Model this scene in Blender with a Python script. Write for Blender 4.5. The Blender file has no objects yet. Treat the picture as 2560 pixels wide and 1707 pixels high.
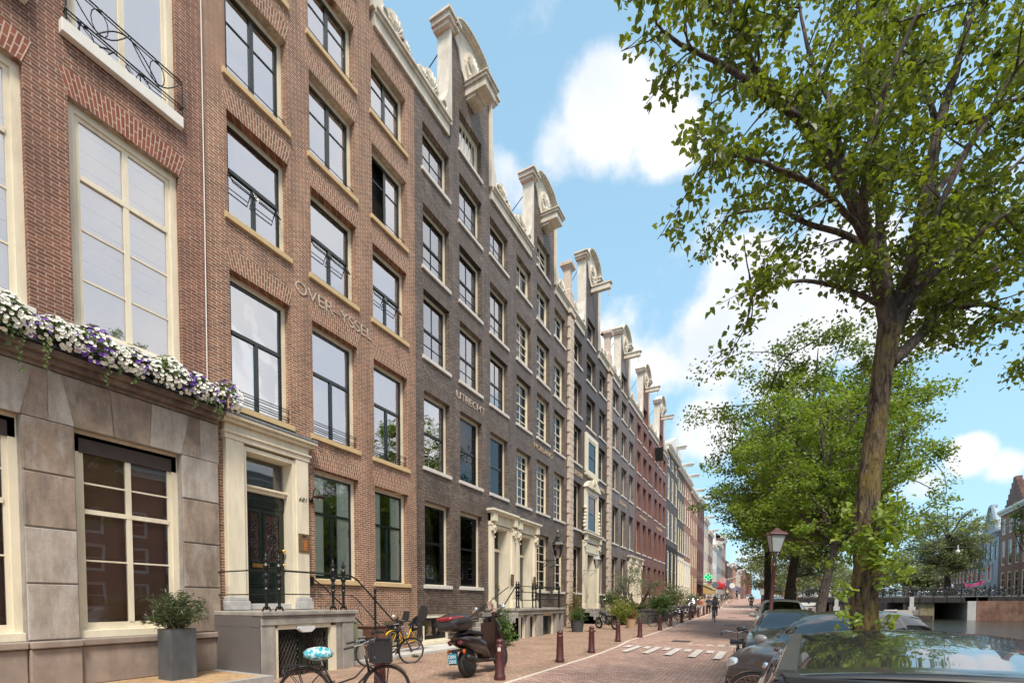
import bpy, math, random
from mathutils import Vector, Matrix
R=math.radians; PI=math.pi
random.seed(7)
S=bpy.context.scene; COL=S.collection
D=10.96; H=1.65
# ---------- mesh builder ----------
class MB:
    def __init__(s): s.v=[]; s.f=[]; s.m=[]; s.uv={}
    def poly(s,pts,mi=0,uv=None):
        n=len(s.v); s.v+= [tuple(p) for p in pts]; s.f.append(tuple(range(n,n+len(pts)))); s.m.append(mi)
        if uv: s.uv[len(s.f)-1]=uv
    def box(s,x0,x1,y0,y1,z0,z1,mi=0):
        if x0>x1:x0,x1=x1,x0
        if y0>y1:y0,y1=y1,y0
        if z0>z1:z0,z1=z1,z0
        n=len(s.v)
        s.v+=[(x,y,z) for x in(x0,x1) for y in(y0,y1) for z in(z0,z1)]
        for q in((0,1,3,2),(4,6,7,5),(0,4,5,1),(2,3,7,6),(0,2,6,4),(1,5,7,3)):
            s.f.append(tuple(n+i for i in q)); s.m.append(mi)
    def obox(s,c,ax,ay,az,mi=0):
        c=Vector(c);ax=Vector(ax);ay=Vector(ay);az=Vector(az);n=len(s.v)
        s.v+=[tuple(c+a*ax+b*ay+d*az) for a in(-1,1) for b in(-1,1) for d in(-1,1)]
        for q in((0,1,3,2),(4,6,7,5),(0,4,5,1),(2,3,7,6),(0,2,6,4),(1,5,7,3)):
            s.f.append(tuple(n+i for i in q)); s.m.append(mi)
    def prism(s,pts,off,mi=0):
        """pts: polygon of 3-D points, off: extrusion vector"""
        off=Vector(off);n=len(s.v);k=len(pts)
        s.v+=[tuple(p) for p in pts]+[tuple(Vector(p)+off) for p in pts]
        s.f.append(tuple(range(n,n+k)));s.f.append(tuple(range(n+2*k-1,n+k-1,-1)));s.m+=[mi,mi]
        for i in range(k):
            j=(i+1)%k; s.f.append((n+i,n+j,n+k+j,n+k+i)); s.m.append(mi)
    def tube(s,pts,r,n=8,cap=True,mi=0,closed=False):
        pts=[Vector(p) for p in pts]; k=len(pts)
        if not isinstance(r,(list,tuple)): r=[r]*k
        up=None; base=len(s.v)
        for i,p in enumerate(pts):
            if closed: t=pts[(i+1)%k]-pts[i-1]
            else: t=(pts[min(i+1,k-1)]-pts[max(i-1,0)])
            t=t.normalized() if t.length>1e-9 else Vector((0,0,1))
            if up is None:
                a=Vector((0,0,1)) if abs(t.z)<.9 else Vector((1,0,0)); up=t.cross(a).normalized()
            else:
                up=up-t*up.dot(t); up=up.normalized() if up.length>1e-6 else t.orthogonal().normalized()
            w=t.cross(up)
            for j in range(n):
                a=2*PI*j/n; s.v.append(tuple(p+(up*math.cos(a)+w*math.sin(a))*r[i]))
        for i in range(k if closed else k-1):
            for j in range(n):
                a=base+i*n+j;b=base+i*n+(j+1)%n;c=base+((i+1)%k)*n+(j+1)%n;d=base+((i+1)%k)*n+j
                s.f.append((a,b,c,d)); s.m.append(mi)
        if cap and not closed:
            s.f.append(tuple(base+j for j in range(n-1,-1,-1))); s.m.append(mi)
            s.f.append(tuple(base+(k-1)*n+j for j in range(n))); s.m.append(mi)
    def lathe(s,prof,c=(0,0,0),n=16,mi=0,axis='z',sx=1,sy=1):
        """prof: [(r,h)...]"""
        b=len(s.v);c=Vector(c)
        for r,h in prof:
            for j in range(n):
                a=2*PI*j/n+PI/n;x=r*math.cos(a)*sx;y=r*math.sin(a)*sy
                s.v.append(tuple(c+Vector((x,y,h) if axis=='z' else ((x,h,y) if axis=='y' else (h,x,y)))))
        for i in range(len(prof)-1):
            for j in range(n):
                s.f.append((b+i*n+j,b+i*n+(j+1)%n,b+(i+1)*n+(j+1)%n,b+(i+1)*n+j));s.m.append(mi)
        if prof[0][0]>1e-4: s.f.append(tuple(b+j for j in range(n-1,-1,-1)));s.m.append(mi)
        if prof[-1][0]>1e-4: s.f.append(tuple(b+(len(prof)-1)*n+j for j in range(n)));s.m.append(mi)
    def ball(s,c,rx,ry=None,rz=None,n=12,k=8,mi=0,jit=0):
        ry=ry or rx; rz=rz or rx; c=Vector(c); b=len(s.v)
        for i in range(k+1):
            t=PI*i/k
            for j in range(n):
                a=2*PI*j/n; q=1+random.uniform(-jit,jit)
                s.v.append((c.x+rx*q*math.sin(t)*math.cos(a),c.y+ry*q*math.sin(t)*math.sin(a),c.z+rz*q*math.cos(t)))
        for i in range(k):
            for j in range(n):
                s.f.append((b+i*n+j,b+(i+1)*n+j,b+(i+1)*n+(j+1)%n,b+i*n+(j+1)%n)); s.m.append(mi)
    def grid(s,rows,mi=0,cl=False):
        """rows: list of equal-length lists of points"""
        b=len(s.v);w=len(rows[0])
        for r in rows: s.v+=[tuple(p) for p in r]
        for i in range(len(rows)-1):
            for j in range(w if cl else w-1):
                j2=(j+1)%w
                s.f.append((b+i*w+j,b+i*w+j2,b+(i+1)*w+j2,b+(i+1)*w+j)); s.m.append(mi)
    def build(s,name,mat=None,parent=None,smooth=False,bevel=0,weld=False):
        me=bpy.data.meshes.new(name); me.from_pydata(s.v,[],s.f)
        mats=mat if isinstance(mat,(list,tuple)) else [mat]
        for m in mats:
            if m: me.materials.append(m)
        if len(mats)>1: me.polygons.foreach_set('material_index',s.m)
        if s.uv:
            u=me.uv_layers.new(name='UVMap')
            for i,uv in s.uv.items():
                for k,li in enumerate(me.polygons[i].loop_indices): u.data[li].uv=uv[k]
        if weld or smooth:
            import bmesh
            bm=bmesh.new(); bm.from_mesh(me)
            if weld: bmesh.ops.remove_doubles(bm,verts=bm.verts,dist=1e-4)
            bmesh.ops.recalc_face_normals(bm,faces=bm.faces)
            bm.to_mesh(me); bm.free()
        if smooth: me.polygons.foreach_set('use_smooth',[True]*len(me.polygons))
        me.update()
        o=bpy.data.objects.new(name,me); COL.objects.link(o)
        if parent: par(o,parent)
        if bevel:
            b=o.modifiers.new('bevel','BEVEL'); b.width=bevel; b.segments=2; b.limit_method='ANGLE'; b.angle_limit=R(40)
        if smooth and smooth!='all':
            e=o.modifiers.new('split','EDGE_SPLIT'); e.split_angle=R(38)
        return o
LOC={}
def par(o,p):
    o.parent=p; l=LOC.get(p.name)
    if l: o.matrix_parent_inverse=Matrix.Translation(-Vector(l))
def tag(o,label,cat,group=None):
    o['label']=label; o['category']=cat
    if group: o['group']=group
    return o
def thing(name,label,cat,loc=(0,0,0),group=None):
    o=bpy.data.objects.new(name,None); COL.objects.link(o); o.location=loc; o.empty_display_size=.2
    LOC[o.name]=tuple(loc); return tag(o,label,cat,group)
def struct(o,kind='structure'): o['kind']=kind; return o
def dup(root,loc=None,rz=None,label=None,group=None,scale=None):
    def cp(o,p):
        c=o.copy(); COL.objects.link(c); c.parent=p
        for ch in list(o.children): cp(ch,c)
        return c
    r=cp(root,None)
    if loc is not None: r.location=loc
    if rz is not None: r.rotation_euler=(0,0,rz)
    if scale: r.scale=(scale,)*3
    if label: r['label']=label
    if group: r['group']=group
    return r
# ground profile along the street (it climbs to the bridge)
PR=[(-300,0),(15,0),(22,.06),(30,.18),(38,.28),(46,.36),(57,.58),(66,.95),(74,1.55),(82,2.1),(90,2.25),(100,2.1),(120,1.6),(150,1.3),(500,1.2)]
def gz(y):
    for (a,za),(b,zb) in zip(PR,PR[1:]):
        if y<=b: 
            t=(y-a)/(b-a); return za+(zb-za)*t
    return PR[-1][1]
# ---------- materials ----------
def newmat(name):
    m=bpy.data.materials.new(name); m.use_nodes=True; nt=m.node_tree
    b=nt.nodes['Principled BSDF']; return m,nt,b
def N(nt,t,**k):
    n=nt.nodes.new(t)
    for a,v in k.items():
        if a in n.inputs: n.inputs[a].default_value=v
        else: setattr(n,a,v)
    return n
def c4(c): return (c[0],c[1],c[2],1)
def mat(name,c,rough=.6,metal=0,var=.12,scale=6,bump=.0,bscale=60,spec=None,coat=0,dirt=None,grain=0):
    m,nt,b=newmat(name)
    b.inputs['Roughness'].default_value=rough; b.inputs['Metallic'].default_value=metal
    if coat: b.inputs['Coat Weight'].default_value=coat; b.inputs['Coat Roughness'].default_value=.03
    if spec is not None: b.inputs['Specular IOR Level'].default_value=spec
    tc=N(nt,'ShaderNodeTexCoord'); no=N(nt,'ShaderNodeTexNoise',Scale=scale,Detail=6.0,Roughness=.6)
    nt.links.new(tc.outputs['Object'],no.inputs['Vector'])
    r=N(nt,'ShaderNodeValToRGB'); e=r.color_ramp.elements
    e[0].position=.32; e[1].position=.68
    e[0].color=c4([x*(1-var) for x in c]); e[1].color=c4([min(1,x*(1+var)) for x in c])
    nt.links.new(no.outputs['Fac'],r.inputs['Fac']); out=r.outputs['Color']
    if dirt:
        n2=N(nt,'ShaderNodeTexNoise',Scale=dirt[1],Detail=8.0,Roughness=.7); 
        mp=N(nt,'ShaderNodeMapping'); mp.inputs['Scale'].default_value=(1,1,.25)
        nt.links.new(tc.outputs['Object'],mp.inputs['Vector']); nt.links.new(mp.outputs[0],n2.inputs['Vector'])
        r2=N(nt,'ShaderNodeValToRGB'); r2.color_ramp.elements[0].position=.45; r2.color_ramp.elements[1].position=.72
        nt.links.new(n2.outputs['Fac'],r2.inputs['Fac'])
        mx=N(nt,'ShaderNodeMix',data_type='RGBA'); mx.inputs[7].default_value=c4(dirt[0])
        nt.links.new(r2.outputs['Color'],mx.inputs[0]); nt.links.new(out,mx.inputs[6]); out=mx.outputs[2]
    if grain:
        ng=N(nt,'ShaderNodeTexNoise',Scale=70.0,Detail=4.0,Roughness=.8); nt.links.new(tc.outputs['Object'],ng.inputs['Vector'])
        mg=N(nt,'ShaderNodeMapRange'); mg.inputs[1].default_value=.3; mg.inputs[2].default_value=.7; mg.inputs[3].default_value=1-grain; mg.inputs[4].default_value=1+grain
        nt.links.new(ng.outputs['Fac'],mg.inputs[0]); vg=N(nt,'ShaderNodeVectorMath',operation='SCALE'); nt.links.new(out,vg.inputs[0]); nt.links.new(mg.outputs[0],vg.inputs['Scale']); out=vg.outputs[0]
    nt.links.new(out,b.inputs['Base Color'])
    if bump:
        n3=N(nt,'ShaderNodeTexNoise',Scale=bscale,Detail=4.0); nt.links.new(tc.outputs['Object'],n3.inputs['Vector'])
        bp=N(nt,'ShaderNodeBump',Strength=bump,Distance=.01); nt.links.new(n3.outputs['Fac'],bp.inputs['Height']); nt.links.new(bp.outputs[0],b.inputs['Normal'])
    return m
def brick(name,c1,c2,mo,bw=.215,rh=.064,ms=.008,rough=.8,flat=False,uv=False,bump=.5,var=.25,rot=0,spec=.5,sq=0,stain=None,z0=None):
    m,nt,b=newmat(name); b.inputs['Roughness'].default_value=rough; b.inputs['Specular IOR Level'].default_value=spec
    tc=N(nt,'ShaderNodeTexCoord'); sp=N(nt,'ShaderNodeSeparateXYZ')
    nt.links.new(tc.outputs['Object'],sp.inputs[0])
    if uv: vec=tc.outputs['UV']
    else:
        cb=N(nt,'ShaderNodeCombineXYZ')
        if flat:
            nt.links.new(sp.outputs[0],cb.inputs[0]); nt.links.new(sp.outputs[1],cb.inputs[1])
        else:
            ad=N(nt,'ShaderNodeMath',operation='ADD'); nt.links.new(sp.outputs[0],ad.inputs[0]); nt.links.new(sp.outputs[1],ad.inputs[1])
            nt.links.new(ad.outputs[0],cb.inputs[0]); nt.links.new(sp.outputs[2],cb.inputs[1])
        vec=cb.outputs[0]
        # slight waviness of the courses
        nw=N(nt,'ShaderNodeTexNoise',Scale=1.3,Detail=3.0); nt.links.new(tc.outputs['Object'],nw.inputs['Vector'])
        ml=N(nt,'ShaderNodeVectorMath',operation='SCALE'); ml.inputs['Scale'].default_value=.03 if not flat else .1
        nt.links.new(nw.outputs['Color'],ml.inputs[0])
        av=N(nt,'ShaderNodeVectorMath',operation='ADD'); nt.links.new(vec,av.inputs[0]); nt.links.new(ml.outputs[0],av.inputs[1]); vec=av.outputs[0]
        if rot:
            mp=N(nt,'ShaderNodeMapping'); mp.inputs['Rotation'].default_value=(0,0,rot); nt.links.new(vec,mp.inputs['Vector']); vec=mp.outputs[0]
    bt=N(nt,'ShaderNodeTexBrick'); bt.inputs['Scale'].default_value=1; bt.inputs['Brick Width'].default_value=bw; bt.inputs['Row Height'].default_value=rh
    bt.inputs['Mortar Size'].default_value=ms; bt.inputs['Mortar Smooth'].default_value=.2; bt.inputs['Bias'].default_value=0
    bt.inputs['Color1'].default_value=c4(c1); bt.inputs['Color2'].default_value=c4(c2); bt.inputs['Mortar'].default_value=c4(mo)
    nt.links.new(vec,bt.inputs['Vector'])
    no=N(nt,'ShaderNodeTexNoise',Scale=.9,Detail=8.0,Roughness=.65); nt.links.new(tc.outputs['Object'],no.inputs['Vector'])
    mr=N(nt,'ShaderNodeMapRange'); mr.inputs[1].default_value=.3; mr.inputs[2].default_value=.7; mr.inputs[3].default_value=1-var; mr.inputs[4].default_value=1+var
    nt.links.new(no.outputs['Fac'],mr.inputs[0])
    vm=N(nt,'ShaderNodeVectorMath',operation='SCALE'); nt.links.new(bt.outputs['Color'],vm.inputs[0]); nt.links.new(mr.outputs[0],vm.inputs['Scale'])
    out=vm.outputs[0]
    if not uv:
        mk=N(nt,'ShaderNodeMapping'); mk.inputs['Scale'].default_value=(1,1,2.6) if not flat else (1,1,1); nt.links.new(tc.outputs['Object'],mk.inputs['Vector'])
        nk=N(nt,'ShaderNodeTexNoise',Scale=9.0,Detail=6.0,Roughness=.8); nt.links.new(mk.outputs[0],nk.inputs['Vector'])  # random speckle along the courses; bright specks also paint highlights on brick edges
        rk=N(nt,'ShaderNodeMapRange'); rk.inputs[1].default_value=.35; rk.inputs[2].default_value=.68; rk.inputs[3].default_value=.72; rk.inputs[4].default_value=1.34; nt.links.new(nk.outputs['Fac'],rk.inputs[0])
        v4=N(nt,'ShaderNodeVectorMath',operation='SCALE'); nt.links.new(out,v4.inputs[0]); nt.links.new(rk.outputs[0],v4.inputs['Scale']); out=v4.outputs[0]
    if not flat and not uv:   # soot and rain streaks running down the wall, patched areas
        ms2=N(nt,'ShaderNodeMapping'); ms2.inputs['Scale'].default_value=(2.2,2.2,.16); nt.links.new(tc.outputs['Object'],ms2.inputs['Vector'])
        ns=N(nt,'ShaderNodeTexNoise',Scale=1.4,Detail=7.0,Roughness=.7); nt.links.new(ms2.outputs[0],ns.inputs['Vector'])
        rs=N(nt,'ShaderNodeMapRange'); rs.inputs[1].default_value=.42; rs.inputs[2].default_value=.72; rs.inputs[3].default_value=1.10; rs.inputs[4].default_value=.58; nt.links.new(ns.outputs['Fac'],rs.inputs[0])
        v3=N(nt,'ShaderNodeVectorMath',operation='SCALE'); nt.links.new(out,v3.inputs[0]); nt.links.new(rs.outputs[0],v3.inputs['Scale']); out=v3.outputs[0]
    if stain:
        n2=N(nt,'ShaderNodeTexNoise',Scale=stain[1],Detail=9.0,Roughness=.7); nt.links.new(tc.outputs['Object'],n2.inputs['Vector'])
        r2=N(nt,'ShaderNodeMapRange'); r2.inputs[1].default_value=.52; r2.inputs[2].default_value=.75; r2.inputs[4].default_value=stain[2]
        nt.links.new(n2.outputs['Fac'],r2.inputs[0])
        mx=N(nt,'ShaderNodeMix',data_type='RGBA'); mx.inputs[7].default_value=c4(stain[0]); nt.links.new(r2.outputs[0],mx.inputs[0]); nt.links.new(out,mx.inputs[6]); out=mx.outputs[2]
    nt.links.new(out,b.inputs['Base Color'])
    n3=N(nt,'ShaderNodeTexNoise',Scale=25.0,Detail=5.0); nt.links.new(tc.outputs['Object'],n3.inputs['Vector'])
    inv=N(nt,'ShaderNodeMath',operation='MULTIPLY_ADD'); inv.inputs[1].default_value=-1; inv.inputs[2].default_value=1
    nt.links.new(bt.outputs['Fac'],inv.inputs[0])
    a2=N(nt,'ShaderNodeMath',operation='MULTIPLY_ADD'); a2.inputs[1].default_value=.5; nt.links.new(n3.outputs['Fac'],a2.inputs[0]); nt.links.new(inv.outputs[0],a2.inputs[2])
    bp=N(nt,'ShaderNodeBump',Strength=bump,Distance=.012); nt.links.new(a2.outputs[0],bp.inputs['Height']); nt.links.new(bp.outputs[0],b.inputs['Normal'])
    return m
def glass(name,mirror,tint=(.9,.93,.93),wav=.06,wsc=1.2,fb=.35):
    m=bpy.data.materials.new(name); m.use_nodes=True; nt=m.node_tree; nt.nodes.clear()
    o=N(nt,'ShaderNodeOutputMaterial'); mx=N(nt,'ShaderNodeMixShader'); g=N(nt,'ShaderNodeBsdfGlossy',Roughness=.015); t=N(nt,'ShaderNodeBsdfTransparent')
    t.inputs[0].default_value=c4(tint); mx.inputs[0].default_value=mirror
    g.inputs[0].default_value=(.95,.95,.96,1)
    lw=N(nt,'ShaderNodeLayerWeight',Blend=fb); mm=N(nt,'ShaderNodeMath',operation='MULTIPLY_ADD'); mm.inputs[1].default_value=1-mirror; mm.inputs[2].default_value=mirror; mm.use_clamp=True
    nt.links.new(lw.outputs['Fresnel'],mm.inputs[0]); nt.links.new(mm.outputs[0],mx.inputs[0])
    tc=N(nt,'ShaderNodeTexCoord'); n3=N(nt,'ShaderNodeTexNoise',Scale=wsc,Detail=1.0); nt.links.new(tc.outputs['Object'],n3.inputs['Vector'])
    bp=N(nt,'ShaderNodeBump',Strength=wav,Distance=.3); nt.links.new(n3.outputs['Fac'],bp.inputs['Height']); nt.links.new(bp.outputs[0],g.inputs['Normal'])
    nt.links.new(t.outputs[0],mx.inputs[1]); nt.links.new(g.outputs[0],mx.inputs[2]); nt.links.new(mx.outputs[0],o.inputs[0])
    return m
def leafmat(name,c1,c2,tr=.35,sc=1.5,rough=.45):
    m,nt,b=newmat(name); b.inputs['Roughness'].default_value=rough
    tc=N(nt,'ShaderNodeTexCoord'); no=N(nt,'ShaderNodeTexNoise',Scale=sc,Detail=9.0,Roughness=.75); nt.links.new(tc.outputs['Object'],no.inputs['Vector'])
    r=N(nt,'ShaderNodeValToRGB'); r.color_ramp.elements[0].position=.36; r.color_ramp.elements[1].position=.64
    r.color_ramp.elements[0].color=c4(c1); r.color_ramp.elements[1].color=c4(c2)
    nt.links.new(no.outputs['Fac'],r.inputs['Fac']); nt.links.new(r.outputs[0],b.inputs['Base Color'])
    tl=N(nt,'ShaderNodeBsdfTranslucent'); vm=N(nt,'ShaderNodeVectorMath',operation='MULTIPLY'); vm.inputs[1].default_value=(1.5,1.35,.5)
    nt.links.new(r.outputs[0],vm.inputs[0]); nt.links.new(vm.outputs[0],tl.inputs[0])
    mx=N(nt,'ShaderNodeMixShader'); mx.inputs[0].default_value=tr
    nt.links.new(b.outputs[0],mx.inputs[1]); nt.links.new(tl.outputs[0],mx.inputs[2]); nt.links.new(mx.outputs[0],nt.nodes['Material Output'].inputs[0])
    return m
CREAM=mat('cream_paint',(.76,.69,.53),.42,var=.04,scale=2,dirt=((.60,.53,.40),3))
WHITE=mat('white_paint',(.74,.72,.66),.45,var=.04)
OFFW=mat('gable_paint',(.70,.64,.54),.5,var=.07,scale=3,bump=.2,dirt=((.45,.38,.28),2.5))
OCHRE=mat('ochre_sill_stone',(.56,.41,.22),.7,var=.08)
SILLW=mat('pale_sill_stone',(.60,.57,.53),.7,var=.08)
DGREEN=mat('dark_green_paint',(.009,.016,.013),.22,var=.2,coat=.3)
BLACKP=mat('black_paint',(.012,.012,.013),.25,var=.2,coat=.3)
IRON=mat('wrought_iron',(.012,.013,.013),.4,.3,var=.3)
BLUEST=mat('weathered_stone',(.26,.24,.215),.8,var=.22,scale=3,bump=.25,dirt=((.42,.39,.35),2.2))
PINKST=mat('plinth_stone',(.30,.235,.195),.8,var=.2,scale=2.5,bump=.25,dirt=((.2,.17,.15),2))
LSTONE=mat('light_grey_stone',(.46,.45,.44),.75,var=.15,scale=6,bump=.15)
LEAD=mat('lead_flashing',(.11,.12,.13),.6,var=.35,scale=8,bump=.4,bscale=30)
GREYP=mat('grey_cladding',(.135,.12,.118),.5,var=.04)
BRASS=mat('brass',(.72,.47,.16),.28,1,var=.1)
CHROME=mat('chrome',(.6,.6,.6),.15,1,var=.05)
ALU=mat('aluminium',(.45,.45,.46),.32,1,var=.06)
RUBBER=mat('black_rubber',(.018,.018,.018),.75,var=.2)
PLASTIC=mat('black_plastic',(.022,.022,.023),.5,var=.15)
OXRED=mat('oxblood_paint',(.075,.020,.020),.42,var=.22,scale=9,bump=.2,coat=.15)
BARK=None
BR1=((.295,.132,.068),(.17,.073,.04),(.52,.43,.34))
B_OV=brick('overijssel_brick',*BR1,var=.16,bump=.45,stain=((.42,.24,.17),1.4,.3))
B_OVA=brick('overijssel_arch_brick',*BR1,uv=True,var=.14,ms=.009,bw=.21,rh=.066)
B_L=brick('left_house_brick',(.225,.088,.052),(.135,.052,.034),(.38,.29,.22),var=.18)
B_LA=brick('left_house_arch_brick',(.27,.08,.042),(.17,.05,.03),(.48,.36,.28),uv=True,var=.14,bw=.21,rh=.066,ms=.009)
B_GR=brick('painted_dark_brick',(.265,.198,.155),(.14,.104,.084),(.040,.031,.025),rough=.46,bump=1.0,spec=.38,var=.22,ms=.013,rh=.072,bw=.22)
B_GRA=brick('painted_dark_arch_brick',(.23,.17,.132),(.125,.093,.075),(.033,.026,.021),rough=.48,bump=1,spec=.35,ms=.012,uv=True,bw=.21,rh=.066)
B_GE=brick('plum_painted_brick',(.125,.092,.080),(.085,.064,.057),(.034,.027,.024),rough=.5,bump=.7,spec=.4,var=.12)
B_ZE=brick('grey_violet_brick',(.25,.19,.165),(.16,.12,.108),(.08,.062,.055),rough=.5,bump=.8,spec=.4)
B_RD=brick('oxblood_brick',(.22,.082,.054),(.165,.06,.043),(.095,.04,.03),rough=.55,bump=.5,var=.14)
B_OR=brick('orange_brick',(.34,.13,.07),(.26,.1,.055),(.35,.24,.18),rough=.7,bump=.4)
B_DK=brick('dark_brown_brick',(.10,.07,.06),(.07,.05,.045),(.04,.032,.03),rough=.6,bump=.4)
B_BR=brick('brown_brick',(.2,.09,.06),(.14,.06,.045),(.24,.18,.15),rough=.75,bump=.4)
ROAD=brick('road_clinker',(.54,.35,.28),(.35,.22,.175),(.10,.07,.055),bw=.215,rh=.105,ms=.012,flat=True,rough=.8,bump=.6,var=.16,stain=((.40,.30,.24),.55,.5))
PAVE=brick('pavement_clinker',(.42,.27,.19),(.29,.185,.13),(.14,.105,.075),bw=.2,rh=.07,ms=.008,flat=True,rough=.85,bump=.6,var=.22,rot=R(90),stain=((.34,.27,.17),.8,.5))
STEPB=brick('yellow_step_brick',(.50,.33,.17),(.40,.25,.13),(.25,.18,.11),bw=.2,rh=.06,ms=.009,flat=True,rough=.85,var=.15,rot=R(90))
PAINTW=mat('road_marking',(.62,.59,.54),.7,var=.16,scale=14,dirt=((.42,.30,.25),5))
G_SKY=glass('upper_window_glass',.60,wav=.035); G_LOW=glass('lower_window_glass',.09,fb=.2,wav=.004); G_MID=glass('middle_window_glass',.42,wav=.02); G_B0=glass('blind_window_glass',.36,(.97,.97,.97),fb=.25,wav=.01)
CARGLASS=glass('car_glass',.10,(.10,.11,.11),.005,.8,fb=.3)
BLIND=mat('white_blind',(.90,.87,.83),.8,var=.03); CURT=mat('grey_curtain',(.33,.31,.29),.9,var=.3,scale=(9)); ROOM=mat('dark_room',(.028,.022,.019),.9,var=.6,scale=2.5)  # dark_room: darkness of unlit rooms, painted as a near-black sheet behind panes
SHUT=mat('pale_green_shutter',(.78,.83,.74),.6,var=.03)
BROWN_REFL=mat('brown_reflection_backing',(.30,.145,.095),.8,var=.12,scale=.8)  # warm brown reflection of the lower panes, painted as colour behind the glass
TILE=brick('red_roof_tile',(.40,.12,.06),(.30,.08,.045),(.12,.04,.03),bw=.24,rh=.3,ms=.03,rough=.7,bump=.9)
SLATE=mat('dark_roof',(.06,.055,.055),.6,var=.2)
GOLD=mat('gilt_letters',(.55,.40,.22),.4,.3,var=.1); PALELET=mat('pale_letters',(.50,.43,.34),.5,var=.05)
# ---------- camera, sky, sun ----------
cam=bpy.data.cameras.new('camera'); co=bpy.data.objects.new('camera',cam); COL.objects.link(co); S.camera=co
cam.sensor_width=36; cam.lens=16.734; cam.shift_y=.2703; cam.clip_start=.05; cam.clip_end=6000
co.location=(0,0,H); co.rotation_euler=(R(90-1.95),0,R(27.93))
S.render.resolution_x=1024; S.render.resolution_y=682
S.view_settings.view_transform='Standard'; S.view_settings.look='None'; S.view_settings.exposure=EXPO if 'EXPO' in globals() else 0.76
S.view_settings.gamma=1
_th=R(27.93);_p=R(1.95);_f=1190.
def cdir(px,py):
    a=(px-1280)/_f; b=-(py-(1505+_f*math.tan(_p)))/_f
    fw=math.cos(_p)+b*math.sin(_p); up=-math.sin(_p)+b*math.cos(_p)
    return Vector((a*math.cos(_th)-fw*math.sin(_th), a*math.sin(_th)+fw*math.cos(_th), up))
def at(px,py,Z):
    "world point seen at source pixel px,py at depth Z metres in front of the camera"
    return Vector((0,0,H))+cdir(px,py)*Z
SE,SA=R(57),R(142)   # sun elevation; azimuth clockwise from +Y
sd=Vector((math.sin(SA)*math.cos(SE),math.cos(SA)*math.cos(SE),math.sin(SE)))
sl=bpy.data.lights.new('sun','SUN'); sl.energy=2.9; sl.angle=R(14); sl.color=(1,.915,.80)
so=bpy.data.objects.new('sun',sl); COL.objects.link(so); so.rotation_euler=sd.to_track_quat('Z','Y').to_euler(); so.location=(20,-20,40)
W=bpy.data.worlds.new('World'); S.world=W; W.use_nodes=True; nt=W.node_tree; nt.nodes.clear()
out=N(nt,'ShaderNodeOutputWorld'); bg=N(nt,'ShaderNodeBackground',Strength=.12)
sky=N(nt,'ShaderNodeTexSky',sky_type='NISHITA'); sky.sun_disc=False; sky.sun_elevation=SE; sky.sun_rotation=SA; sky.air_density=1.0; sky.dust_density=1.2; sky.ozone_density=2.2
tc=N(nt,'ShaderNodeTexCoord')
nrm=N(nt,'ShaderNodeVectorMath',operation='NORMALIZE'); nt.links.new(tc.outputs['Generated'],nrm.inputs[0])
# billowing distortion
n1=N(nt,'ShaderNodeTexNoise',Scale=5.0,Detail=12.0,Roughness=.58); nt.links.new(nrm.outputs[0],n1.inputs['Vector'])
n2=N(nt,'ShaderNodeTexNoise',Scale=1.5,Detail=5.0,Roughness=.5); nt.links.new(nrm.outputs[0],n2.inputs['Vector'])
acc=None
# cloud banks: direction, angular radius, weight
CL=[(1400,280,175,1.05),(1530,310,140,.9),(1270,345,110,.75),(1180,430,110,.7),(1480,370,110,.55),(1620,330,100,.55),
    (1430,800,150,.7),(1520,850,130,.75),(1640,790,150,.9),(1720,660,130,1.0),(1840,700,150,1.0),(1940,620,150,.8),(1600,960,110,.6),(1660,1010,130,.6),
    (2230,1050,75,.95),(2310,1070,70,.85),(2130,1110,80,.55),(2050,760,170,.5),(2180,700,130,.5),(1780,900,160,.5),(1900,1200,300,.30),(2100,1250,300,.34)]
CL=[(x*1.088,y*1.088,r*1.088,w) for x,y,r,w in CL]
dirs=[(cdir(x,y).normalized(), (r/_f)/(cdir(x,y).length), w) for x,y,r,w in CL]
# clouds added out of view, water side, above and behind, to whiten window reflections
for az,el,r,w in [(50,26,22,1),(43,44,19,1),(46,62,20,1),(40,20,12,.8),(34,38,15,1.2),(64,32,22,1.35),(46,38,18,1.35),(36,30,14,1.1),(75,38,26,1),(100,30,26,1),(100,62,26,1),(60,66,22,.9),(130,45,24,.9),(160,30,26,.9),(200,40,28,.8),(250,45,28,.6),(80,12,18,.6),(140,12,20,.6),(300,75,14,.3),(70,22,16,.7)]:
    a,e=R(az),R(el); dirs.append((Vector((math.sin(a)*math.cos(e),math.cos(a)*math.cos(e),math.sin(e))),R(r),w))
for d,r,w in dirs:
    dp=N(nt,'ShaderNodeVectorMath',operation='DISTANCE'); dp.inputs[1].default_value=d; nt.links.new(nrm.outputs[0],dp.inputs[0])
    mr=N(nt,'ShaderNodeMapRange',interpolation_type='SMOOTHSTEP'); mr.inputs[1].default_value=r*1.25; mr.inputs[2].default_value=r*.1; mr.inputs[3].default_value=0; mr.inputs[4].default_value=w
    nt.links.new(dp.outputs['Value'],mr.inputs[0])
    if acc is None: acc=mr.outputs[0]
    else:
        mx=N(nt,'ShaderNodeMath',operation='SMOOTH_MAX'); mx.inputs[2].default_value=.25; nt.links.new(acc,mx.inputs[0]); nt.links.new(mr.outputs[0],mx.inputs[1]); acc=mx.outputs[0]
def M2(op,a,b,c=None):
    n=N(nt,'ShaderNodeMath',operation=op)
    for i,q in enumerate((a,b,c)):
        if q is None: continue
        if isinstance(q,(int,float)): n.inputs[i].default_value=q
        else: nt.links.new(q,n.inputs[i])
    return n.outputs[0]
dens=M2('ADD',acc,M2('MULTIPLY',M2('SUBTRACT',n1.outputs['Fac'],.5),1.7))
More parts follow.
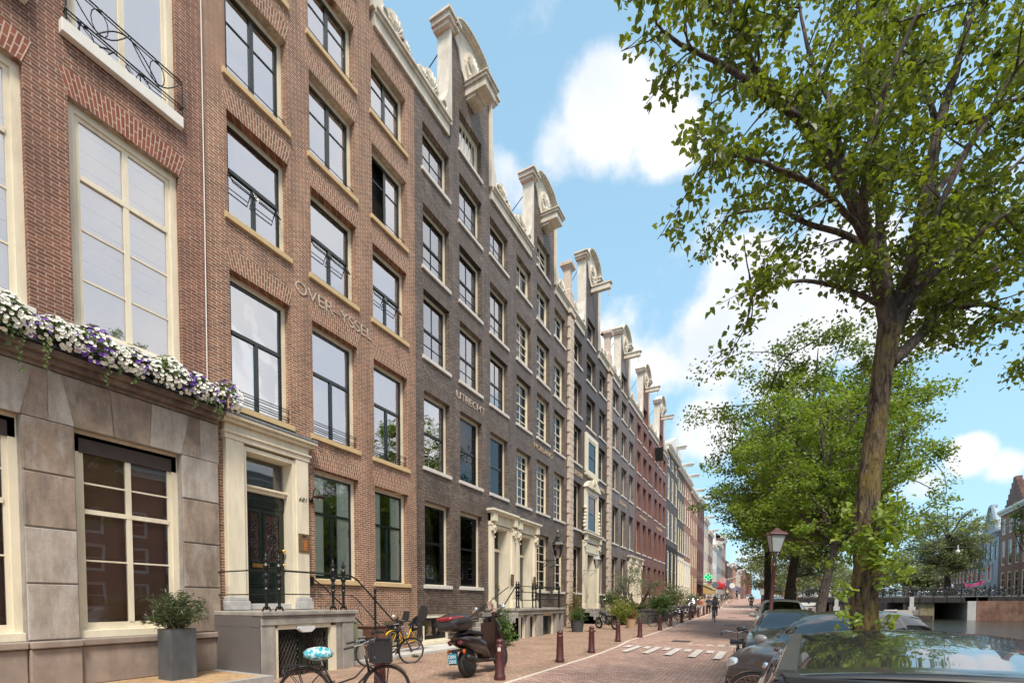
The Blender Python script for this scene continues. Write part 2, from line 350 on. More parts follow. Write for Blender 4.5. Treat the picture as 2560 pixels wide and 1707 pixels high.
dens=M2('ADD',dens,M2('MULTIPLY',M2('SUBTRACT',n2.outputs['Fac'],.5),.5))
cm=N(nt,'ShaderNodeMapRange',interpolation_type='SMOOTHSTEP'); cm.inputs[1].default_value=.38; cm.inputs[2].default_value=.74; nt.links.new(dens,cm.inputs[0])
# cloud shade: denser cores greyer/pinker
cr=N(nt,'ShaderNodeValToRGB'); e=cr.color_ramp.elements; e[0].position=.35; e[0].color=(4.3,4.65,5.3,1); e[1].position=.62; e[1].color=(5.75,5.65,5.65,1)
n4=N(nt,'ShaderNodeTexNoise',Scale=4.2,Detail=8.0); nt.links.new(nrm.outputs[0],n4.inputs['Vector']); nt.links.new(n4.outputs['Fac'],cr.inputs['Fac'])
# thin high veil over the blue
sx=N(nt,'ShaderNodeSeparateXYZ'); nt.links.new(nrm.outputs[0],sx.inputs[0])
veil=N(nt,'ShaderNodeMapRange'); veil.inputs[1].default_value=0; veil.inputs[2].default_value=.9; veil.inputs[3].default_value=.74; veil.inputs[4].default_value=.46; nt.links.new(sx.outputs[2],veil.inputs[0])
skc=N(nt,'ShaderNodeMix',data_type='RGBA'); skc.inputs[7].default_value=(2.75,4.75,6.0,1); nt.links.new(sky.outputs[0],skc.inputs[6]); nt.links.new(veil.outputs[0],skc.inputs[0])
mxc=N(nt,'ShaderNodeMix',data_type='RGBA'); nt.links.new(cm.outputs[0],mxc.inputs[0]); nt.links.new(skc.outputs[2],mxc.inputs[6]); nt.links.new(cr.outputs[0],mxc.inputs[7])
nt.links.new(mxc.outputs[2],bg.inputs[0]); nt.links.new(bg.outputs[0],out.inputs[0])
# ---------- ground ----------
def strip(name,x0,x1,m,dz=0,ys=None,kind='structure',nx=1,ylist=None):
    mb=MB(); ys=ys or [-40,0,8,15,18,22,26,30,34,38,42,46,52,57,62,66,70,74,78,82,86,90,95,100,110,120,135,150,200,300,420]
    mb.grid([[(x0(y) if callable(x0) else x0,y,gz(y)+dz),(x1(y) if callable(x1) else x1,y,gz(y)+dz)] for y in ys])
    return struct(mb.build(name,m),kind)
mb=MB(); mb.poly([(-3000,-3000,-2.2),(3000,-3000,-2.2),(3000,3000,-2.2),(-3000,3000,-2.2)]); struct(mb.build('ground',mat('far_ground',(.09,.10,.06),.9)))
def kx(y): # outer edge of the kerb band
    if y<14: return -4.62
    if y<17.5: return -4.62-(y-14)/3.5*.12
    if y<20: return -4.74-(y-17.5)/2.5*.25
    if y<24: return -4.99+(y-20)/4*.14
    return -4.85
YS=[-40,0,8,14,15,16,17,17.5,18,19,20,22,24,26,30,34,38,42,46,52,57,62,66,70,74,78,82,86,90,95,100,110,120,135,150,200,300,420]
strip('pavement',-12.5,lambda y:kx(y)-.11,PAVE,ys=YS)
struct(strip('kerb_band',lambda y:kx(y)-.11,lambda y:kx(y),mat('kerb_stone',(.60,.52,.45),.8,var=.15,scale=8),.0,ys=YS))
strip('road',kx,-.25,ROAD,ys=YS)
strip('parking_strip',-.25,3.9,brick('parking_clinker',(.25,.15,.11),(.18,.11,.085),(.09,.07,.055),bw=.21,rh=.1,flat=True,var=.3),ys=YS)
mb=MB(); yy=[y for y in YS if y<=76]
for a,b in zip(yy,yy[1:]):
    za,zb=gz(a),gz(b)
    mb.prism([(3.9,a,za-3.5),(3.9,a,za+.06),(4.25,a,za+.06),(4.25,a,za-3.5)],(0,b-a,zb-za))
struct(mb.build('quay_wall',brick('quay_brick',(.2,.1,.07),(.14,.08,.06),(.2,.17,.13),var=.35)))
# road markings: zigzag bands of the raised table
mb=MB()
def mark(x0,x1,y0,y1,sk=0):
    mb.poly([(x0,y0,.012),(x1,y0,.012),(x1+sk,y1,.012),(x0+sk,y1,.012)])
yl=lambda x,o:18.05-.28*(x+4.6)+o
def tooth(x,w,o0,o1):
    g=gz(18)+.012; mb.poly([(x-w,yl(x-w,o0),g),(x+w,yl(x+w,o0),g),(x+w,yl(x+w,o1),g+.004),(x-w,yl(x-w,o1),g+.004)])
for i in range(10):
    x=-4.42+i*.36
    tooth(x,.115,-2.35 if i%2 else -.85,-.1)
for i in range(10): tooth(-4.2+i*.40,.12,1.95,2.75 if i%2 else 2.35)
for o in(0,1.9):
    for i in range(24):
        x0=-4.6+i*.18; x1=x0+.18; g=gz(18)+.010; mb.poly([(x0,yl(x0,o-.04),g),(x1,yl(x1,o-.04),g),(x1,yl(x1,o+.05),g),(x0,yl(x0,o+.05),g)])
struct(mb.build('road_marking',PAINTW))
mb=MB(); mb.box(-4.6,-.4,62,63.2,gz(62.6)-.3,gz(62.6)+.14); struct(mb.build('road_marking',PAINTW))
for x,y in ((-3.0,20.5),(-1.9,33),(-2.4,45)):
    mb=MB(); z=gz(y)+.008
    mb.poly([(x-.35,y-.35,z),(x+.35,y-.35,z),(x+.35,y+.35,z+.01),(x-.35,y+.35,z+.01)]); 
    tag(mb.build('drain_cover',mat('cast_iron_cover',(.05,.045,.045),.6)),{20.5:'square iron cover in the road behind the white markings',33:'small iron cover in the road near the cyclist in the grey top',45:'distant iron cover in the middle of the road'}[y],'drain cover')
# facade strip of light stone flags
mb=MB(); mb.box(-12,-9.55,9.0,15.1,-.2,.07); struct(mb.build('stone_flags',mat('pale_flagstone',(.50,.49,.46),.8,var=.12,scale=2,bump=.1)))
mb=MB(); mb.box(-12,-8.95,-40,6.12,-.2,.16); struct(mb.build('front_step',STEPB))
mb=MB(); mb.box(-8.95,-8.80,-40,6.12,-.2,.165); mb.box(-10.94,-8.8,6.12,6.26,-.2,.163); struct(mb.build('step_kerb',mat('blue_kerb_stone',(.34,.33,.31),.8,var=.15,bump=.2)))
# ---------- water ----------
wm,wt,wb=newmat('canal_water'); wb.inputs['Base Color'].default_value=(.035,.035,.022,1); wb.inputs['Roughness'].default_value=.06; wb.inputs['Specular IOR Level'].default_value=.6
tcw=N(wt,'ShaderNodeTexCoord'); mp=N(wt,'ShaderNodeMapping'); mp.inputs['Scale'].default_value=(1,1.6,1); wt.links.new(tcw.outputs['Object'],mp.inputs['Vector'])
nw=N(wt,'ShaderNodeTexNoise',Scale=1.6,Detail=4.0,Roughness=.6); wt.links.new(mp.outputs[0],nw.inputs['Vector'])
bp=N(wt,'ShaderNodeBump',Strength=1.0,Distance=.12); wt.links.new(nw.outputs['Fac'],bp.inputs['Height']); wt.links.new(bp.outputs[0],wb.inputs['Normal'])
mb=MB(); mb.poly([(3.95,-60,-.42),(60,-60,-.42),(60,420,-.42),(3.95,420,-.42)]); struct(mb.build('water',wm))
# ---------- house building kit (facade plane x=-D, street along +y) ----------
WR=random.Random(21)
def wallgrid(mb,y0,y1,z0,z1,holes,x=-D,dep=.32,mi=0):
    hs=[h for h in holes if h[1]>y0 and h[0]<y1 and h[3]>z0 and h[2]<z1]
    ys=sorted({y0,y1,*[min(max(q,y0),y1) for h in hs for q in h[:2]]}); zs=sorted({z0,z1,*[min(max(q,z0),z1) for h in hs for q in h[2:4]]})
    for a,b in zip(ys,ys[1:]):
        for c,d in zip(zs,zs[1:]):
            m=((a+b)/2,(c+d)/2)
            if any(h[0]<m[0]<h[1] and h[2]<m[1]<h[3] for h in hs): continue
            mb.poly([(x,a,c),(x,b,c),(x,b,d),(x,a,d)],mi)
    for a,b,c,d in [h[:4] for h in hs]:
        X=x-dep
        mb.poly([(x,a,c),(x,a,d),(X,a,d),(X,a,c)],mi); mb.poly([(x,b,c),(X,b,c),(X,b,d),(x,b,d)],mi)
        mb.poly([(x,a,d),(x,b,d),(X,b,d),(X,a,d)],mi); mb.poly([(x,a,c),(X,a,c),(X,b,c),(x,b,c)],mi)
def arch(par_,y0,y1,z,m,h=.42,sp=.13,x=-D+.005,nm='brick_arch',rise=.06):
    mb=MB(); n=max(4,int((y1-y0)/.15)); L=y1-y0
    for i in range(n):
        s,t=i/n,(i+1)/n
        f=lambda q:(y0+L*q, y0-sp+(L+2*sp)*q)
        (a,A),(b,B)=f(s),f(t); ra=rise*4*s*(1-s); rb=rise*4*t*(1-t)
        mb.poly([(x,a,z),(x,b,z),(x,B,z+h+rb),(x,A,z+h+ra)],uv=[(0,s*L),(0,t*L),(h,t*L),(h,s*L)])
    return mb.build(nm,m,par_)
def window(P,y0,y1,z0,z1,fr=CREAM,sash=DGREEN,gl=G_SKY,back=BLIND,mull=(.5,),rails=(.62,),mto=1.0,bv=(),bh=(),sill=SILLW,rail=0,arc=None,
           x=-D,dep=.30,fw=.10,sw=.055,backd=.2,bar=.022,hop=False,far=False,sillp=.07,openl=False,sth=.13,curtain=None):
    xf=x-dep+.09; zb=z0+sth*.5
    m=MB()
    m.box(x-dep,xf,y0,y0+fw,zb,z1); m.box(x-dep,xf,y1-fw,y1,zb,z1)
    m.box(x-dep,xf,y0+fw,y1-fw,z1-fw*1.15,z1); m.box(x-dep,xf,y0+fw,y1-fw,zb,zb+fw)
    w=m.build('window',fr,P)
    a,b,c,d=y0+fw,y1-fw,zb+fw,z1-fw*1.15
    xs=xf-.03; m=MB()
    m.box(xs-.05,xs,a,a+sw,c,d); m.box(xs-.05,xs,b-sw,b,c,d); m.box(xs-.05,xs,a+sw,b-sw,d-sw,d); m.box(xs-.05,xs,a+sw,b-sw,c,c+sw*1.4)
    for q in rails: zz=c+(d-c)*q; m.box(xs-.05,xs+.018,a+sw,b-sw,zz-sw*.6,zz+sw*.6)
    for q in mull: yy=a+(b-a)*q; m.box(xs-.05,xs+.012,yy-sw*.62,yy+sw*.62,c+sw*1.4,c+(d-c)*mto-(.0 if mto<1 else sw))
    for q in bv: yy=a+(b-a)*q; m.box(xs-.03,xs-.004,yy-bar/2,yy+bar/2,c+sw,d-sw)
    for q in bh: zz=c+(d-c)*q; m.box(xs-.032,xs-.006,a+sw,b-sw,zz-bar/2,zz+bar/2)
    if hop: # tilted top-hung lights
        zz=c+(d-c)*(rails[0]); 
        for (p,q) in ((a+sw,(a+b)/2-.03),((a+b)/2+.03,b-sw)):
            m.tube([(xs-.01,p,zz-.05),(xs+.16,p,zz-.34),(xs+.16,q,zz-.34),(xs-.01,q,zz-.05)],.016,4)
            m.tube([(xs-.01,p,zz-.12),(xs+.12,p,zz-.26),(xs+.12,q,zz-.26),(xs-.01,q,zz-.12)],.011,4)
    m.build('sash',sash,w)
    m=MB(); m.box(xs-.034,xs-.026,a+.02,(a+b)/2-.02 if False else b-.02,c+.02,d-.02)
    if openl:
        m=MB(); m.box(xs-.034,xs-.026,(a+b)/2,b-.02,c+.02,d-.02)
    m.build('pane',gl,w)
    xb=xs-.07-backd
    if back is SHUT:
        m=MB(); L=b-a
        for p,q in ((a-.02,a+L*.3),(b-L*.34,b+.02)):
            m.box(xb,xb+.04,p,q,c-.05,d+.05)
            for e0,e1 in ((.08,.45),(.52,.92)): m.box(xb+.04,xb+.055,p+.07,q-.07,c+(d-c)*e0,c+(d-c)*e1)
        m.build('shutter',SHUT,w)
        m=MB(); m.box(xb-.5,xb-.46,a-.1,b+.1,c-.1,d+.1); m.build('pane_backing',ROOM,w)
    else:
        if back is BLIND and gl is G_SKY:
            m=MB(); m.box(xb-.45,xb-.42,a-.05,b+.05,c-.05,d+.05); m.build('pane_backing',CURT,w)
            hv=WR.choice((0,0,.18,.42)); m=MB(); m.box(xb-.03,xb,a-.05,b+.05,c+(d-c)*hv-.05,d+.05)
            if WR.random()<.4: m.grid([[(xb+.03+.02*math.sin(i*2.4),a+(b-a)*(.0+.3*i/12),zz) for i in range(13)] for zz in (c,d)])
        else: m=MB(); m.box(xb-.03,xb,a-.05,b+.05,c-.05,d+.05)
        m.build('blind' if back is BLIND else 'curtain' if back is CURT else 'pane_backing',back,w)
    if curtain:
        m=MB(); ny=14; p,q=a+(b-a)*curtain[0],a+(b-a)*curtain[1]
        m.grid([[(xs-.09+.02*math.sin(i*2.4),p+(q-p)*i/ny,zz) for i in range(ny+1)] for zz in (c,d)]); m.build('curtain',curtain[2],w)
    if sill:
        m=MB(); m.box(x-dep+.02,x+sillp,y0-.09,y1+.06,z0,z0+sth); m.build('sill',sill,w,bevel=.008)
    if rail:
        m=MB()
        for k in range(rail):
            zz=z0+.28+.2*(k//2)+.06*(k%2) if rail==4 else z0+.26+.13*k
            m.tube([(x-.1,y0+.0,zz),(x-.1,y1-.0,zz)],.011,6); 
            m.ball((x-.1,y1-.03,zz),.022,n=6,k=4)
        m.build('window_rail',IRON,w)
    if arc: arch(P,y0,y1,z1,arc,x=x+.005)
    return w
def shell_volume(mb,y0,y1,z0,z1,x=-D,xb=-23,dep=.32,mi=0):
    mb.poly([(x,y0,z0),(x,y0,z1),(xb,y0,z1),(xb,y0,z0)],mi); mb.poly([(x,y1,z0),(xb,y1,z0),(xb,y1,z1),(x,y1,z1)],mi)
    mb.poly([(xb,y0,z0),(xb,y0,z1),(xb,y1,z1),(xb,y1,z0)],mi)
def relief(mb,x,y,z,r,k=9,th=.09):
    """carved shell relief, lying against plane x"""
    mb.prism([(x,y+r*math.cos(a),z+r*1.12*math.sin(a)) for a in [i*PI/9 for i in range(18)]],(th,0,0))
    for i in range(k):
        a=PI*(.08+.84*i/(k-1)); p=Vector((x+th,y+r*.15*math.cos(a),z-r*.45+r*.15*math.sin(a))); q=Vector((x+th+.03,y+r*.86*math.cos(a),z-r*.25+r*1.1*math.sin(a)))
        mb.tube([p,(p+q)/2+Vector((.05,0,0)),q],[r*.04,r*.085,r*.10],6)
    mb.ball((x+th+.02,y,z-r*.55),r*.2,n=8,k=6); 
    for s in(-1,1): mb.ball((x+th,y+s*r*.5,z-r*.78),r*.16,n=7,k=5); mb.ball((x+th,y+s*r*.2,z-r*.98),r*.14,n=7,k=5)
def neck_gable(P,yc,y0,y1,wallm,z=19.4,hw=1.6,top=23.6,stone=OFFW,x=-D,win=True,beam='box',orn=True,tile=True,far=False,beamm=None,ah=.62):
    holes=[(yc-.83,yc+.83,z+.05,z+1.7)] if win else []; HW=hw; hw=hw-.14
    mb=MB(); wallgrid(mb,yc-hw,yc+hw,z-.001,top,holes,x)
    mb.poly([(x,yc-hw,z),(x,yc-hw,top),(x-.5,yc-hw,top),(x-.5,yc-hw,z)]); mb.poly([(x,yc+hw,z),(x-.5,yc+hw,z),(x-.5,yc+hw,top),(x,yc+hw,top)])
    mb.poly([(x-.5,yc-hw,z),(x-.5,yc-hw,top),(x-.5,yc+hw,top),(x-.5,yc+hw,z)])
    g=mb.build('neck_gable',wallm,P); hw=HW
    mb=MB()
    for s in(-1,1):
        a=yc+s*hw
        # pilaster with flared scroll foot
        prof=[(0,z+.45),(0,top-.25)]+[(s*.10,top-.25),(s*.12,top-1.2),(s*.16,z+2.3),(s*.26,z+1.5),(s*.5,z+.95),(s*.85,z+.66),(s*.88,z+.45)]
        pts=[(x+.12,a-s*.12+p,q) for p,q in prof]
        if s<0: pts=pts[::-1]
        mb.prism(pts,(-.6,0,0))
        # little volute at the foot
        mb.tube([(x+.15,a+s*(.42+.15*math.cos(t)),z+.72+.15*math.sin(t)) for t in [i*.5 for i in range(10)]],.03,5)
        # capital
        c0,c1=sorted((a-s*.30,a+s*.16)); mb.box(x-.55,x+.16,c0,c1,top-.25,top-.12)
        c0,c1=sorted((a-s*.44,a+s*.24)); mb.box(x-.6,x+.26,c0,c1,top-.12,top+.06); c0,c1=sorted((a-s*.5,a+s*.32)); mb.box(x-.62,x+.33,c0,c1,top+.06,top+.15)
    # tympanum panel and arched cornice
    N_=18; arcp=[(yc-(hw-.42)*math.cos(PI*i/N_),top+.0+ah*math.sin(PI*i/N_)) for i in range(N_+1)]
    base=[(yc+hw-.3,top-.1),(yc+.95,top-.35),(yc+.72,top-.95),(yc+.3,top-1.3),(yc-.3,top-1.3),(yc-.72,top-.95),(yc-.95,top-.35),(yc-hw+.3,top-.1)]
    mb.prism([(x+.06,a,b) for a,b in arcp+base],(-.5,0,0))
    for r0,r1,t in((1.0,1.09,.16),(1.09,1.17,.26),(1.17,1.22,.32)):
        for (a,b),(c,d) in zip(arcp,arcp[1:]):
            f=lambda y_,z_,r:(x+t,yc+(y_-yc)*r,top+(z_-top)*r)
            q=[f(a,b,r0),f(c,d,r0),f(c,d,r1),f(a,b,r1)]
            mb.prism(q,(-.45-t,0,0))
    relief(mb,x+.06,yc,top-.38,.52)
    mb.build('gable_top',stone,g)
    # shoulder cornices and shell ornaments
    for a,b,s in((y0,yc-hw,-1),(yc+hw,y1,1)):
        mb=MB(); mb.box(x-.3,x+.08,a,b,z+.0,z+.36); mb.box(x-.3,x+.15,a,b,z+.36,z+.46); mb.box(x-.3,x+.22,a,b,z+.46,z+.53)
        mb.build('cornice',stone,P)
    if orn:
        mb=MB()
        for s in(-1,1):
            e=y0 if s<0 else y1; L=abs(e-yc)-hw
            for fr,r in((.52,.42),(.78,.26),(.95,.14)):
                yy=yc+s*(hw+L*fr); relief(mb,x-.08,yy,z+.53+r*.95,r,7,.12)
        mb.build('carved_ornament',stone,P)
    if beam:
        mb=MB(); bz=top-1.3
        if beam=='box':
            mb.box(x-.02,x+.95,yc-.38,yc+.38,bz-.3,bz); mb.box(x-.02,x+1.03,yc-.45,yc+.45,bz,bz+.11); mb.box(x-.02,x+1.09,yc-.5,yc+.5,bz+.11,bz+.17)
            mb.box(x-.02,x+.45,yc-.32,yc+.32,bz-.42,bz-.3)
        else:
            mb.box(x-.02,x+1.35,yc-.14,yc+.14,bz-.34,bz); mb.box(x-.02,x+1.45,yc-.2,yc+.2,bz,bz+.1)
            mb.tube([(x+1.2,yc,bz-.34),(x+1.2,yc,bz-.6),(x+1.25,yc,bz-.72),(x+1.15,yc,bz-.75)],.03,6)
        mb.build('hoist_beam',beamm or stone,P,bevel=.015)
    if tile:
        mb=MB(); zr=z+2.4
        mb.poly([(x-.5,y0,z+.3),(x-.5,yc,zr),(-23,yc,zr),(-23,y0,z+.3)]); mb.poly([(x-.5,yc,zr),(x-.5,y1,z+.3),(-23,y1,z+.3),(-23,yc,zr)])
        mb.poly([(x-.5,y0,z+.3),(x-.5,y1,z+.3),(x-.5,yc,zr)]); mb.poly([(-23,y0,z+.3),(-23,y1,z+.3),(-23,yc,zr)])
        mb.build('roof',TILE,P)
    # iron stay between gable and roof
    mb=MB(); mb.tube([(x-.5,yc+hw-.1,top-.8),(x-2.4,yc+hw+.4,z+1.2)],.02,5); mb.tube([(x-.5,yc-hw+.1,top-.8),(x-2.4,yc-hw-.4,z+1.2)],.02,5); mb.build('iron_stay',IRON,P)
    return holes
def text(s,y,z,size,m,P,x=-D+.004,ext=.012,xs=1,name='lettering',shear=0,anchor='LEFT',wid=None,rot=None,off=.0):
    cu=bpy.data.curves.new(name,'FONT'); cu.body=s; cu.size=size; cu.extrude=ext; cu.shear=shear; cu.align_x=anchor; cu.offset=off
    to=bpy.data.objects.new(name+'_t',cu); COL.objects.link(to)
    dg=bpy.context.evaluated_depsgraph_get(); me=bpy.data.meshes.new_from_object(to.evaluated_get(dg))
    bpy.data.objects.remove(to); me.name=name
    xs_=[v.co.x for v in me.vertices]; w0=max(xs_)-min(xs_); k=(wid/w0) if wid else xs; mn=min(xs_) if wid else 0
    rm=rot or (lambda v:(x+v[2],y+v[0],z+v[1]))
    for v in me.vertices: v.co=rm(((v.co.x-mn)*k,v.co.y,v.co.z+ext))
    me.materials.clear(); me.materials.append(m)
    o=bpy.data.objects.new(name,me); COL.objects.link(o)
    if P: par(o,P)
    return o
def house(label,y0,y1,cat='house'):
    return thing('canal_house',label,cat,(-D,(y0+y1)/2,0),'canal houses of the near row')
DOORM=mat('charcoal_door_paint',(.035,.033,.034),.3,coat=.4)
def portal(P,y0,y1,z0,zt,dy0,dy1,dzt,doorz,m=CREAM,x=-D,dlab=None,doorm=DOORM):
    """classical door surround: pilasters, consoles, entablature; recessed door with fanlight"""
    mb=MB(); pw=.34
    for a,b in((y0,y0+pw),(y1-pw,y1)):
        mb.box(x-.02,x+.12,a,b,z0+.35,zt-.75); mb.box(x-.02,x+.2,a-.05,b+.05,z0,z0+.3); mb.box(x-.02,x+.16,a-.02,b+.02,z0+.3,z0+.36)
        mb.box(x+.12,x+.14,a+.06,b-.06,z0+.5,zt-1.35)
        mb.box(x-.02,x+.2,a-.02,b+.02,zt-.75,zt-.66); mb.box(x-.02,x+.24,a+.02,b-.02,zt-1.0,zt-.75)
        mb.box(x-.02,x+.3,a,b,zt-.58,zt-.22)
        for k in range(3): mb.ball((x+.24,(a+b)/2,zt-.85-.22*k),.06-.012*k,n=8,k=5)
    mb.box(x-.02,x+.1,y0+pw,y1-pw,dzt,zt-.75); mb.box(x-.02,x+.13,y0,y1,zt-.66,zt-.22)
    mb.box(x-.02,x+.30,y0-.08,y1+.08,zt-.22,zt-.13); mb.box(x-.02,x+.38,y0-.15,y1+.15,zt-.13,zt-.03)
    # inner jambs
    mb.box(x-.62,x+.06,y0+pw,dy0+.012,z0,dzt); mb.box(x-.62,x+.06,dy1-.012,y1-pw,z0,dzt); mb.box(x-.62,x+.06,dy0+.012,dy1-.012,dzt-.12,dzt-.01); mb.box(x-.6,x-.36,dy0+.012,dy1-.012,doorz,doorz+.13)
    f=mb.build('door_surround',m,P,bevel=.01)
    mb=MB(); mb.box(x-.1,x+.38,y0-.15,y1+.15,zt-.03,zt+.03); mb.build('lead_cover',LEAD,f)
    mb=MB(); X=x-.42; mb.box(X-.06,X,dy0+.012,dy1-.012,z0+.02,doorz)
    W_=dy1-dy0
    for a,b in((dy0+.1,dy0+W_/2-.05),(dy0+W_/2+.05,dy1-.1)):
        for c,d in((.08,.32),(.38,.94)):
            zz0=z0+(doorz-z0)*c; zz1=z0+(doorz-z0)*d
            mb.box(X,X+.02,a,b,zz0,zz1); mb.box(X+.02,X+.035,a+.07,b-.07,zz0+.08,zz1-.08)
    d_=mb.build('door',doorm,P,bevel=.006); 
    mb=MB(); mb.ball((X+.09,dy1-.12,z0+1.05),.045,n=10,k=6); mb.tube([(X,dy1-.12,z0+1.05),(X+.07,dy1-.12,z0+1.05)],.015,6); mb.build('door_knob',BRASS,d_)
    mb=MB(); mb.box(X+.02,X+.045,dy0+W_*.3,dy0+W_*.6,z0+.95,z0+1.02); mb.build('letter_slot',ALU,d_)
    mb=MB(); mb.box(X-.03,X-.02,dy0,dy1,doorz+.13,dzt-.12); mb.build('fanlight_pane',G_LOW,f)
    mb=MB(); mb.box(X-.2,X-.15,dy0,dy1,doorz,dzt); mb.build('pane_backing',ROOM,f)
    return f
# ================= house 0: left house with rusticated stone ground floor =================
P=house('brown brick house at the far left with a grey stone ground floor',-6,6.35)
cols0=[(4.0,5.8),(1.62,3.42),(-.75,1.05),(-3.1,-1.3)]
ho=[]
for a,b in cols0: ho+=[(a,b,6.42,10.55),(a,b,11.5,15.6)]
mb=MB(); wallgrid(mb,-6,6.35,5.85,17.8,ho,dep=.16); shell_volume(mb,-6,6.35,-.2,17.8); mb.build('wall',B_L,P)
mb=MB(); mb.box(-D-.5,-D+.2,-6,6.35,17.8,18.3); mb.box(-D-.5,-D+.45,-6,6.35,18.3,18.55); mb.build('cornice',WHITE,P)
mb=MB(); mb.prism([(-D-.3,-6,18.5),(-D-6,-6,22),(-23,-6,18.5)],(0,12.35,0)); mb.build('roof',SLATE,P)
for i,(a,b) in enumerate(cols0):
    w=window(P,a,b,6.42,10.55,backd=.02,sash=CREAM,gl=G_B0,back=BLIND,mull=(.5,),rails=(.72,),bh=(.245,.48),arc=B_LA,dep=.2,fw=.12,sw=.075,bar=.035,sill=WHITE,sth=.16)
    mb=MB()
    for k in range(9): z=7.6+k*.33; mb.box(-D-.232,-D-.228,a+.15,b-.15,z,z+.02)
    mb.build('blind_fold',mat('blind_seam',(.5,.49,.5)),w) if i<2 else None
    w=window(P,a,b,11.5,15.6,sash=CREAM,gl=G_SKY,back=BLIND,mull=(.5,),rails=(.72,),dep=.2,fw=.12,sw=.075,sill=WHITE,sth=.22,sillp=.12)
    # french balcony grille
    mb=MB(); x=-D+.1; z=11.92; zt=12.42
    y0,y1=a-.02,b+.05
    mb.tube([(x,y0,zt),(x,y1,zt)],.014,6); mb.tube([(x,y0,zt-.06),(x,y1,zt-.06)],.010,6); mb.tube([(x,y0,z),(x,y1,z)],.012,6); mb.tube([(x,y0,z-.06),(x,y1,z-.06)],.010,6)
    for yy in (y0,y1): mb.tube([(x,yy,11.66),(x,yy,zt)],.014,6); mb.tube([(x-.12,yy,z),(x,yy,z)],.012,5); mb.ball((x,yy,z),.03,n=6,k=4)
    for c in (y0+.48,y1-.46):
        mb.tube([(x,c-.45+.9*t,zt-.03-.42*math.sin(PI*t)) for t in [i/10 for i in range(11)]],.011,5)
        mb.tube([(x,c+.13*math.cos(t),z+.25+.22*math.sin(t)) for t in [i*PI/6 for i in range(13)]],.009,5)
        mb.ball((x,c,zt-.03),.035,n=6,k=4); mb.ball((x,c-.3,z-.05),.035,n=6,k=4); mb.tube([(x,c-.3,z),(x,c-.3,z-.2)],.012,5); mb.tube([(x,c+.15,z-.13),(x,c-.1,z-.16),(x,c-.25,z-.08)],.01,4); mb.tube([(x,c-.55,z-.06),(x,c-.42,z-.16)],.009,4)
    cc=(y0+y1)/2; mb.tube([(x,cc-.5+1.0*t,z+.02+.42*math.sin(PI*t)) for t in [i/12 for i in range(13)]],.012,5)
    mb.build('balcony_grille',IRON,w)
# stone ground floor
Xs=-D+.08
gh=[(3.92,5.67,1.0,4.76),(1.5,3.22,1.0,4.76),(-.95,.8,1.0,4.76),(-3.3,-1.6,1.0,4.76)]
mb=MB(); wallgrid(mb,-6,6.43,.16,5.63,gh,x=Xs,dep=.25); mb.poly([(Xs,6.43,.16),(Xs,6.43,5.63),(Xs-.1,6.43,5.63),(Xs-.1,6.43,.16)]); sb=mb.build('stone_base',BLUEST,P)
STO=[mat('ashlar_grey',(.335,.29,.245),.85,var=.2,scale=2.5,bump=.35,bscale=90,dirt=((.50,.47,.44),3.5),grain=.22),
     mat('ashlar_brown',(.24,.185,.14),.85,var=.25,scale=3,bump=.35,bscale=90,dirt=((.40,.37,.34),4),grain=.25),
     mat('ashlar_warm',(.31,.245,.19),.85,var=.22,scale=3,bump=.35,bscale=90,dirt=((.15,.12,.105),4.5),grain=.25)]
class BK:
    def __init__(s,i): s.i=i
    def box(s,*a): m=MB(); m.box(*a); m.build('stone_block',STO[s.i],P,bevel=.012)
    def prism(s,*a): m=MB(); m.prism(*a); m.build('stone_block',STO[s.i],P,bevel=.012)
blk=[BK(0),BK(1),BK(2)]
def piers(a,b,first):
    zs=[1.0,1.97,2.92,3.85,4.76]
    for i,(c,d) in enumerate(zip(zs,zs[1:])):
        blk[(0,0,2,1)[i] if first else (2,1,2,0)[i]].box(Xs-.02,Xs+.03,a+.012,b-.012,c+.014,d-.014)
piers(3.22,3.92,1); piers(5.67,6.44,0); piers(.8,1.5,1); piers(-1.6,-.95,0)
def vous(y0,y1,k):
    n=3 if k else 3; L=(y1-y0)/n
    for i in range(n):
        a,b=y0+i*L,y0+(i+1)*L; s=.16
        ta=a-(s if i==0 else .05 if i==1 else -.05); tb=b+(s if i==n-1 else .05 if i==1 else -.05)
        blk[(1,2,0)[i]].prism([(Xs-.02,a+.008,4.77),(Xs-.02,b-.008,4.77),(Xs-.02,tb-.008,5.58),(Xs-.02,ta+.008,5.58)],(.05,0,0))
for a,b,_,_ in gh: vous(a,b,1)
for a,b,i in((3.22,3.92,2),(5.67,6.44,1),(.8,1.5,0)):
    m=(a+b)/2
    blk[i].prism([(Xs-.02,a+.01,4.77),(Xs-.02,m-.01,4.77),(Xs-.02,m-.01,5.58),(Xs-.02,a+.18,5.58)],(.05,0,0))
    blk[0 if i else 2].prism([(Xs-.02,m+.01,4.77),(Xs-.02,b-.01,4.77),(Xs-.02,(b-.18) if b<6 else b-.01,5.58),(Xs-.02,m+.01,5.58)],(.05,0,0))
mb=MB()
for a,b in((3.22,3.92),(5.67,6.44),(.8,1.5),(3.92,5.67),(1.5,3.22),(-3,.8)):
    o=.1 if b-a<1 else .04
    mb.box(Xs-.02,Xs+o,a+.006,b-.006,.16,.86); mb.box(Xs-.02,Xs+o+.06,a+.004,b-.004,.87,.99)
mb.build('plinth',PINKST,P,bevel=.02)
mb=MB(); mb.box(Xs-.3,Xs+.05,-6,6.45,5.62,5.7); mb.box(Xs-.3,Xs+.16,-6,6.47,5.7,5.8); mb.box(Xs-.3,Xs+.26,-6,6.5,5.8,5.9)
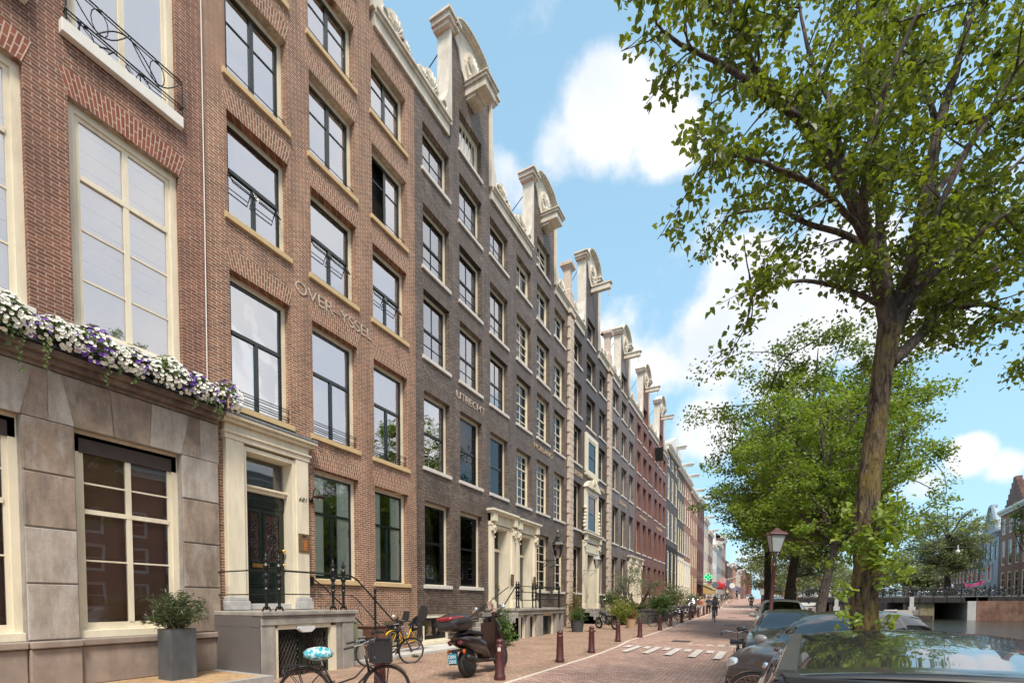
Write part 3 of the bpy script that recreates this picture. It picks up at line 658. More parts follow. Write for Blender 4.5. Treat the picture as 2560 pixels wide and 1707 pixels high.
mb.build('string_course',mat('dark_string_course',(.13,.10,.08),.8,var=.25,bump=.3,dirt=((.3,.24,.2),3)),P,bevel=.01)
for i,(a,b,c,d) in enumerate(gh):
    w=window(P,a,b,1.0,4.76-.0,sash=CREAM,gl=G_LOW,back=BROWN_REFL,mull=(.5,),rails=(.62,),bh=(.36,.77),x=Xs,dep=.24,fw=.11,sw=.07,bar=.03,sill=CREAM,sth=.14,sillp=-.05,backd=.08)
    mb=MB(); mb.box(Xs-.25,Xs-.15,a+.02,b-.02,4.38,4.7); mb.build('roller_box',mat('brown_awning_box',(.05,.035,.03)),w)
# window box with petunias on the string course
t=thing('flower_box','long dark window box overflowing with white and purple petunias above the stone ground floor','flower box',(-D+.2,4.2,5.9))
mb=MB(); mb.box(-D+.1,-D+.38,1.2,6.5,5.9,6.16); mb.build('trough',BLACKP,t,bevel=.01)
rg=random.Random(3)
def leafquad(mb,p,n,s,l=1.5,mi=0,fold=.25):
    n=Vector(n).normalized(); a=n.orthogonal().normalized(); a.rotate(Matrix.Rotation(rg.uniform(0,6.28),3,n)); b=n.cross(a)
    p=Vector(p); tip=p+a*s*l*.55-n*s*.15; back=p-a*s*l*.45
    mb.poly([back,p+b*s*.42+n*s*fold*.4+a*s*.05,tip]); mb.poly([back,tip,p-b*s*.42+n*s*fold*.4+a*s*.05])
fol=MB(); fw_=MB(); fp=MB()
PET_T=[i*2*PI/5 for i in range(5)]
def petunia(mb,p,n,r):
    n=Vector(n).normalized(); a=n.orthogonal().normalized(); b=n.cross(a); p=Vector(p); c=p-n*r*.5; k=10
    ring=[p+(a*math.cos(2*PI*i/k)+b*math.sin(2*PI*i/k))*r*(1.0 if i%2 else .82)+n*(0.02*r) for i in range(k)]
    for i in range(k): mb.poly([c,ring[i],ring[(i+1)%k]])
for i in range(2600):
    y=rg.uniform(1.2,6.62); a=rg.uniform(-.5,2.2); q=rg.uniform(.5,1)
    cx,cz=-D+.34,6.12; bulge=.26+.06*math.sin(y*5)+.05*math.sin(y*11)
    p=(cx+bulge*q*math.cos(a*1.0-.35)*.95,y,cz+.05+bulge*q*math.sin(a-.1)*1.1-.06)
    leafquad(fol,p,(rg.uniform(.2,1),rg.uniform(-.6,.6),rg.uniform(-.2,1)),.06)
for j in range(34):  # trailing strands
    y=rg.uniform(1.4,6.5); L=rg.uniform(.2,.75) if j%3==0 else rg.uniform(.1,.3); x0=-D+.55
    for k in range(int(L/.03)):
        leafquad(fol,(x0+rg.uniform(-.03,.03)-.05*k*.03,y+rg.uniform(-.03,.03)+.02*math.sin(k*.4),5.95-k*.03),(1,rg.uniform(-.5,.5),.3),.045)
for i in range(1250):
    y=rg.uniform(1.2,6.66); a=rg.uniform(-.75,1.9); bulge=.33+.06*math.sin(y*5)+.05*math.sin(y*11)
    n=(math.cos(a)+rg.uniform(-.3,.3),rg.uniform(-.6,.3),math.sin(a)+rg.uniform(-.2,.3))
    p=(-D+.34+bulge*math.cos(a-.1),y,6.10+bulge*math.sin(a-.05))
    pur=(.45*math.sin(y*3.3+.8)+.6*math.sin(y*8.1)+rg.uniform(-1.3,1.3))>.85
    petunia(fp if pur else fw_,p,n,rg.uniform(.028,.042))
fol.build('foliage',leafmat('petunia_leaf',(.07,.12,.03),(.14,.20,.05),.2,12),t)
fw_.build('white_petunias',mat('white_petal',(.80,.80,.72),.6,var=.08,scale=30),t); fp.build('purple_petunias',mat('purple_petal',(.16,.06,.38),.6,var=.3,scale=30),t)
# ================= house 1: OVERIJSSEL =================
P=house('reddish brown brick canal house with green sashes and ochre sills beside the stone fronted house',6.35,13.45)
C1=[(6.84,8.42),(9.1,10.72),(11.4,13.0)]; RW=[(2.16,5.35),(6.1,9.3),(10.37,12.83),(13.52,15.86),(16.65,18.55)]
ho=[(a,b,c,d) for i,(a,b) in enumerate(C1) for j,(c,d) in enumerate(RW) if not(i==0 and j==0)]
ho+=[(7.0,8.42,1.47,5.36),(11.7,12.75,.12,1.02)]
mb=MB(); wallgrid(mb,6.35,13.45,-.2,19.4,ho); shell_volume(mb,6.35,13.45,-.2,19.4); mb.build('wall',B_OV,P)
neck_gable(P,9.9,6.35,13.45,B_OV,win=True); window(P,9.07,10.73,19.45,21.1,rails=(.6,),back=ROOM)
for i,(a,b) in enumerate(C1):
    for j,(c,d) in enumerate(RW):
        if i==0 and j==0: continue
        k=dict(sill=OCHRE,arc=B_OVA)
        if j==0: window(P,a,b,c,d,gl=G_LOW,back=SHUT,rails=(.63,),mto=.63,sw=.06,backd=.02,**k)
        elif j==1: window(P,a,b,c,d,gl=G_SKY,back=BLIND if i!=2 else CURT,rails=(.60,),mto=.6,sw=.07,rail=4,**k)
        elif j==2: window(P,a,b,c,d,gl=G_SKY,rails=(.54,),mto=.54,sw=.07,hop=True,rail=1 if i else 0,**k)
        else: window(P,a,b,c,d,gl=G_SKY,back=BLIND if i+j!=5 else ROOM,rails=(),bh=(.66,),bar=.035,sw=.085,rail=2,openl=(i==2 and j==3),**k)
text('OVER–YSSEL',8.58,9.78,.46,PALELET,P,wid=2.74,off=-.006,ext=.008)
arch(P,11.55,12.9,1.05,B_OVA,h=.4); arch(P,9.2,10.8,1.05,B_OVA,h=.45)
w=window(P,11.7,12.75,.12,1.02,gl=G_LOW,back=ROOM,rails=(),mull=(),sill=None)
mb=MB()
for i in range(9): mb.tube([(-D-.12,11.75+i*.12,.2),(-D-.12,11.75+i*.12+.25,.95)],.012,4)
mb.build('cellar_grille',IRON,w)
# cellar/brick relief under the sills; wire
mb=MB(); mb.tube([(-D+.02,6.28,5.95),(-D+.02,6.30,10),(-D+.02,6.33,19.4)],.012,5); mb.build('downlead',WHITE,P)
# red model in the middle window
t=thing('paper_model','red model of a building with a pointed tower standing behind the middle first-floor pane','model',(-D-.33,10.05,6.35))
mb=MB(); 
mb.box(-D-.42,-D-.335,9.98,10.5,6.33,7.0); mb.box(-D-.42,-D-.335,10.02,10.32,7.0,7.12); mb.prism([(-D-.4,10.08,7.12),(-D-.4,10.26,7.12),(-D-.4,10.17,7.62)],(.06,0,0)); mb.build('model_body',mat('red_card',(.4,.03,.06),.7),t)
mb=MB(); mb.box(-D-.335,-D-.33,10.02,10.46,6.7,6.72); mb.build('model_band',mat('dark_red_card',(.2,.02,.03)),t)
# door surround
x=-D; mb=MB()
for a,b in((6.6,7.02),(8.42,8.8)):
    mb.box(x-.02,x+.14,a,b,1.78,5.38)
mb.box(x-.36,x+.10,7.02,7.1,1.47,5.33); mb.box(x-.36,x+.10,8.34,8.42,1.47,5.33); mb.box(x-.36,x+.1,7.1,8.34,5.22,5.33)
mb.box(x-.34,x-.16,7.1,8.34,4.36,4.48); mb.box(x-.34,x-.1,7.1,8.34,4.44,4.50)
mb.box(x-.02,x+.16,6.56,8.84,5.38,5.5); mb.box(x-.02,x+.20,6.53,8.87,5.5,5.56); mb.box(x-.02,x+.14,6.58,8.82,5.56,5.74); mb.box(x-.02,x+.24,6.50,8.9,5.74,5.82); mb.box(x-.02,x+.32,6.44,8.97,5.82,5.9)
f=mb.build('door_surround',CREAM,P,bevel=.012)
mb=MB()
for a,b in((6.53,7.08),(8.37,8.87)): mb.box(x-.1,x+.2,a,b,1.47,1.68); mb.box(x-.1,x+.17,a+.03,b-.03,1.68,1.78)
mb.box(x-.4,x-.02,7.08,8.37,1.47,1.62); mb.build('stone_base_block',LSTONE,f,bevel=.015)
mb=MB(); mb.prism([(x-.02,6.42,5.9),(x+.34,6.42,5.9),(x+.3,6.42,5.96),(x-.02,6.42,6.07)],(0,2.57,0)); mb.build('lead_cover',LEAD,f)
mb=MB(); mb.box(x-.3,x-.29,7.1,8.34,4.5,5.22); mb.build('fanlight_pane',G_LOW,f); mb=MB(); mb.box(x-.5,x-.45,7.1,8.34,4.3,5.3); mb.build('pane_backing',ROOM,f)
mb=MB(); X=x-.27
mb.box(X-.06,X,7.1,8.34,1.62,4.36)
mb.box(X,X+.025,7.1,8.34,4.02,4.3)
for i in range(22): mb.box(X+.025,X+.04,7.2+i*.045,7.22+i*.045,4.08,4.2)
for a,b in((7.14,7.66),(7.74,8.22)):
    mb.box(X,X+.03,a,b,3.88,3.94); mb.box(X,X+.03,a,b,2.62,2.68); mb.box(X,X+.03,a,a+.05,2.68,3.88); mb.box(X,X+.03,b-.05,b,2.68,3.88)
for c,d in((1.7,1.98),(2.05,2.5)): mb.box(X,X+.02,7.2,8.15,c,d); mb.box(X+.02,X+.035,7.26,8.09,c+.06,d-.06)
mb.box(X,X+.03,7.12,8.22,2.52,2.56)
d_=mb.build('door',DGREEN,P,bevel=.006)
mb=MB()
for a,b in((7.19,7.61),(7.79,8.17)): mb.box(X+.001,X+.006,a,b,2.68,3.88)
mb.build('door_pane',mat('brown_pane',(.06,.035,.03),.12),d_)
mb=MB()
for c in(7.40,7.98):
    XX=X+.03
    mb.tube([(XX,c,2.68),(XX,c,3.88)],.012,5)
    mb.tube([(XX,c+.13*math.cos(t),3.25+.13*math.sin(t)) for t in [i*PI/8 for i in range(17)]],.012,5); mb.tube([(XX,c+.06*math.cos(t),3.25+.06*math.sin(t)) for t in [i*PI/6 for i in range(13)]],.012,5); mb.tube([(XX,c-.17,3.25),(XX,c+.17,3.25)],.008,4)
    for s in(-1,1):
        for zc,v in((3.68,1),(2.84,-1)):
            mb.tube([(XX,c+s*(.10+.07*(1-t/8)*math.cos(t)),zc+v*(-.02+.07*(1-t/8)*math.sin(t))) for t in [i*.55 for i in range(12)]],.010,5)
            mb.tube([(XX,c+s*(.11+.045*math.cos(t)),zc-v*.13+.045*math.sin(t)) for t in [i*.6 for i in range(10)]],.010,5)
            mb.tube([(XX,c,zc-v*.25),(XX,c+s*.07,zc-v*.1),(XX,c+s*.13,zc+v*.12),(XX,c+s*.16,zc+v*.17)],.009,5)
        mb.tube([(XX,c,3.4),(XX,c+s*.08,3.46),(XX,c+s*.13,3.44)],.009,4); mb.tube([(XX,c,3.08),(XX,c+s*.08,3.03),(XX,c+s*.13,3.06)],.009,4)
mb.build('door_ironwork',mat('worn_black_iron',(.05,.05,.05),.35,.5),d_)
mb=MB()
for z,r in((2.98,.05),(2.62,.032)): mb.tube([(X,8.26,z),(X+.06,8.26,z)],.02,8); mb.ball((X+.08,8.26,z),r,n=12,k=8)
mb.box(X+.03,X+.045,7.42,7.88,2.52,2.62); mb.build('door_fitting',BRASS,d_,smooth=False)
mb=MB(); mb.box(X+.045,X+.05,7.47,7.83,2.545,2.595); mb.build('letter_slot',mat('slot',(.35,.2,.08),.4,.8),d_)
text('681',8.49,4.30,.155,BLACKP,f,x=x+.142,ext=.002,shear=.35,wid=.25,name='house_number')
t=thing('intercom_panel','brass doorbell panel with a column of buttons on the right cream pilaster','intercom',(x+.14,8.62,3.2))
mb=MB(); mb.box(x+.14,x+.16,8.455,8.79,2.97,3.46); mb.build('plate',mat('brushed_brass',(.33,.21,.10),.4,.7),t,bevel=.004)
mb=MB(); mb.box(x+.16,x+.165,8.57,8.68,3.37,3.42); 
mb.build('speaker_slot',PLASTIC,t)
mb=MB()
for i in range(6): mb.box(x+.16,x+.166,8.62,8.71,3.03+i*.045,3.062+i*.045)
mb.build('name_plate',mat('orange_name_plate',(.55,.16,.05)),t)
mb=MB()
for i in range(6): mb.ball((x+.162,8.57,3.045+i*.045),.012,n=6,k=4)
mb.build('push_button',ALU,t)
t=thing('wall_lamp','small dark barn style wall lamp on a curved arm right of the cream door surround','wall lamp',(x,8.97,4.42))
mb=MB(); mb.lathe([(.07,0),(.07,.03),(.045,.06)],(x,8.97,4.42),10,axis='x'); mb.tube([(x+.04,8.97,4.42),(x+.09,8.97,4.5),(x+.12,8.98,4.68),(x+.18,9.0,4.74),(x+.25,9.03,4.68),(x+.27,9.05,4.58)],.014,6); mb.build('arm',IRON,t)
mb=MB(); mb.lathe([(.02,.07),(.05,.05),(.08,.02),(.18,-.03),(.17,-.035),(.05,.0)],(x+.27,9.05,4.52),14); mb.build('shade',mat('bronze_shade',(.09,.07,.05),.4,.6),t)
mb=MB(); mb.ball((x+.27,9.05,4.43),.05,.05,.07,n=10,k=7); mb.build('bulb',G_MID,t,smooth=True)
# ---- stoop ----
fx=-9.22
P2=thing('front_stoop','stone stoop with grey side cladding and a lattice cellar door below','stoop',(-10,7.5,0))
mb=MB(); mb.box(-D,fx+.04,6.27,8.92,1.36,1.46); mb.box(-D,fx+.0,6.30,8.88,1.31,1.36); mb.build('deck',BLUEST,P2,bevel=.02)
mb=MB(); mb.box(fx-.25,fx-.02,6.29,6.62,-.2,1.16); mb.box(fx-.25,fx-.02,8.47,8.82,-.2,1.16); mb.box(fx-.25,fx,6.29,8.86,1.16,1.31); mb.box(fx-.2,fx-.06,8.28,8.47,-.2,1.16); mb.build('stone_front',BLUEST,P2,bevel=.012)
mb=MB(); mb.box(-D+.12,fx-.27,6.272,6.288,.16,1.36); mb.box(-D+.12,fx-.03,6.268,6.272,1.13,1.34); mb.box(-D+.12,fx-.03,6.268,6.272,.16,1.115);mb.build('side_cladding',GREYP,P2)
mb=MB(); mb.box(-D,fx-.3,8.6,8.85,-.2,1.31); mb.build('side_wall',BLUEST,P2)
mb=MB(); mb.box(fx-.2,fx-.05,6.62,6.7,-.2,1.1); mb.box(fx-.2,fx-.05,8.12,8.28,-.2,1.1); mb.box(fx-.2,fx-.05,6.7,8.12,1.06,1.16); cf=mb.build('cellar_door_frame',CREAM,P2)
mb=MB(); XX=fx-.16
mb.box(XX-.08,XX-.05,6.7,8.12,-.2,1.06)
for a,b in((6.7,7.36),(7.44,8.12)):
    mb.box(XX-.05,XX,a,a+.07,-.2,1.06); mb.box(XX-.05,XX,b-.07,b,-.2,1.06); mb.box(XX-.05,XX,a+.07,b-.07,.96,1.06)
mb.box(XX-.05,XX+.02,7.36,7.44,-.2,1.06)
cd=mb.build('cellar_door',DGREEN,cf)
mb=MB()
for a,b in((6.77,7.29),(7.51,8.05)):
    n=6
    for i in range(n):
        for k in range(12):
            cy_=a+(b-a)*(i+.5+(.5 if k%2 else 0))/n; 
            if cy_>b-.02: continue
            cz=-.13+k*.093; r=.047
            mb.tube([(XX-.02,cy_+r*math.cos(t),cz+r*math.sin(t)) for t in [q*PI/3 for q in range(6)]],.009,4,closed=True)
            mb.ball((XX-.015,cy_,cz),.012,n=5,k=3)
mb.build('lattice',mat('rusty_iron',(.045,.035,.03),.5,.4,var=.5,scale=20),cd)
mb=MB(); mb.prism([(fx-.04,7.18,1.06),(fx-.04,7.26,1.0),(fx-.04,7.48,1.0),(fx-.04,7.56,1.06),(fx-.04,7.56,1.1),(fx-.04,7.18,1.1)],(.09,0,0)); mb.build('bulkhead_light',mat('frosted_lens',(.6,.6,.6),.3),P2,bevel=.02)
# cast iron balusters
def baluster(y,z=1.46,h=1.16,x=fx-.06,s=1.0):
    pr=[(.035,0.04),(.04,.1),(.03,.14),(.032,.42),(.05,.44),(.05,.47),(.034,.5),(.05,.55),(.055,.6),(.035,.68),(.06,.72),(.065,.76),(.03,.8),(.032,.86),(.055,.9),(.06,.96),(.04,1.0),(.02,1.03),(.05,1.06),(.045,1.1),(.02,1.13),(.03,1.16),(.0,1.24)]
    mb.lathe([(r*s,q*h/1.16) for r,q in pr],(x,y,z),9)
    for q in (-1,1): mb.tube([(x,y,z+.1),(x,y+q*.06,z+.08),(x,y+q*.09,z+.02),(x,y+q*.09,z)],.018,5)
t=thing('stoop_railing','ornate black cast iron railing along the edge of the stoop of number 681','railing',(fx,7.5,1.46))
for y in(6.45,6.75,8.21,8.53): mb=MB(); baluster(y); mb.build('baluster',IRON,t)
mb=MB()
yv=8.53
mb.tube([(-D+.02,6.38,2.33),(fx-.06,6.45,2.34)],.016,6); mb.tube([(-D+.02,6.38,1.82),(fx-.06,6.45,1.82)],.014,6)
mb.tube([(fx-.06,6.45,2.34),(fx-.06,8.75,2.33),(fx-.06,9.0,2.22),(fx-.06,10.3,1.15),(fx-.06,10.6,1.1)],.022,7)
mb.tube([(fx-.06,6.45,1.83),(fx-.06,8.75,1.83),(fx-.06,8.95,1.75),(fx-.06,9.8,1.0)],.014,6)
mb.tube([(-D+.1,8.9,2.3),(-D+.16,9.2,2.1),(-D+.2,10.9,.75)],.02,6); mb.box(-D,-D+.14,8.84,8.93,2.1,2.35)
mb.build('handrail',IRON,t)
mb=MB(); baluster(10.5,.15,1.05); mb.build('newel_post',IRON,t); mb=MB(); mb.lathe([(.03,0),(.03,.9),(.045,.92),(.03,.96),(.04,1.1),(0,1.2)],(fx+.25,9.3,.9),8); mb.build('newel_post',IRON,t)
# stairs parallel to the facade
t=thing('stone_steps','narrow stone steps going down along the brown brick wall from the lattice stoop','steps',(-10.3,9.8,0))
mb=MB()
for i in range(7): mb.box(-D,-9.85,8.92+i*.27,8.92+(i+1)*.27+.02,-.1,1.26-i*.185)
mb.build('step_block',BLUEST,t,bevel=.015)
# ================= houses 2 and 3: UTRECHT, HOLLAND =================
RB=[(2.16,5.36),(6.44,9.3),(10.38,12.87),(13.53,15.86),(16.92,18.66)]
RC=[(2.16,5.37),(6.45,9.37),(10.43,12.93),(13.58,15.9),(16.68,18.66),(19.5,21.15)]
def grey_house(label,y0,y1,cols,yc,wm,am,name,ny,nz,nw,style,door,quoin=(),gable='box',rb=RB,rc=RC,sillm=SILLW,letters=GOLD,skip=(),lsz=.42,stone=OFFW,gwin=True,zb=-.3):
    P=house(label,y0,y1)
    def row(i,j): return (rc if i==1 else rb)[j]
    ho=[(a,b,*row(i,j)) for i,(a,b) in enumerate(cols) for j in range(5) if (i,j) not in skip and not(j==0 and (i in door))]
    extra=[(d[2],d[3],d[4],d[5]) for d in PORT.get(y0,[])]+CELL.get(y0,[])
    mb=MB(); wallgrid(mb,y0,y1,zb,19.4,ho+extra); shell_volume(mb,y0,y1,zb,19.4); mb.build('wall',wm,P)
    if gable: neck_gable(P,yc,y0,y1,wm,beam=gable,stone=stone,win=gwin,top={27.92:24.7,37.27:24.1,45.31:24.4,53.6:24.4}.get(y0,23.6),ah=.62 if y0<27 else .85)
    for i,(a,b) in enumerate(cols):
        for j in range(5):
            if (i,j) in skip or (j==0 and i in door): continue
            c,d=row(i,j); window(P,a,b,c,d,sill=sillm,arc=am,**style(i,j))
    if gable and gwin: window(P,yc-.83,yc+.83,19.45,21.1,sill=sillm,**style(1,5))
    if name: text(name,ny,nz,lsz,letters,P,wid=nw,off=-.004)
    return P
PORT={13.45:[(18.42,20.78,18.78,20.1,1.38,5.15)],20.7:[(20.95,23.3,21.4,22.7,1.38,5.15)]}
CELL={13.45:[(13.75,15.35,.08,1.22)],20.7:[]}
def st_u(i,j):
    if j==5: return dict(sash=CREAM,gl=G_MID,back=CURT,rails=(),mull=(),bv=(.16,.33,.5,.67,.84))
    if j==0: return dict(sash=BLACKP,gl=G_LOW,back=ROOM,rails=(.53,),mull=(),sw=.07,curtain=(.62,1.0,CURT) if i else None)
    if j==1: return dict(sash=BLACKP,gl=G_LOW if i else G_SKY,back=ROOM,rails=(.5,),mull=(),sw=.075)
    if j==4: return dict(sash=BLACKP,gl=G_MID,back=ROOM if i<2 else CURT,rails=(),mull=(),bv=(.45,),bh=(.5,),rail=1 if i==0 else 2)
    return dict(sash=BLACKP,gl=G_MID,back=CURT if j==2 else ROOM,rails=(.5,),mull=(),bv=(.5,) if j<3 or i else (.48,),bh=(.26,),sw=.06,rail=1+(i==1) if j==3 else 0,curtain=(.55,.98,CURT) if j==2 else None)
def st_h(i,j):
    if j==0: return dict(sash=CREAM,gl=G_LOW,back=ROOM,rails=(.55,),mull=(),bv=(.5,),bh=(.18,.37,.7,.85),fw=.09,sw=.05,bar=.035)
    if j==1: return dict(sash=CREAM,gl=G_LOW,back=CURT,rails=(.72,),mull=(),bv=(.33,.66),bh=(.18,.36,.54,.86),sw=.05,bar=.035)
    if j>=4: return dict(sash=CREAM,gl=G_LOW,back=ROOM,rails=(.55,) if j==5 else (),mull=(),bv=(.5,),bh=(.28,.75),sw=.05,bar=.035,rail=0)
    return dict(sash=CREAM,gl=G_LOW,back=ROOM,rails=(.52,),mull=(),bv=(.5,),bh=(.17,.34,.76),sw=.05,bar=.035)
C2=[(13.9,15.5),(16.2,17.88),(18.6,20.26)]; C3=[(21.16,22.8),(23.52,25.2),(25.9,27.55)]
P=grey_house('dark grey gabled house with black sashes, directly right of the brown brick house',13.45,20.7,C2,17.05,B_GR,B_GRA,'UTRECHT',15.95,9.8,2.13,st_u,(2,),letters=PALELET)
pf=portal(P,18.42,20.78,1.38,5.86,18.78,20.1,5.15,4.05)
mb=MB()  # scrolled ironwork in the fanlight
for i in range(9): a=18.85+i*.145; mb.tube([(-D-.5+.03,a+.05*math.cos(t),4.28+.09*math.sin(t)+.06*(4-abs(i-4))/4*(i%2)) for t in [q*.7 for q in range(10)]],.012,4)
mb.tube([(-D-.47,19.44,4.2),(-D-.47,19.44,5.0)],.012,4); mb.build('fanlight_ironwork',IRON,pf)
w=window(P,13.75,15.35,.08,1.22,gl=G_LOW,back=mat('rattan_screen',(.36,.22,.09),.8,var=.25,scale=30),rails=(),mull=(.5,),sash=BLACKP,sill=CREAM,fw=.13,sw=.1,dep=.12,sillp=.03,backd=.03)
arch(P,13.75,15.35,1.24,B_GRA,h=.4)
P=grey_house('dark grey gabled house with small-paned cream windows left of the stone quoin strip',20.7,27.92,C3,24.35,B_GR,B_GRA,'HOLLAND',23.2,9.88,2.4,st_h,(0,))
portal(P,20.95,23.3,1.38,5.82,21.4,22.7,5.1,4.0)
# nameplates
for lab,y in(('dark bronze name plate on the reveal of the left cream doorway of the twin portals',20.3),('dark bronze name plate on the reveal of the right cream doorway of the twin portals',22.82)):
    t=thing('name_plate',lab,'name plate',(-D+.13,y,2.6)); mb=MB(); mb.box(-D+.145,-D+.165,y,y+.26,2.45,3.0); mb.build('plate',mat('bronze_plate',(.12,.055,.03),.4,.4),t)
    mb=MB()
    for k in range(7): mb.box(-D+.165,-D+.168,y+.04,y+.2,2.5+k*.065,2.52+k*.065)
    mb.build('plate_line',mat('plate_text',(.4,.25,.12)),t)
# shared stoop with balusters
t=thing('front_stoop','wide stone stoop shared by the twin cream portals with cellar doors underneath','stoop',(-10,20,0))
mb=MB(); mb.box(-D,-9.26,18.1,23.6,1.28,1.38); mb.box(-D,-9.32,18.15,23.5,1.1,1.28)
for a,b in((18.15,18.5),(19.15,19.4),(20.2,20.75),(20.75,20.85),(22.5,22.85),(23.2,23.5)): mb.box(-D,-9.36,a,b,-.25,1.1)
for i in range(6): mb.box(-D,-9.3,16.5+i*.27,18.15,-.1+.0,.2+i*.2)
mb.build('deck',BLUEST,t,bevel=.015)
mb=MB()
for a,b in((18.5,19.15),(19.4,20.2),(20.95,22.4)): mb.box(-9.6,-9.5,a,a+.08,-.2,1.08); mb.box(-9.6,-9.5,b-.08,b,-.2,1.08); mb.box(-9.6,-9.5,a,b,1.0,1.1)
mb.build('cellar_door_frame',CREAM,t)
mb=MB(); mb.box(-9.7,-9.62,18.5,22.4,-.25,1.1); mb.box(-9.62,-9.6,21.1,21.6,-.1,.95); mb.box(-9.62,-9.6,21.75,22.25,-.1,.95); mb.build('cellar_door',DGREEN,t)
t=thing('stoop_railing','black cast iron railing around the shared stoop of the twin cream portals','railing',(-9.4,20,1.38))
for y in(17.95+.2,18.35,19.76,20.1): mb=MB(); baluster(y,1.38,1.12,x=-9.4); mb.build('baluster',IRON,t)
mb=MB()
for y in(20.56,22.92): mb.lathe([(.075,0),(.075,.08),(.05,.1),(.05,.8),(.07,.84),(.05,.88),(.07,1.0),(.05,1.08),(0,1.18)],(-9.4,y,1.38),10)
mb.lathe([(.06,0),(.04,.1),(.04,.75),(.07,.8),(.03,.86),(.08,.95),(.03,1.05),(0,1.25)],(-9.4,16.6,.3),10)
mb.build('newel_post',IRON,t)
mb=MB()
for z in(2.36,2.1,1.75): mb.tube([(-9.4,18.15,z),(-9.4,20.1,z)],.02,6)
for z in(2.4,1.8): mb.tube([(-9.4,20.56,z),(-9.4,22.92,z),(-10.9,22.92,z)],.025,6)
mb.tube([(-9.4,18.1,2.35),(-9.4,16.6,1.2)],.025,6); mb.tube([(-9.38,17.4,2.3),(-9.38,14.3,1.05)],.018,6)
mb.build('handrail',IRON,t)
# gas-style lantern on the wall
def wall_lantern(label,y,z,m,s=1.0,proj=1.0):
    t=thing('wall_lantern',label,'lantern',(-D,y,z)); x=-D+proj
    mb=MB(); mb.tube([(-D,y-.0,z-.55),(-D+.3,y,z-.35),(-D+.6,y,z-.5),(x,y,z-.15)],.022,6); mb.tube([(-D,y,z-.05),(-D+.5,y,z-.12),(x,y,z-.12)],.02,6)
    for k in range(3): mb.tube([(-D+.3+.1*math.cos(q*.7),y,z-.2+.12*math.sin(q*.7)) for q in range(9)],.012,4)
    mb.build('bracket',m,t)
    mb=MB(); b,w=.10*s,.24*s
    mb.lathe([(b,0),(b,.03)],(x,y,z),6)
    for i in range(6):
        a=2*PI*i/6+PI/6; mb.tube([(x+b*math.cos(a),y+b*math.sin(a),z),(x+w*math.cos(a),y+w*math.sin(a),z+.58*s)],.012,5)
    mb.lathe([(w*1.12,.56*s),(w*1.15,.6*s),(w*.9,.68*s),(w*.4,.78*s),(w*.35,.86*s),(w*.5,.9*s),(w*.2,.98*s),(w*.1,1.05*s),(w*.22,1.12*s),(0,1.25*s)],(x,y,z),6)
    mb.build('frame',m,t)
    mb=MB(); mb.lathe([(b*.95,.02),(w*.95,.57*s)],(x,y,z),6); mb.build('pane',G_MID,t)
    mb=MB(); mb.lathe([(w*1.16,.575*s),(w*1.18,.6*s)],(x,y,z),6); mb.lathe([(b*1.1,0),(b*1.15,.03)],(x,y,z),6); mb.ball((x,y,z+1.2*s),.03,n=6,k=4); mb.build('gilt_trim',GOLD,t)
wall_lantern('black and gilt hexagonal lantern on a scrolled bracket beside the twin portals',24.1,4.05,BLACKP,1.25,1.0)
wall_lantern('pale glass lantern on a black bracket in front of the sculpted portal',30.6,3.9,mat('pale_lantern_metal',(.3,.32,.33),.4),1.0,1.1)
# ================= house 4: GELDERLAND with portal and quoins =================
def st_g(i,j):
    if j==5: return dict(sash=BLACKP,gl=G_MID,back=ROOM,rails=(),mull=(),bv=(.5,))
    return dict(sash=BLACKP,gl=G_MID if j>1 else G_LOW,back=CURT if (i+j)%2 else ROOM,rails=(.5,),mull=(),bv=(.5,) if j>2 else (),sw=.07,dep=.36)
C4=[(28.95,30.6),(31.55,33.5),(34.4,36.0)]
PORT[27.92]=[(31.0,34.0,31.7,33.3,1.2,4.9)]; 
P=grey_house('plum black gabled house with a sculpted cream portal between two stone quoin strips',27.92,37.27,C4,32.5,B_GE,None,None,0,0,0,st_g,(1,),skip={(1,2),(1,1)},gable='beam',rb=[(2.16,5.3),(6.35,9.5),(10.6,13.1),(13.75,15.95),(16.95,18.7)],rc=[(2.2,5.3),(6.4,9.2),(10.7,13.1),(13.6,15.9),(16.7,18.66)])
text('GELDER',29.0,9.93,.42,GOLD,P,wid=1.85,off=.003); text('LAND',34.3,9.93,.42,GOLD,P,wid=1.5,off=.003)
mb=MB()
for a,b in((27.95,28.75),(36.35,37.22)):
    z=.1
    for k in range(54):
        h=.355; o=.05 if k%2 else .10; mb.box(-D-.02,-D+.16,a+.05-(o-.05),b-.05+(o-.05)-.0,z+.012,z+h-.012); mb.box(-D-.02,-D+.145,a+.06,b-.06,z-.02,z+.02); z+=h
    mb.box(-D-.2,-D+.25,a-.04,b+.04,19.35,19.6); mb.box(-D-.2,-D+.14,a,b,19.6,20.6)
    mb.lathe([(.42,0),(.42,.25),(.3,.35),(.3,1.5),(.38,1.6),(.55,1.75),(.55,1.95),(.4,2.0)],(-D-.15,(a+b)/2,20.6),4)
mb.build('quoin_strip',mat('warm_stone_paint',(.62,.50,.40),.6,var=.08,dirt=((.42,.33,.26),3)),P,bevel=.02)
portal(P,30.85,34.3,1.2,6.45,31.75,33.2,5.1,4.2)
mb=MB(); x=-D  # balcony door above with sculpted hood
mb.box(x,x+.16,31.1,31.5,6.5,9.5); mb.box(x,x+.16,33.5,33.9,6.5,9.5); mb.box(x,x+.16,31.5,33.5,9.15,9.5)
mb.prism([(x,31.0+3.0*t,9.5+.65*math.sin(PI*t)**.7) for t in [i/12 for i in range(13)]],(.3,0,0)); 
f=mb.build('carved_window_surround',CREAM,P,bevel=.01)
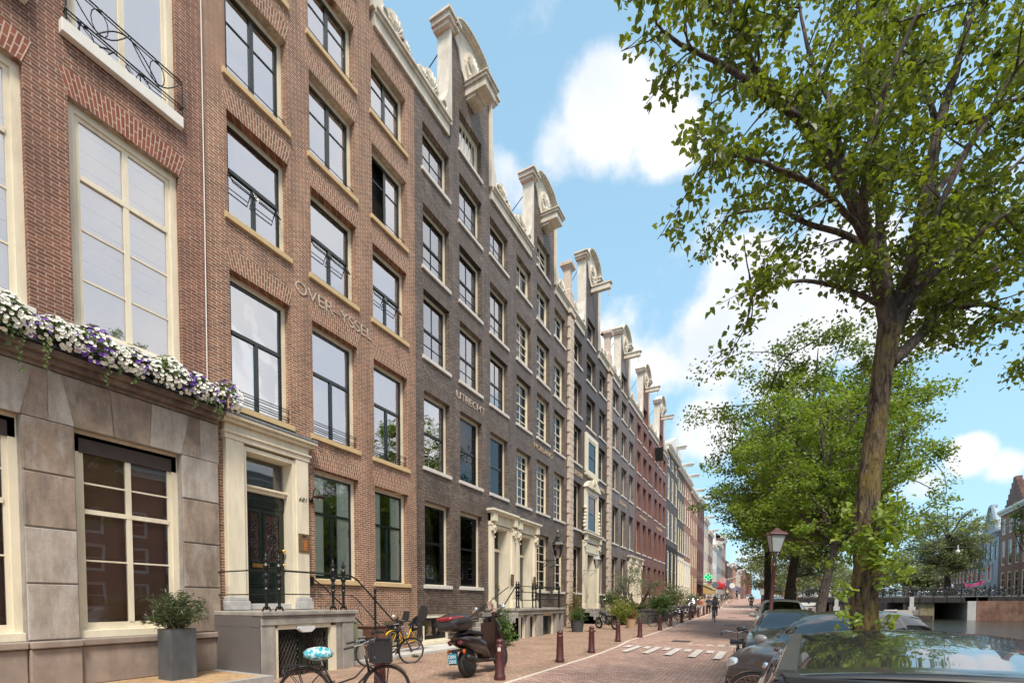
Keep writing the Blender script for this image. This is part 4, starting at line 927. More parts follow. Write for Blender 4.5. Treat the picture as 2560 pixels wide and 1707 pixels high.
mb=MB(); relief(mb,x+.3,32.5,9.85,.4,7,.05)
for s in(-1,1):
    for k in range(7): mb.ball((x+.12,32.5+s*(1.5+.1*math.sin(k)),6.6+k*.25),.13,n=7,k=5)
mb.build('carving',CREAM,f)
mb=MB(); mb.box(x-.02,x+.14,31.2,31.6,10.5,13.2); mb.box(x-.02,x+.14,33.4,33.8,10.5,13.2); mb.box(x-.02,x+.14,31.6,33.4,12.85,13.2); mb.box(x-.02,x+.18,31.2,33.8,10.35,10.6); mb.build('window_surround',CREAM,P,bevel=.02)
for z0,z1 in((6.5,9.15),(10.6,12.85)): window(P,31.6,33.4,z0,z1,sash=BLACKP,gl=G_LOW,back=ROOM,rails=(.5,),mull=(),sill=None,x=x+.16,dep=.14,backd=.01)
# ================= house 5: ZEELAND =================
def st_z(i,j): return dict(sash=BLACKP,gl=G_MID if j>1 else G_LOW,back=(CURT,ROOM)[(i+j)%2],rails=(.5,) if j<5 else (),mull=(),dep=.36,sw=.07)
def st_r(i,j): return dict(sash=CREAM,gl=G_LOW,back=BROWN_REFL,rails=(.5,) if j<5 else (),mull=(),dep=.42,sw=.06)
C5=[(38.0,39.7),(40.6,42.3),(43.2,44.8)]
RZ=[(2.2,5.4),(6.35,9.5),(10.7,13.2),(14.0,16.2),(17.1,18.8)]
PORT[37.27]=[(43.0,45.1,43.4,44.7,1.3,5.0)]
P=grey_house('grey violet gabled house right of the second quoin strip',37.27,45.31,C5,41.3,B_ZE,None,'ZEELAND',39.7,9.95,2.6,st_z,(2,),gable='beam',rb=RZ,rc=RZ,letters=GOLD)
portal(P,42.9,45.2,1.3,5.9,43.4,44.7,5.1,4.1)
C6=[(46.2,47.7),(48.8,50.3),(51.3,52.8)]; C7=[(54.4,55.9),(56.9,58.4),(59.4,60.8)]
PORT[45.31]=[(46.0,48.0,46.3,47.7,1.3,5.0)]
P=grey_house('dark red gabled house, left one of the red pair',45.31,53.6,C6,49.5,B_RD,None,'VRIESLAND',47.3,9.95,3.2,st_r,(0,),gable='beam',rb=RZ,rc=RZ,letters=GOLD)
portal(P,45.45,47.9,1.3,5.9,46.2,47.4,5.1,4.1)
P=grey_house('dark red gabled house, right one of the red pair with one casement swung open',53.6,61.5,C7,57.7,B_RD,None,'GRONINGEN',55.6,9.95,3.3,st_r,(),gable='beam',rb=RZ,rc=RZ,letters=GOLD)
mb=MB(); mb.box(-D+.05,-D+.9,54.45,54.5,17.2,18.7); mb.build('open_casement',BLACKP,P)
# ================= farther houses =================
def far_house(label,y0,y1,zt,wm,ncol,rows,fr=CREAM,low=None,zlow=0,corn='flat',gl=G_LOW,back=ROOM,x=-D,cm=WHITE,group='canal houses of the near row',ww=.55,xb=-23,side=1,sash=None,dep=.14,zb=-.5,rails=(.5,)):
    P=thing('canal_house',label,'house',(x,(y0+y1)/2,gz((y0+y1)/2)),group)
    L=(y1-y0)/ncol; ho=[(y0+L*(i+.5-ww/2),y0+L*(i+.5+ww/2),c,d) for i in range(ncol) for c,d in rows]
    X=x
    if low: 
        mb=MB(); wallgrid(mb,y0,y1,zb,zlow,[h for h in ho if h[3]<zlow],x=X+.03,dep=dep+.03); mb.build('lower_wall',low,P)
        mb=MB(); wallgrid(mb,y0,y1,zlow,zt,[h for h in ho if h[3]>zlow],x=X,dep=dep)
    else: mb=MB(); wallgrid(mb,y0,y1,zb,zt,ho,x=X,dep=dep)
    shell_volume(mb,y0,y1,zb,zt,x=X,xb=xb); mb.build('wall',wm,P)
    for h in ho: window(P,*h,fr=fr,sash=sash or fr,gl=gl,back=back,rails=rails,mull=(),x=X,dep=dep,fw=.16,sw=.07,sill=SILLW if low else None,backd=.05,sth=.12)
    mb=MB(); mb.box(X-.4,X+.25,y0,y1,zt,zt+.5); mb.box(X-.4,X+.5,y0-.05,y1+.05,zt+.5,zt+.8)
    for i in range(int((y1-y0)/.5)): mb.box(X+.25,X+.45,y0+i*.5+.1,y0+i*.5+.3,zt+.28,zt+.5)
    if corn=='ped': mb.prism([(X+.5,y0-.05,zt+.8),(X+.5,y1+.05,zt+.8),(X+.5,(y0+y1)/2,zt+2.6)],(-.9,0,0))
    if corn=='neck':
        yc=(y0+y1)/2; mb.prism([(X+.1,yc-2.6,zt+.8),(X+.1,yc+2.6,zt+.8),(X+.1,yc+1.7,zt+1.6),(X+.1,yc+1.4,zt+3.2),(X+.1,yc,zt+4.2),(X+.1,yc-1.4,zt+3.2),(X+.1,yc-1.7,zt+1.6)],(-.4,0,0))
    mb.build('cornice',cm,P)
    mb=MB(); mb.prism([(X-.35,y0,zt+.6),(X-3.2,y0,zt+2.6),(xb+.5,y0,zt+2.6),(xb,y0,zt+.6)] if xb<X else [(X-.35,y0,zt+.6),(X-3,y0,zt+.7),(X-3,y0,zt+.6)],(0,y1-y0,0)); mb.build('roof',SLATE,P)
    if side: 
        mb=MB(); yc=(y0+y1)/2 if side==1 else side; mb.box(X-.3,X+1.6,yc-.15,yc+.15,zt+1.0,zt+1.3); mb.box(X-.3,X+1.75,yc-.3,yc+.3,zt+1.3,zt+1.45); mb.build('hoist_beam',cm,P)
    return P
r5=[(2.8,6.2),(7.6,10.9),(12.3,15.2),(16.6,19.2)]
P=far_house('tall dark brown house with a heavy white dentil cornice, right of the red pair',61.5,70.3,20.6,B_DK,3,[(.3,1.9),(3.2,8.3),(9.6,13.4),(14.6,18.0),(18.7,20.3)],corn='ped',low=mat('matt_black_wood',(.03,.027,.027),.8,spec=.2),zlow=8.9,ww=.6)
mb=MB(); mb.box(-D+.03,-D+.07,61.6,70.2,-.3,2.6); mb.build('pale_plinth',CREAM,P)
far_house('dark brick house with a cream painted lower half beneath a long white cornice',70.3,76.2,20.2,B_DK,3,[(.9,2.4),(4,7.7),(8.8,12.4),(13.4,16.4),(17.4,19.4)],low=CREAM,zlow=8.2,ww=.62)
far_house('orange brick house with cream painted base and white windows',76.2,83.5,20.2,B_OR,3,[(1,2.7),(4,7.6),(8.8,12.6),(13.6,16.8),(17.6,19.6)],low=CREAM,zlow=8.0,ww=.6,fr=WHITE)
far_house('orange brick house with yellow cream frames, narrow bays and a thin hoist beam',83.5,92.5,19.6,B_OR,4,[(2.4,6.4),(7.6,11.6),(12.8,15.8),(16.9,19)],ww=.5)
far_house('oxblood brick house with dark windows above the awning shop',92.5,103,20.2,B_RD,4,[(2.6,6.0),(7.2,11.4),(12.6,15.8),(17,19.4)],ww=.5,fr=OXRED)
far_house('pale rendered narrow house beyond the pharmacy cross',103,111,18,mat('pale_render',(.45,.42,.38),.8),3,[(2.8,6),(7.4,10.6),(12,15.4)],ww=.5)
far_house('scarlet brick narrow house beyond the pharmacy cross',111,121,16.5,B_RD,3,[(2.8,6),(7.4,10.6),(12,15.2)],ww=.45,fr=WHITE)
far_house('white fronted house with a tall sash rows in the distance',121,132,14.5,WHITE,4,[(2.6,5.4),(6.8,9.6),(11,13.4)],ww=.45,fr=BLACKP,corn='neck')
far_house('blue grey painted house in the distance',132,148,16.5,mat('blue_grey_paint',(.17,.2,.235),.6),5,[(2.6,5.4),(6.8,9.6),(11,13.8)],ww=.4,fr=WHITE)
far_house('tall brown brick house with a flat top in the distance',148,163,20,B_BR,4,[(2.6,5.4),(6.8,9.6),(11,13.8),(15,18)],ww=.4,fr=WHITE)
far_house('low dark shop house near the end of the street',163,178,13,B_DK,4,[(2.6,5.4),(6.8,9.6)],ww=.4,x=-10.2)
far_house('orange brick house near the end of the street',178,196,14,B_OR,5,[(2.6,5.4),(6.8,9.6),(10.6,13)],ww=.4,x=-9.6,fr=WHITE)
far_house('pale house near the end of the street',196,216,13,mat('cream_render',(.5,.45,.38),.8),5,[(2.6,5.4),(6.8,9.6)],ww=.4,x=-8.8)
far_house('brown brick house near the end of the street',216,240,15,B_BR,5,[(2.6,5.4),(6.8,9.6),(10.8,13.2)],ww=.4,x=-7.6,fr=WHITE)
far_house('red brick house closing the end of the street',240,275,14,B_RD,6,[(2.6,5.4),(6.8,9.6),(10.8,13)],ww=.4,x=-6,fr=WHITE)
# ================= trees =================
def leaves(name,m,P,pts,size,rng,up=.5,sh=1,n6=False,droop=0):
    """pts: list of (x,y,z); a folded leaf at each"""
    V=[];F=[]
    for p in pts:
        s=size*rng.uniform(.65,1.25)
        n=Vector((rng.gauss(0,1),rng.gauss(0,1),rng.gauss(0,1)+up*2)); n.normalize()
        a=n.orthogonal().normalized(); th=rng.uniform(0,6.283); b=n.cross(a); a,b=a*math.cos(th)+b*math.sin(th), b*math.cos(th)-a*math.sin(th)
        p=Vector(p); k=len(V); d=Vector((0,0,-droop*s))
        if n6:
            V+=[tuple(q) for q in (p-a*s*.5,p-a*s*.15+b*s*.45+n*s*.12,p+a*s*.25+b*s*.3+n*s*.08,p+a*s*.65+d,p+a*s*.25-b*s*.3+n*s*.08,p-a*s*.15-b*s*.45+n*s*.12)]
            F+=[(k,k+1,k+2,k+3),(k,k+3,k+4,k+5)]
        else:
            V+=[tuple(q) for q in (p-a*s*.5,p+b*s*.36+n*s*.1,p+a*s*.6,p-b*s*.36+n*s*.1)]
            F+=[(k,k+1,k+2),(k,k+2,k+3)]
    me=bpy.data.meshes.new(name); me.from_pydata(V,[],F); me.materials.append(m); me.update()
    o=bpy.data.objects.new(name,me); COL.objects.link(o)
    if P: par(o,P)
    return o
def bend(p,q,rng,w,n=5):
    p=Vector(p);q=Vector(q);L=(q-p).length; o=Vector((rng.gauss(0,1),rng.gauss(0,1),rng.gauss(0,.6)))*L*w
    return [p.lerp(q,i/n)+o*math.sin(PI*i/n)+Vector((rng.gauss(0,1),rng.gauss(0,1),rng.gauss(0,1)))*L*w*.12*(0<i<n) for i in range(n+1)]
def sub(pts,t):
    k=t*(len(pts)-1); i=min(int(k),len(pts)-2); return pts[i].lerp(pts[i+1],k-i)
def barkmat(name,c1,c2,c3):
    m,nt,b=newmat(name); b.inputs['Roughness'].default_value=.9
    tc=N(nt,'ShaderNodeTexCoord'); mp=N(nt,'ShaderNodeMapping'); mp.inputs['Scale'].default_value=(1,1,.22); nt.links.new(tc.outputs['Object'],mp.inputs[0])
    v=N(nt,'ShaderNodeTexNoise',Scale=19.0,Detail=9.0,Roughness=.68,Distortion=.6); nt.links.new(mp.outputs[0],v.inputs['Vector'])
    r=N(nt,'ShaderNodeValToRGB'); e=r.color_ramp.elements; e[0].position=.44; e[0].color=c4(c1); e[1].position=.56; e[1].color=c4(c2); nt.links.new(v.outputs['Fac'],r.inputs['Fac'])
    n2=N(nt,'ShaderNodeTexNoise',Scale=2.6,Detail=12.0,Roughness=.8); nt.links.new(tc.outputs['Object'],n2.inputs['Vector'])
    r2=N(nt,'ShaderNodeMapRange'); r2.inputs[1].default_value=.47; r2.inputs[2].default_value=.62; r2.inputs[4].default_value=.75; nt.links.new(n2.outputs['Fac'],r2.inputs[0])
    mx=N(nt,'ShaderNodeMix',data_type='RGBA'); mx.inputs[7].default_value=c4(c3); nt.links.new(r2.outputs[0],mx.inputs[0]); nt.links.new(r.outputs[0],mx.inputs[6]); nt.links.new(mx.outputs[2],b.inputs['Base Color'])
    bp=N(nt,'ShaderNodeBump',Strength=1.0,Distance=.06); nt.links.new(v.outputs['Fac'],bp.inputs['Height']); nt.links.new(bp.outputs[0],b.inputs['Normal'])
    return m
BK_A=barkmat('mossy_bark',(.022,.015,.010),(.15,.11,.07),(.22,.155,.02)); BK_B=barkmat('grey_bark',(.05,.04,.035),(.16,.13,.11),(.12,.10,.07)); BK_C=barkmat('dark_bark',(.02,.016,.012),(.07,.055,.04),(.05,.05,.02))
BK_L=barkmat('smooth_limb_bark',(.045,.034,.027),(.13,.10,.08),(.08,.06,.05))
LF_A=leafmat('elm_leaf',(.07,.112,.018),(.20,.26,.045),.5,1.3); LF_Y=leafmat('light_green_leaf',(.12,.20,.03),(.25,.35,.06),.48,1.2); LF_D=leafmat('deep_green_leaf',(.065,.11,.025),(.17,.24,.05),.45,.8)
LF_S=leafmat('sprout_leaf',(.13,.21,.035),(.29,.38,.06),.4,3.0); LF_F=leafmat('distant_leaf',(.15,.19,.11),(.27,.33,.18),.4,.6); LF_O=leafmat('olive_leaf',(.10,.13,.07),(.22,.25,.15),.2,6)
# ---- the big elm beside the camera ----
rg=random.Random(11)
TB=(1.1,6.75,0)
t=thing('elm_tree','large tree with a mossy trunk, leafy sprouts and a broad crown above the parked cars','tree',TB)
Zt=6.35
trunk=[(2165,1830,0),(2163,1640,0),(2160,1567,0),(2158,1500,0),(2172,1420,0),(2163,1330,0),(2176,1180,.0),(2196,1030,0),(2210,900,0),(2222,820,0)]
tp=[at(x,y,Zt+d) for x,y,d in trunk]; tr=[.18,.16,.148,.145,.16,.14,.122,.115,.115,.13]
mb=MB()
# lumpy trunk
pts=[];rr=[]
for i in range(240):
    q=i/239; p=sub(tp,q); k=q*(len(tr)-1); j=min(int(k),len(tr)-2); r=tr[j]+(tr[j+1]-tr[j])*(k-j)
    pts.append(p); rr.append(r)
n=72; rows=[]; ph=[rg.uniform(0,6.28) for _ in range(40)]
for i,(p,r) in enumerate(zip(pts,rr)):
    row=[]
    for j in range(n):
        a=2*PI*j/n; w=1+.05*math.sin(3*a+i*.033)+.035*math.sin(5*a-i*.07)+.03*math.sin(7*a+i*.12)+.012*rg.uniform(-1,1)+.055*(abs(math.sin(8.5*a+1.2*math.sin(i*.09)+.8*math.sin(i*.23+a)))-.5)+.03*(abs(math.sin(15*a-1.1*math.sin(i*.16+2)))-.5)*math.sin(i*.21+3*a)
        for (hi,ha,am,ww) in ((66,3.6,.22,12),(50,5.2,.15,9),(84,4.2,.12,8),(136,4.1,.10,10),(168,1.5,.09,8),(110,4.6,.08,6)):
            da=math.atan2(math.sin(a-ha),math.cos(a-ha)); w+=am*math.exp(-((i-hi)/ww)**2-(da/.6)**2)
        row.append(p+Vector((math.cos(a)*r*w,math.sin(a)*r*w,0)))
    rows.append(row)
mb.grid(rows,cl=True); mb.build('trunk',BK_A,t,smooth='all')
fork=tp[-1]
limbs=[ # pixel paths with depth offsets, start radius
 ([(2222,860,0),(2205,740,-.1),(2170,600,-.3),(2100,440,-.6),(2000,300,-.9),(1900,190,-1.2),(1850,90,-1.4),(1810,-40,-1.6)],.13),
 ([(2222,850,0),(2262,720,.1),(2310,520,.2),(2345,330,.2),(2400,140,.1),(2455,-60,0)],.145),
 ([(2225,910,0),(2290,850,.2),(2350,780,.5),(2450,700,.9),(2600,600,1.2)],.10),
 ([(2230,800,0),(2300,720,-.3),(2420,610,-.7),(2560,500,-1.0),(2700,400,-1.2)],.07),
 ([(2195,700,-.1),(2140,600,.3),(2020,560,.6),(1930,520,.8),(1820,540,1.1)],.065),
 ([(2235,800,0),(2200,560,.9),(2190,330,1.5),(2150,100,2.0),(2140,-80,2.2)],.085),
 ([(2010,305,-.9),(1930,250,-1.3),(1810,165,-1.6),(1700,110,-1.9),(1640,60,-2.1)],.06),
 ([(2215,770,0),(2090,715,-.4),(1960,705,-.9),(1880,735,-1.2)],.045),
 ([(2300,540,.2),(2400,400,.9),(2520,230,1.5),(2640,80,1.8)],.075),
 ([(2240,800,0),(2330,660,1.3),(2480,560,2.4),(2620,480,3.0)],.06),
 ([(2230,790,0),(2160,520,-1.2),(2200,260,-1.8),(2300,20,-2.2)],.075),
 ([(2110,460,-.6),(2080,280,.1),(2020,120,.5),(1990,-40,.8)],.06),
 ([(2260,720,0),(2330,560,-1.6),(2440,330,-2.0),(2560,150,-2.3)],.06),
 ([(2345,330,.2),(2300,180,.8),(2240,40,1.2),(2200,-120,1.4)],.05),
 ([(2170,600,-.3),(2060,480,-1.0),(1940,420,-1.6),(1830,390,-2.0),(1760,420,-2.2)],.05),
 ([(2300,540,.2),(2420,480,.4),(2520,430,.5),(2620,330,.6)],.06),
 ([(2225,860,0),(2330,700,.8),(2440,640,1.3),(2560,660,1.6)],.055),
 ([(2350,300,.2),(2440,300,-.6),(2540,250,-1.0),(2640,230,-1.2)],.055),
 ([(2350,780,.5),(2450,760,.6),(2540,790,.6),(2640,820,.7)],.045),
]
mb=MB(); tw=MB(); LP=[]; tw_n=0
for path,r0 in limbs:
    P_=[at(x,y,Zt+d*(.45 if d<0 else .8)) for x,y,d in path]
    L=[];  # smooth
    for i in range(len(P_)-1):
        p0=P_[max(i-1,0)];p1=P_[i];p2=P_[i+1];p3=P_[min(i+2,len(P_)-1)]
        for k in range(5):
            s=k/5; L.append(.5*((2*p1)+(p2-p0)*s+(2*p0-5*p1+4*p2-p3)*s*s+(3*p1-p0-3*p2+p3)*s**3))
    L.append(P_[-1]); L=[p+Vector((rg.gauss(0,1),rg.gauss(0,1),rg.gauss(0,1)))*.005 for p in L]
    nL=len(L); rad=[max(.011,r0*.82*(1-.80*i/nL)) for i in range(nL)]
    mb.tube(L,rad,9)
    ln=sum((L[i+1]-L[i]).length for i in range(nL-1))
    nb=int(ln*4.0)
    for b in range(nb):
        q=rg.uniform(.16,1.0) if b else 1.0
        s=sub(L,q); i=min(int(q*(nL-1)),nL-2); d=(L[i+1]-L[i]).normalized()
        side=Vector((rg.gauss(0,1),rg.gauss(0,1),rg.gauss(0,.8))); side=(side-d*side.dot(d)).normalized()
        BL=rg.uniform(.35,.95)*(1.1-.3*q)
        e=s+(d*.55+side*.9+Vector((0,0,rg.uniform(-.35,.25))))*BL
        B=bend(s,e,rg,.10,5); tw.tube(B,[.014+.008*(1-q),.011,.009,.007,.006,.004],4,cap=False)
        for k in range(rg.randint(2,5)):
            s2=sub(B,rg.uniform(.3,1)); d2=Vector((rg.gauss(0,1),rg.gauss(0,1),rg.gauss(-.15,.6))).normalized(); e2=s2+d2*rg.uniform(.2,.5)
            B2=bend(s2,e2,rg,.08,3); tw.tube(B2,[.006,.005,.004,.003],3,cap=False)
            for l in range(rg.randint(14,23)):
                c=sub(B2,rg.uniform(.1,1)); LP.append(c+Vector((rg.gauss(0,1),rg.gauss(0,1),rg.gauss(-.25,.8)))*.085)
            for l in range(rg.randint(4,8)):
                c=sub(B,rg.uniform(.45,1)); LP.append(c+Vector((rg.gauss(0,1),rg.gauss(0,1),rg.gauss(0,1)))*.07)
LPX=[p for p in LP if (p-Vector((0,0,H))).length>2.2 and p.z>4.0]
mb.build('limb',BK_L,t,smooth='all'); tw.build('twigs',BK_L,t)
print('elm leaves',len(LPX))
leaves('crown',LF_A,t,LPX,.074,rg,up=.55,n6=True,droop=.25)
# leafy sprouts on the trunk
sp=MB(); SP=[]
for px,py,n_,w in((2150,1350,60,1),(2205,1400,70,1),(2220,1330,45,.8),(2150,1420,30,.8),(2120,1390,30,.8),(2110,1480,26,.7),(2215,1450,40,.8),(2230,1300,30,.8),(2115,1560,20,.5),(2205,1565,22,.5),(2150,1270,8,.4),(2280,1360,26,.9),(2120,1320,22,.7)):
    for k in range(n_//9):
        c=at(px+rg.uniform(-28,28),py+rg.uniform(-26,26),Zt-.28)
        e=c+Vector((rg.uniform(-.25,.25),rg.uniform(-.35,.0),rg.uniform(-.05,.32)))*w; B=bend(c,e,rg,.15,3); sp.tube([c-Vector((0,-.12,.02))]+B,.005,3)
        for l in range(13): SP.append(sub(B,rg.uniform(.3,1))+Vector((rg.gauss(0,1),rg.gauss(0,1),rg.gauss(0,1)))*.055)
s_=sp.build('sprout_stems',LF_S,t); leaves('sprout_leaves',LF_S,t,SP,.082,rg,up=.45,n6=True,droop=.3)
# ---- generic street tree ----
def tree(label,base,ht,crown,r0,nl,ls,lm,bk,seed,lean=(0,0),forkh=.35,nlimb=14,clump=.5,group=None,name='street_tree',nm2=None,twn=3,holes=.0,up=.6,ellf=1.0,subf=None):
    """crown: (cx,cy,cz,rx,ry,rz) relative to the base"""
    rg=random.Random(seed); t=thing(name,label,'tree',base,group); b=Vector(base); cx,cy,cz,rx,ry,rz=crown
    top=b+Vector((lean[0],lean[1],ht*forkh)); mid=b+Vector((lean[0]*.4,lean[1]*.4,ht*forkh*.5))
    mb=MB(); T=[b,b+Vector((0,0,.15)),mid,top,b+Vector((cx*.8+lean[0]*.2,cy,cz+rz*.3)),b+Vector((cx,cy,cz+rz*.85))]
    mb.tube(T,[r0*1.35,r0*1.08,r0*.95,r0*.8,r0*.4,.02],10)
    C=[]
    for i in range(nlimb):
        # targets spread over the crown shell
        z=rg.uniform(-.85,.95); a=i*2.39996+rg.uniform(-.3,.3); q=math.sqrt(max(0,1-z*z))*rg.uniform(.75,1.0)
        e=b+Vector((cx+rx*q*math.cos(a),cy+ry*q*math.sin(a),cz+rz*z*.95))
        s=top.lerp(T[4],rg.uniform(0,.9)*max(0,(z+.6)/1.6)) if z>-.6 else top
        L=bend(s,e,rg,.12,6); rr=r0*rg.uniform(.28,.45); mb.tube(L,[max(.015,rr*(1-.85*k/6)) for k in range(7)],6)
        for k in range(twn+3):
            s2=sub(L,rg.uniform(.35,1)); e2=s2+Vector((rg.gauss(0,1),rg.gauss(0,1),rg.gauss(0,.7)))*min(rx,rz)*.30
            L2=bend(s2,e2,rg,.12,4); mb.tube(L2,[.03*r0/.2,.02*r0/.2,.015,.012,.006],4,cap=False); C.append(sub(L2,.6)); C.append(e2)
        C.append(e)
    mb.build('trunk',bk,t,smooth='all')
    pts=[]
    per=max(1,nl//len(C))
    for c in C:
        s=clump*rg.uniform(.6,1.25); m_=int(per*rg.uniform(.5,1.5))
        for k in range(m_):
            v=Vector((rg.gauss(0,1),rg.gauss(0,1),rg.gauss(0,.55)))
            pts.append(c+v*s*.5 if v.length<1.9 else c+v*s*.25)
    leaves('crown',lm,t,pts,ls,rg,up=up)
    return t
zz=gz
tree('slender young tree with bright yellow green leaves leaning behind the parked silver car',(1.75,21.5,zz(21)),11.5,(.1,1.5,7.1,3.3,3.3,4.0),.17,46000,.115,LF_Y,BK_B,5,lean=(.55,.1),forkh=.33,nlimb=44,clump=.58)
tree('tall dark green tree behind the young bright green one, its crown reaching over the street',(1.0,29,zz(29)),18,(1.2,0,9.6,4.1,5.0,5.6),.24,52000,.16,LF_D,BK_C,8,lean=(.5,0),nlimb=52,clump=.95,forkh=.27)
tree('dark trunked tree right behind the leaning lamp post',(.2,33,zz(33)),15,(1.5,0,8.2,3.3,4.2,4.2),.22,26000,.18,LF_D,BK_C,9,lean=(-.1,0),nlimb=22,clump=1.0)
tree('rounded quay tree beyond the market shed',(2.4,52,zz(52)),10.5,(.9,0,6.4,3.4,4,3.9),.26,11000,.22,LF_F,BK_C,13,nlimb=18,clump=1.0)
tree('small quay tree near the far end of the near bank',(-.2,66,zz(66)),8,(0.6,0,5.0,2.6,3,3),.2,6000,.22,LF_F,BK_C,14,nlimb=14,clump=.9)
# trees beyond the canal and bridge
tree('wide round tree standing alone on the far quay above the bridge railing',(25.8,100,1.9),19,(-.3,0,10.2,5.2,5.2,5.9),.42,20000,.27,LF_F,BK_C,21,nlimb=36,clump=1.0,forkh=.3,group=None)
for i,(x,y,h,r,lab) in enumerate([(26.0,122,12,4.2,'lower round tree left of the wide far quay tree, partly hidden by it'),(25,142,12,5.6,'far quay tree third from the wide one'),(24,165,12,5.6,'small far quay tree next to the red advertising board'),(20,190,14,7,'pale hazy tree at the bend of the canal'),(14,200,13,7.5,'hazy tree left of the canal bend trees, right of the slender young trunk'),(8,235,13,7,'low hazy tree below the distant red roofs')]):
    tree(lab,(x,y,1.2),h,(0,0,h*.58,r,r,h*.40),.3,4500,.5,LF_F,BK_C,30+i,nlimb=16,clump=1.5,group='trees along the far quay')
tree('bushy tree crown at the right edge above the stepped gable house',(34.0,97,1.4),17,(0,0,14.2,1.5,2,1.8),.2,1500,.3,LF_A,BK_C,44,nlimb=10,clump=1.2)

rg=random.Random(77); LL=[]
for i in range(420):
    y=rg.uniform(5,60); x=rg.choice((-.3+rg.gauss(0,.25),-4.85+rg.gauss(0,.3),-8.9+rg.gauss(0,.5),rg.uniform(-4.5,-.3)))
    LL.append((x,y,gz(y)+.02))
o=leaves('fallen_leaves',leafmat('fallen_leaf',(.10,.09,.03),(.26,.17,.06),.1,5),None,LL,.06,rg,up=3.0); o['kind']='stuff'
# ================= bridge, far quay, far bank =================
def qz(y): return .4 if y<50 else .4+(min(y,76)-50)/26*1.9 if y<90 else max(1.5,2.3-(y-90)*.03)
ys=[-40,0,30,50,58,66,76,90,100,115,140,180,230,300,420]
qx=lambda y:27.5 if y<76 else 22.2
mb=MB(); mb.grid([[(qx(y),y,qz(y)),(70,y,qz(y))] for y in ys if y<76]+[[(27.5,75.2,qz(76)),(70,75.2,qz(76))],[(22.2,75.3,qz(76)),(70,75.3,qz(76))]]+[[(22.2,y,qz(y)),(70,y,qz(y))] for y in ys if y>=76]); struct(mb.build('far_quay',mat('quay_paving',(.2,.13,.1),.85,var=.2)))
mb=MB()
for a,b in zip(ys,ys[1:]): q=5.3 if b<=76 else 0; mb.prism([(21.9+q,a,-2),(21.9+q,a,qz(a)+.05),(22.3+q,a,qz(a)+.05),(22.3+q,a,-2)],(0,b-a,qz(b)-qz(a)))
struct(mb.build('quay_wall',brick('far_quay_brick',(.17,.08,.055),(.12,.06,.045),(.15,.12,.09),var=.45)))
t=thing('canal_bridge','low dark bridge with iron railings crossing the canal, carrying parked bicycles','bridge',(12,79,2.4))
mb=MB(); mb.box(1.5,30,75.4,84,2.15,2.42); mb.build('deck',mat('deck_edge',(.16,.15,.145),.7,var=.4),t)
mb=MB(); mb.box(2,23,75.0,75.3,1.62,2.28); mb.box(2,23,77.5,83.5,1.75,2.15); mb.box(21,34,75.0,75.4,1.8,2.3)
for i in range(22): mb.box(2.5+i*1.3,2.62+i*1.3,74.93,75.0,1.66,2.2)
mb.build('girder',mat('dark_girder',(.025,.022,.022),.6,var=.5,scale=3),t)
for x in(8.3,16.0):
    mb=MB(); mb.box(x-.75,x+.75,75.1,84,-1.6,1.7); mb.build('pier',mat('pier_brick',(.05,.035,.03),.8,var=.5),t)
    mb=MB(); mb.box(x-.35,x+.35,74.6,75.15,.45,1.1); mb.box(x-.5,x+.5,74.5,75.15,.1,.45); mb.box(x-.22,x+.22,74.75,75.0,1.1,2.3); mb.build('pier_cap_stone',LSTONE,t,bevel=.03)
mb=MB(); mb.box(16.75,18.3,75.4,76.2,-1.6,1.75); mb.build('pale_abutment',mat('algae_stone',(.30,.26,.15),.8,var=.35,scale=1.5,dirt=((.12,.10,.06),1.0)),t)
mb=MB(); mb.box(21.2,22.0,74.9,84,-1.6,1.8); mb.build('abutment_edge',LSTONE,t)
mb=MB(); mb.box(22.0,40,74.85,76.4,-1.6,1.82); mb.build('abutment_wall',brick('abutment_brick',(.22,.10,.07),(.16,.075,.055),(.2,.15,.11),var=.5,rough=.9,stain=((.30,.23,.17),.7,.7)),t)
mb=MB(); mb.box(18.2,21.3,83.6,84,-1.6,1.8); mb.build('opening_shade_sheet',ROOM,t)  # near-black sheet that paints the shade inside the bridge opening
mb=MB()
for i in range(27):
    x=2+i*1.25; mb.box(x-.035,x+.035,75.3,75.37,2.4,3.4)
for z in(3.4,3.1,2.65): mb.box(1.9,34.5,75.31,75.36,z-.03,z+.02)
mb.build('railing',IRON,t)
mb=MB()
for i in range(50): mb.tube([(2.3+i*.64,75.335,2.65),(2.62+i*.64,75.335,3.1)],.015,3,cap=False)
mb.build('railing_lattice',IRON,t)
# far bank houses, built facing +x then turned to face the canal
def fb(label,w,X,Y,zt,wm,ncol,rows,rot=.085,grp='houses across the canal',**k):
    P=far_house(label,-w/2,w/2,zt,wm,ncol,rows,x=0,xb=-10,group=grp,**k)
    P.location=(X,Y,qz(Y)); P.rotation_euler=(0,0,PI-rot); return P
rw=[(.6,3.2),(4.2,6.6),(7.6,9.8)]
STEP=fb('red brick house with a stepped gable at the right edge across the canal',13,33.8,101.5,13.8,B_OR,4,[(.5,4.6),(5.6,9.6),(10.6,13.2)],fr=WHITE,cm=WHITE,ww=.55,side=0,rails=(.35,.7))
mb=MB()
for k in range(6): mb.box(-.6,.1,-4.2+k*.7,4.2-k*.7,14.5+k*.75,14.5+(k+1)*.75)
mb.build('stepped_gable',B_BR,STEP)
BL=fb('pale blue grey gabled house with arched windows across the canal',8.6,35.0,113.6,11.4,mat('pale_blue_paint',(.36,.42,.47),.6,var=.05),3,[(1,3.2),(7.4,10.6)],fr=mat('blue_frame',(.2,.25,.29),.5),corn='flat',cm=mat('pale_blue_trim',(.42,.46,.5),.6),side=0)
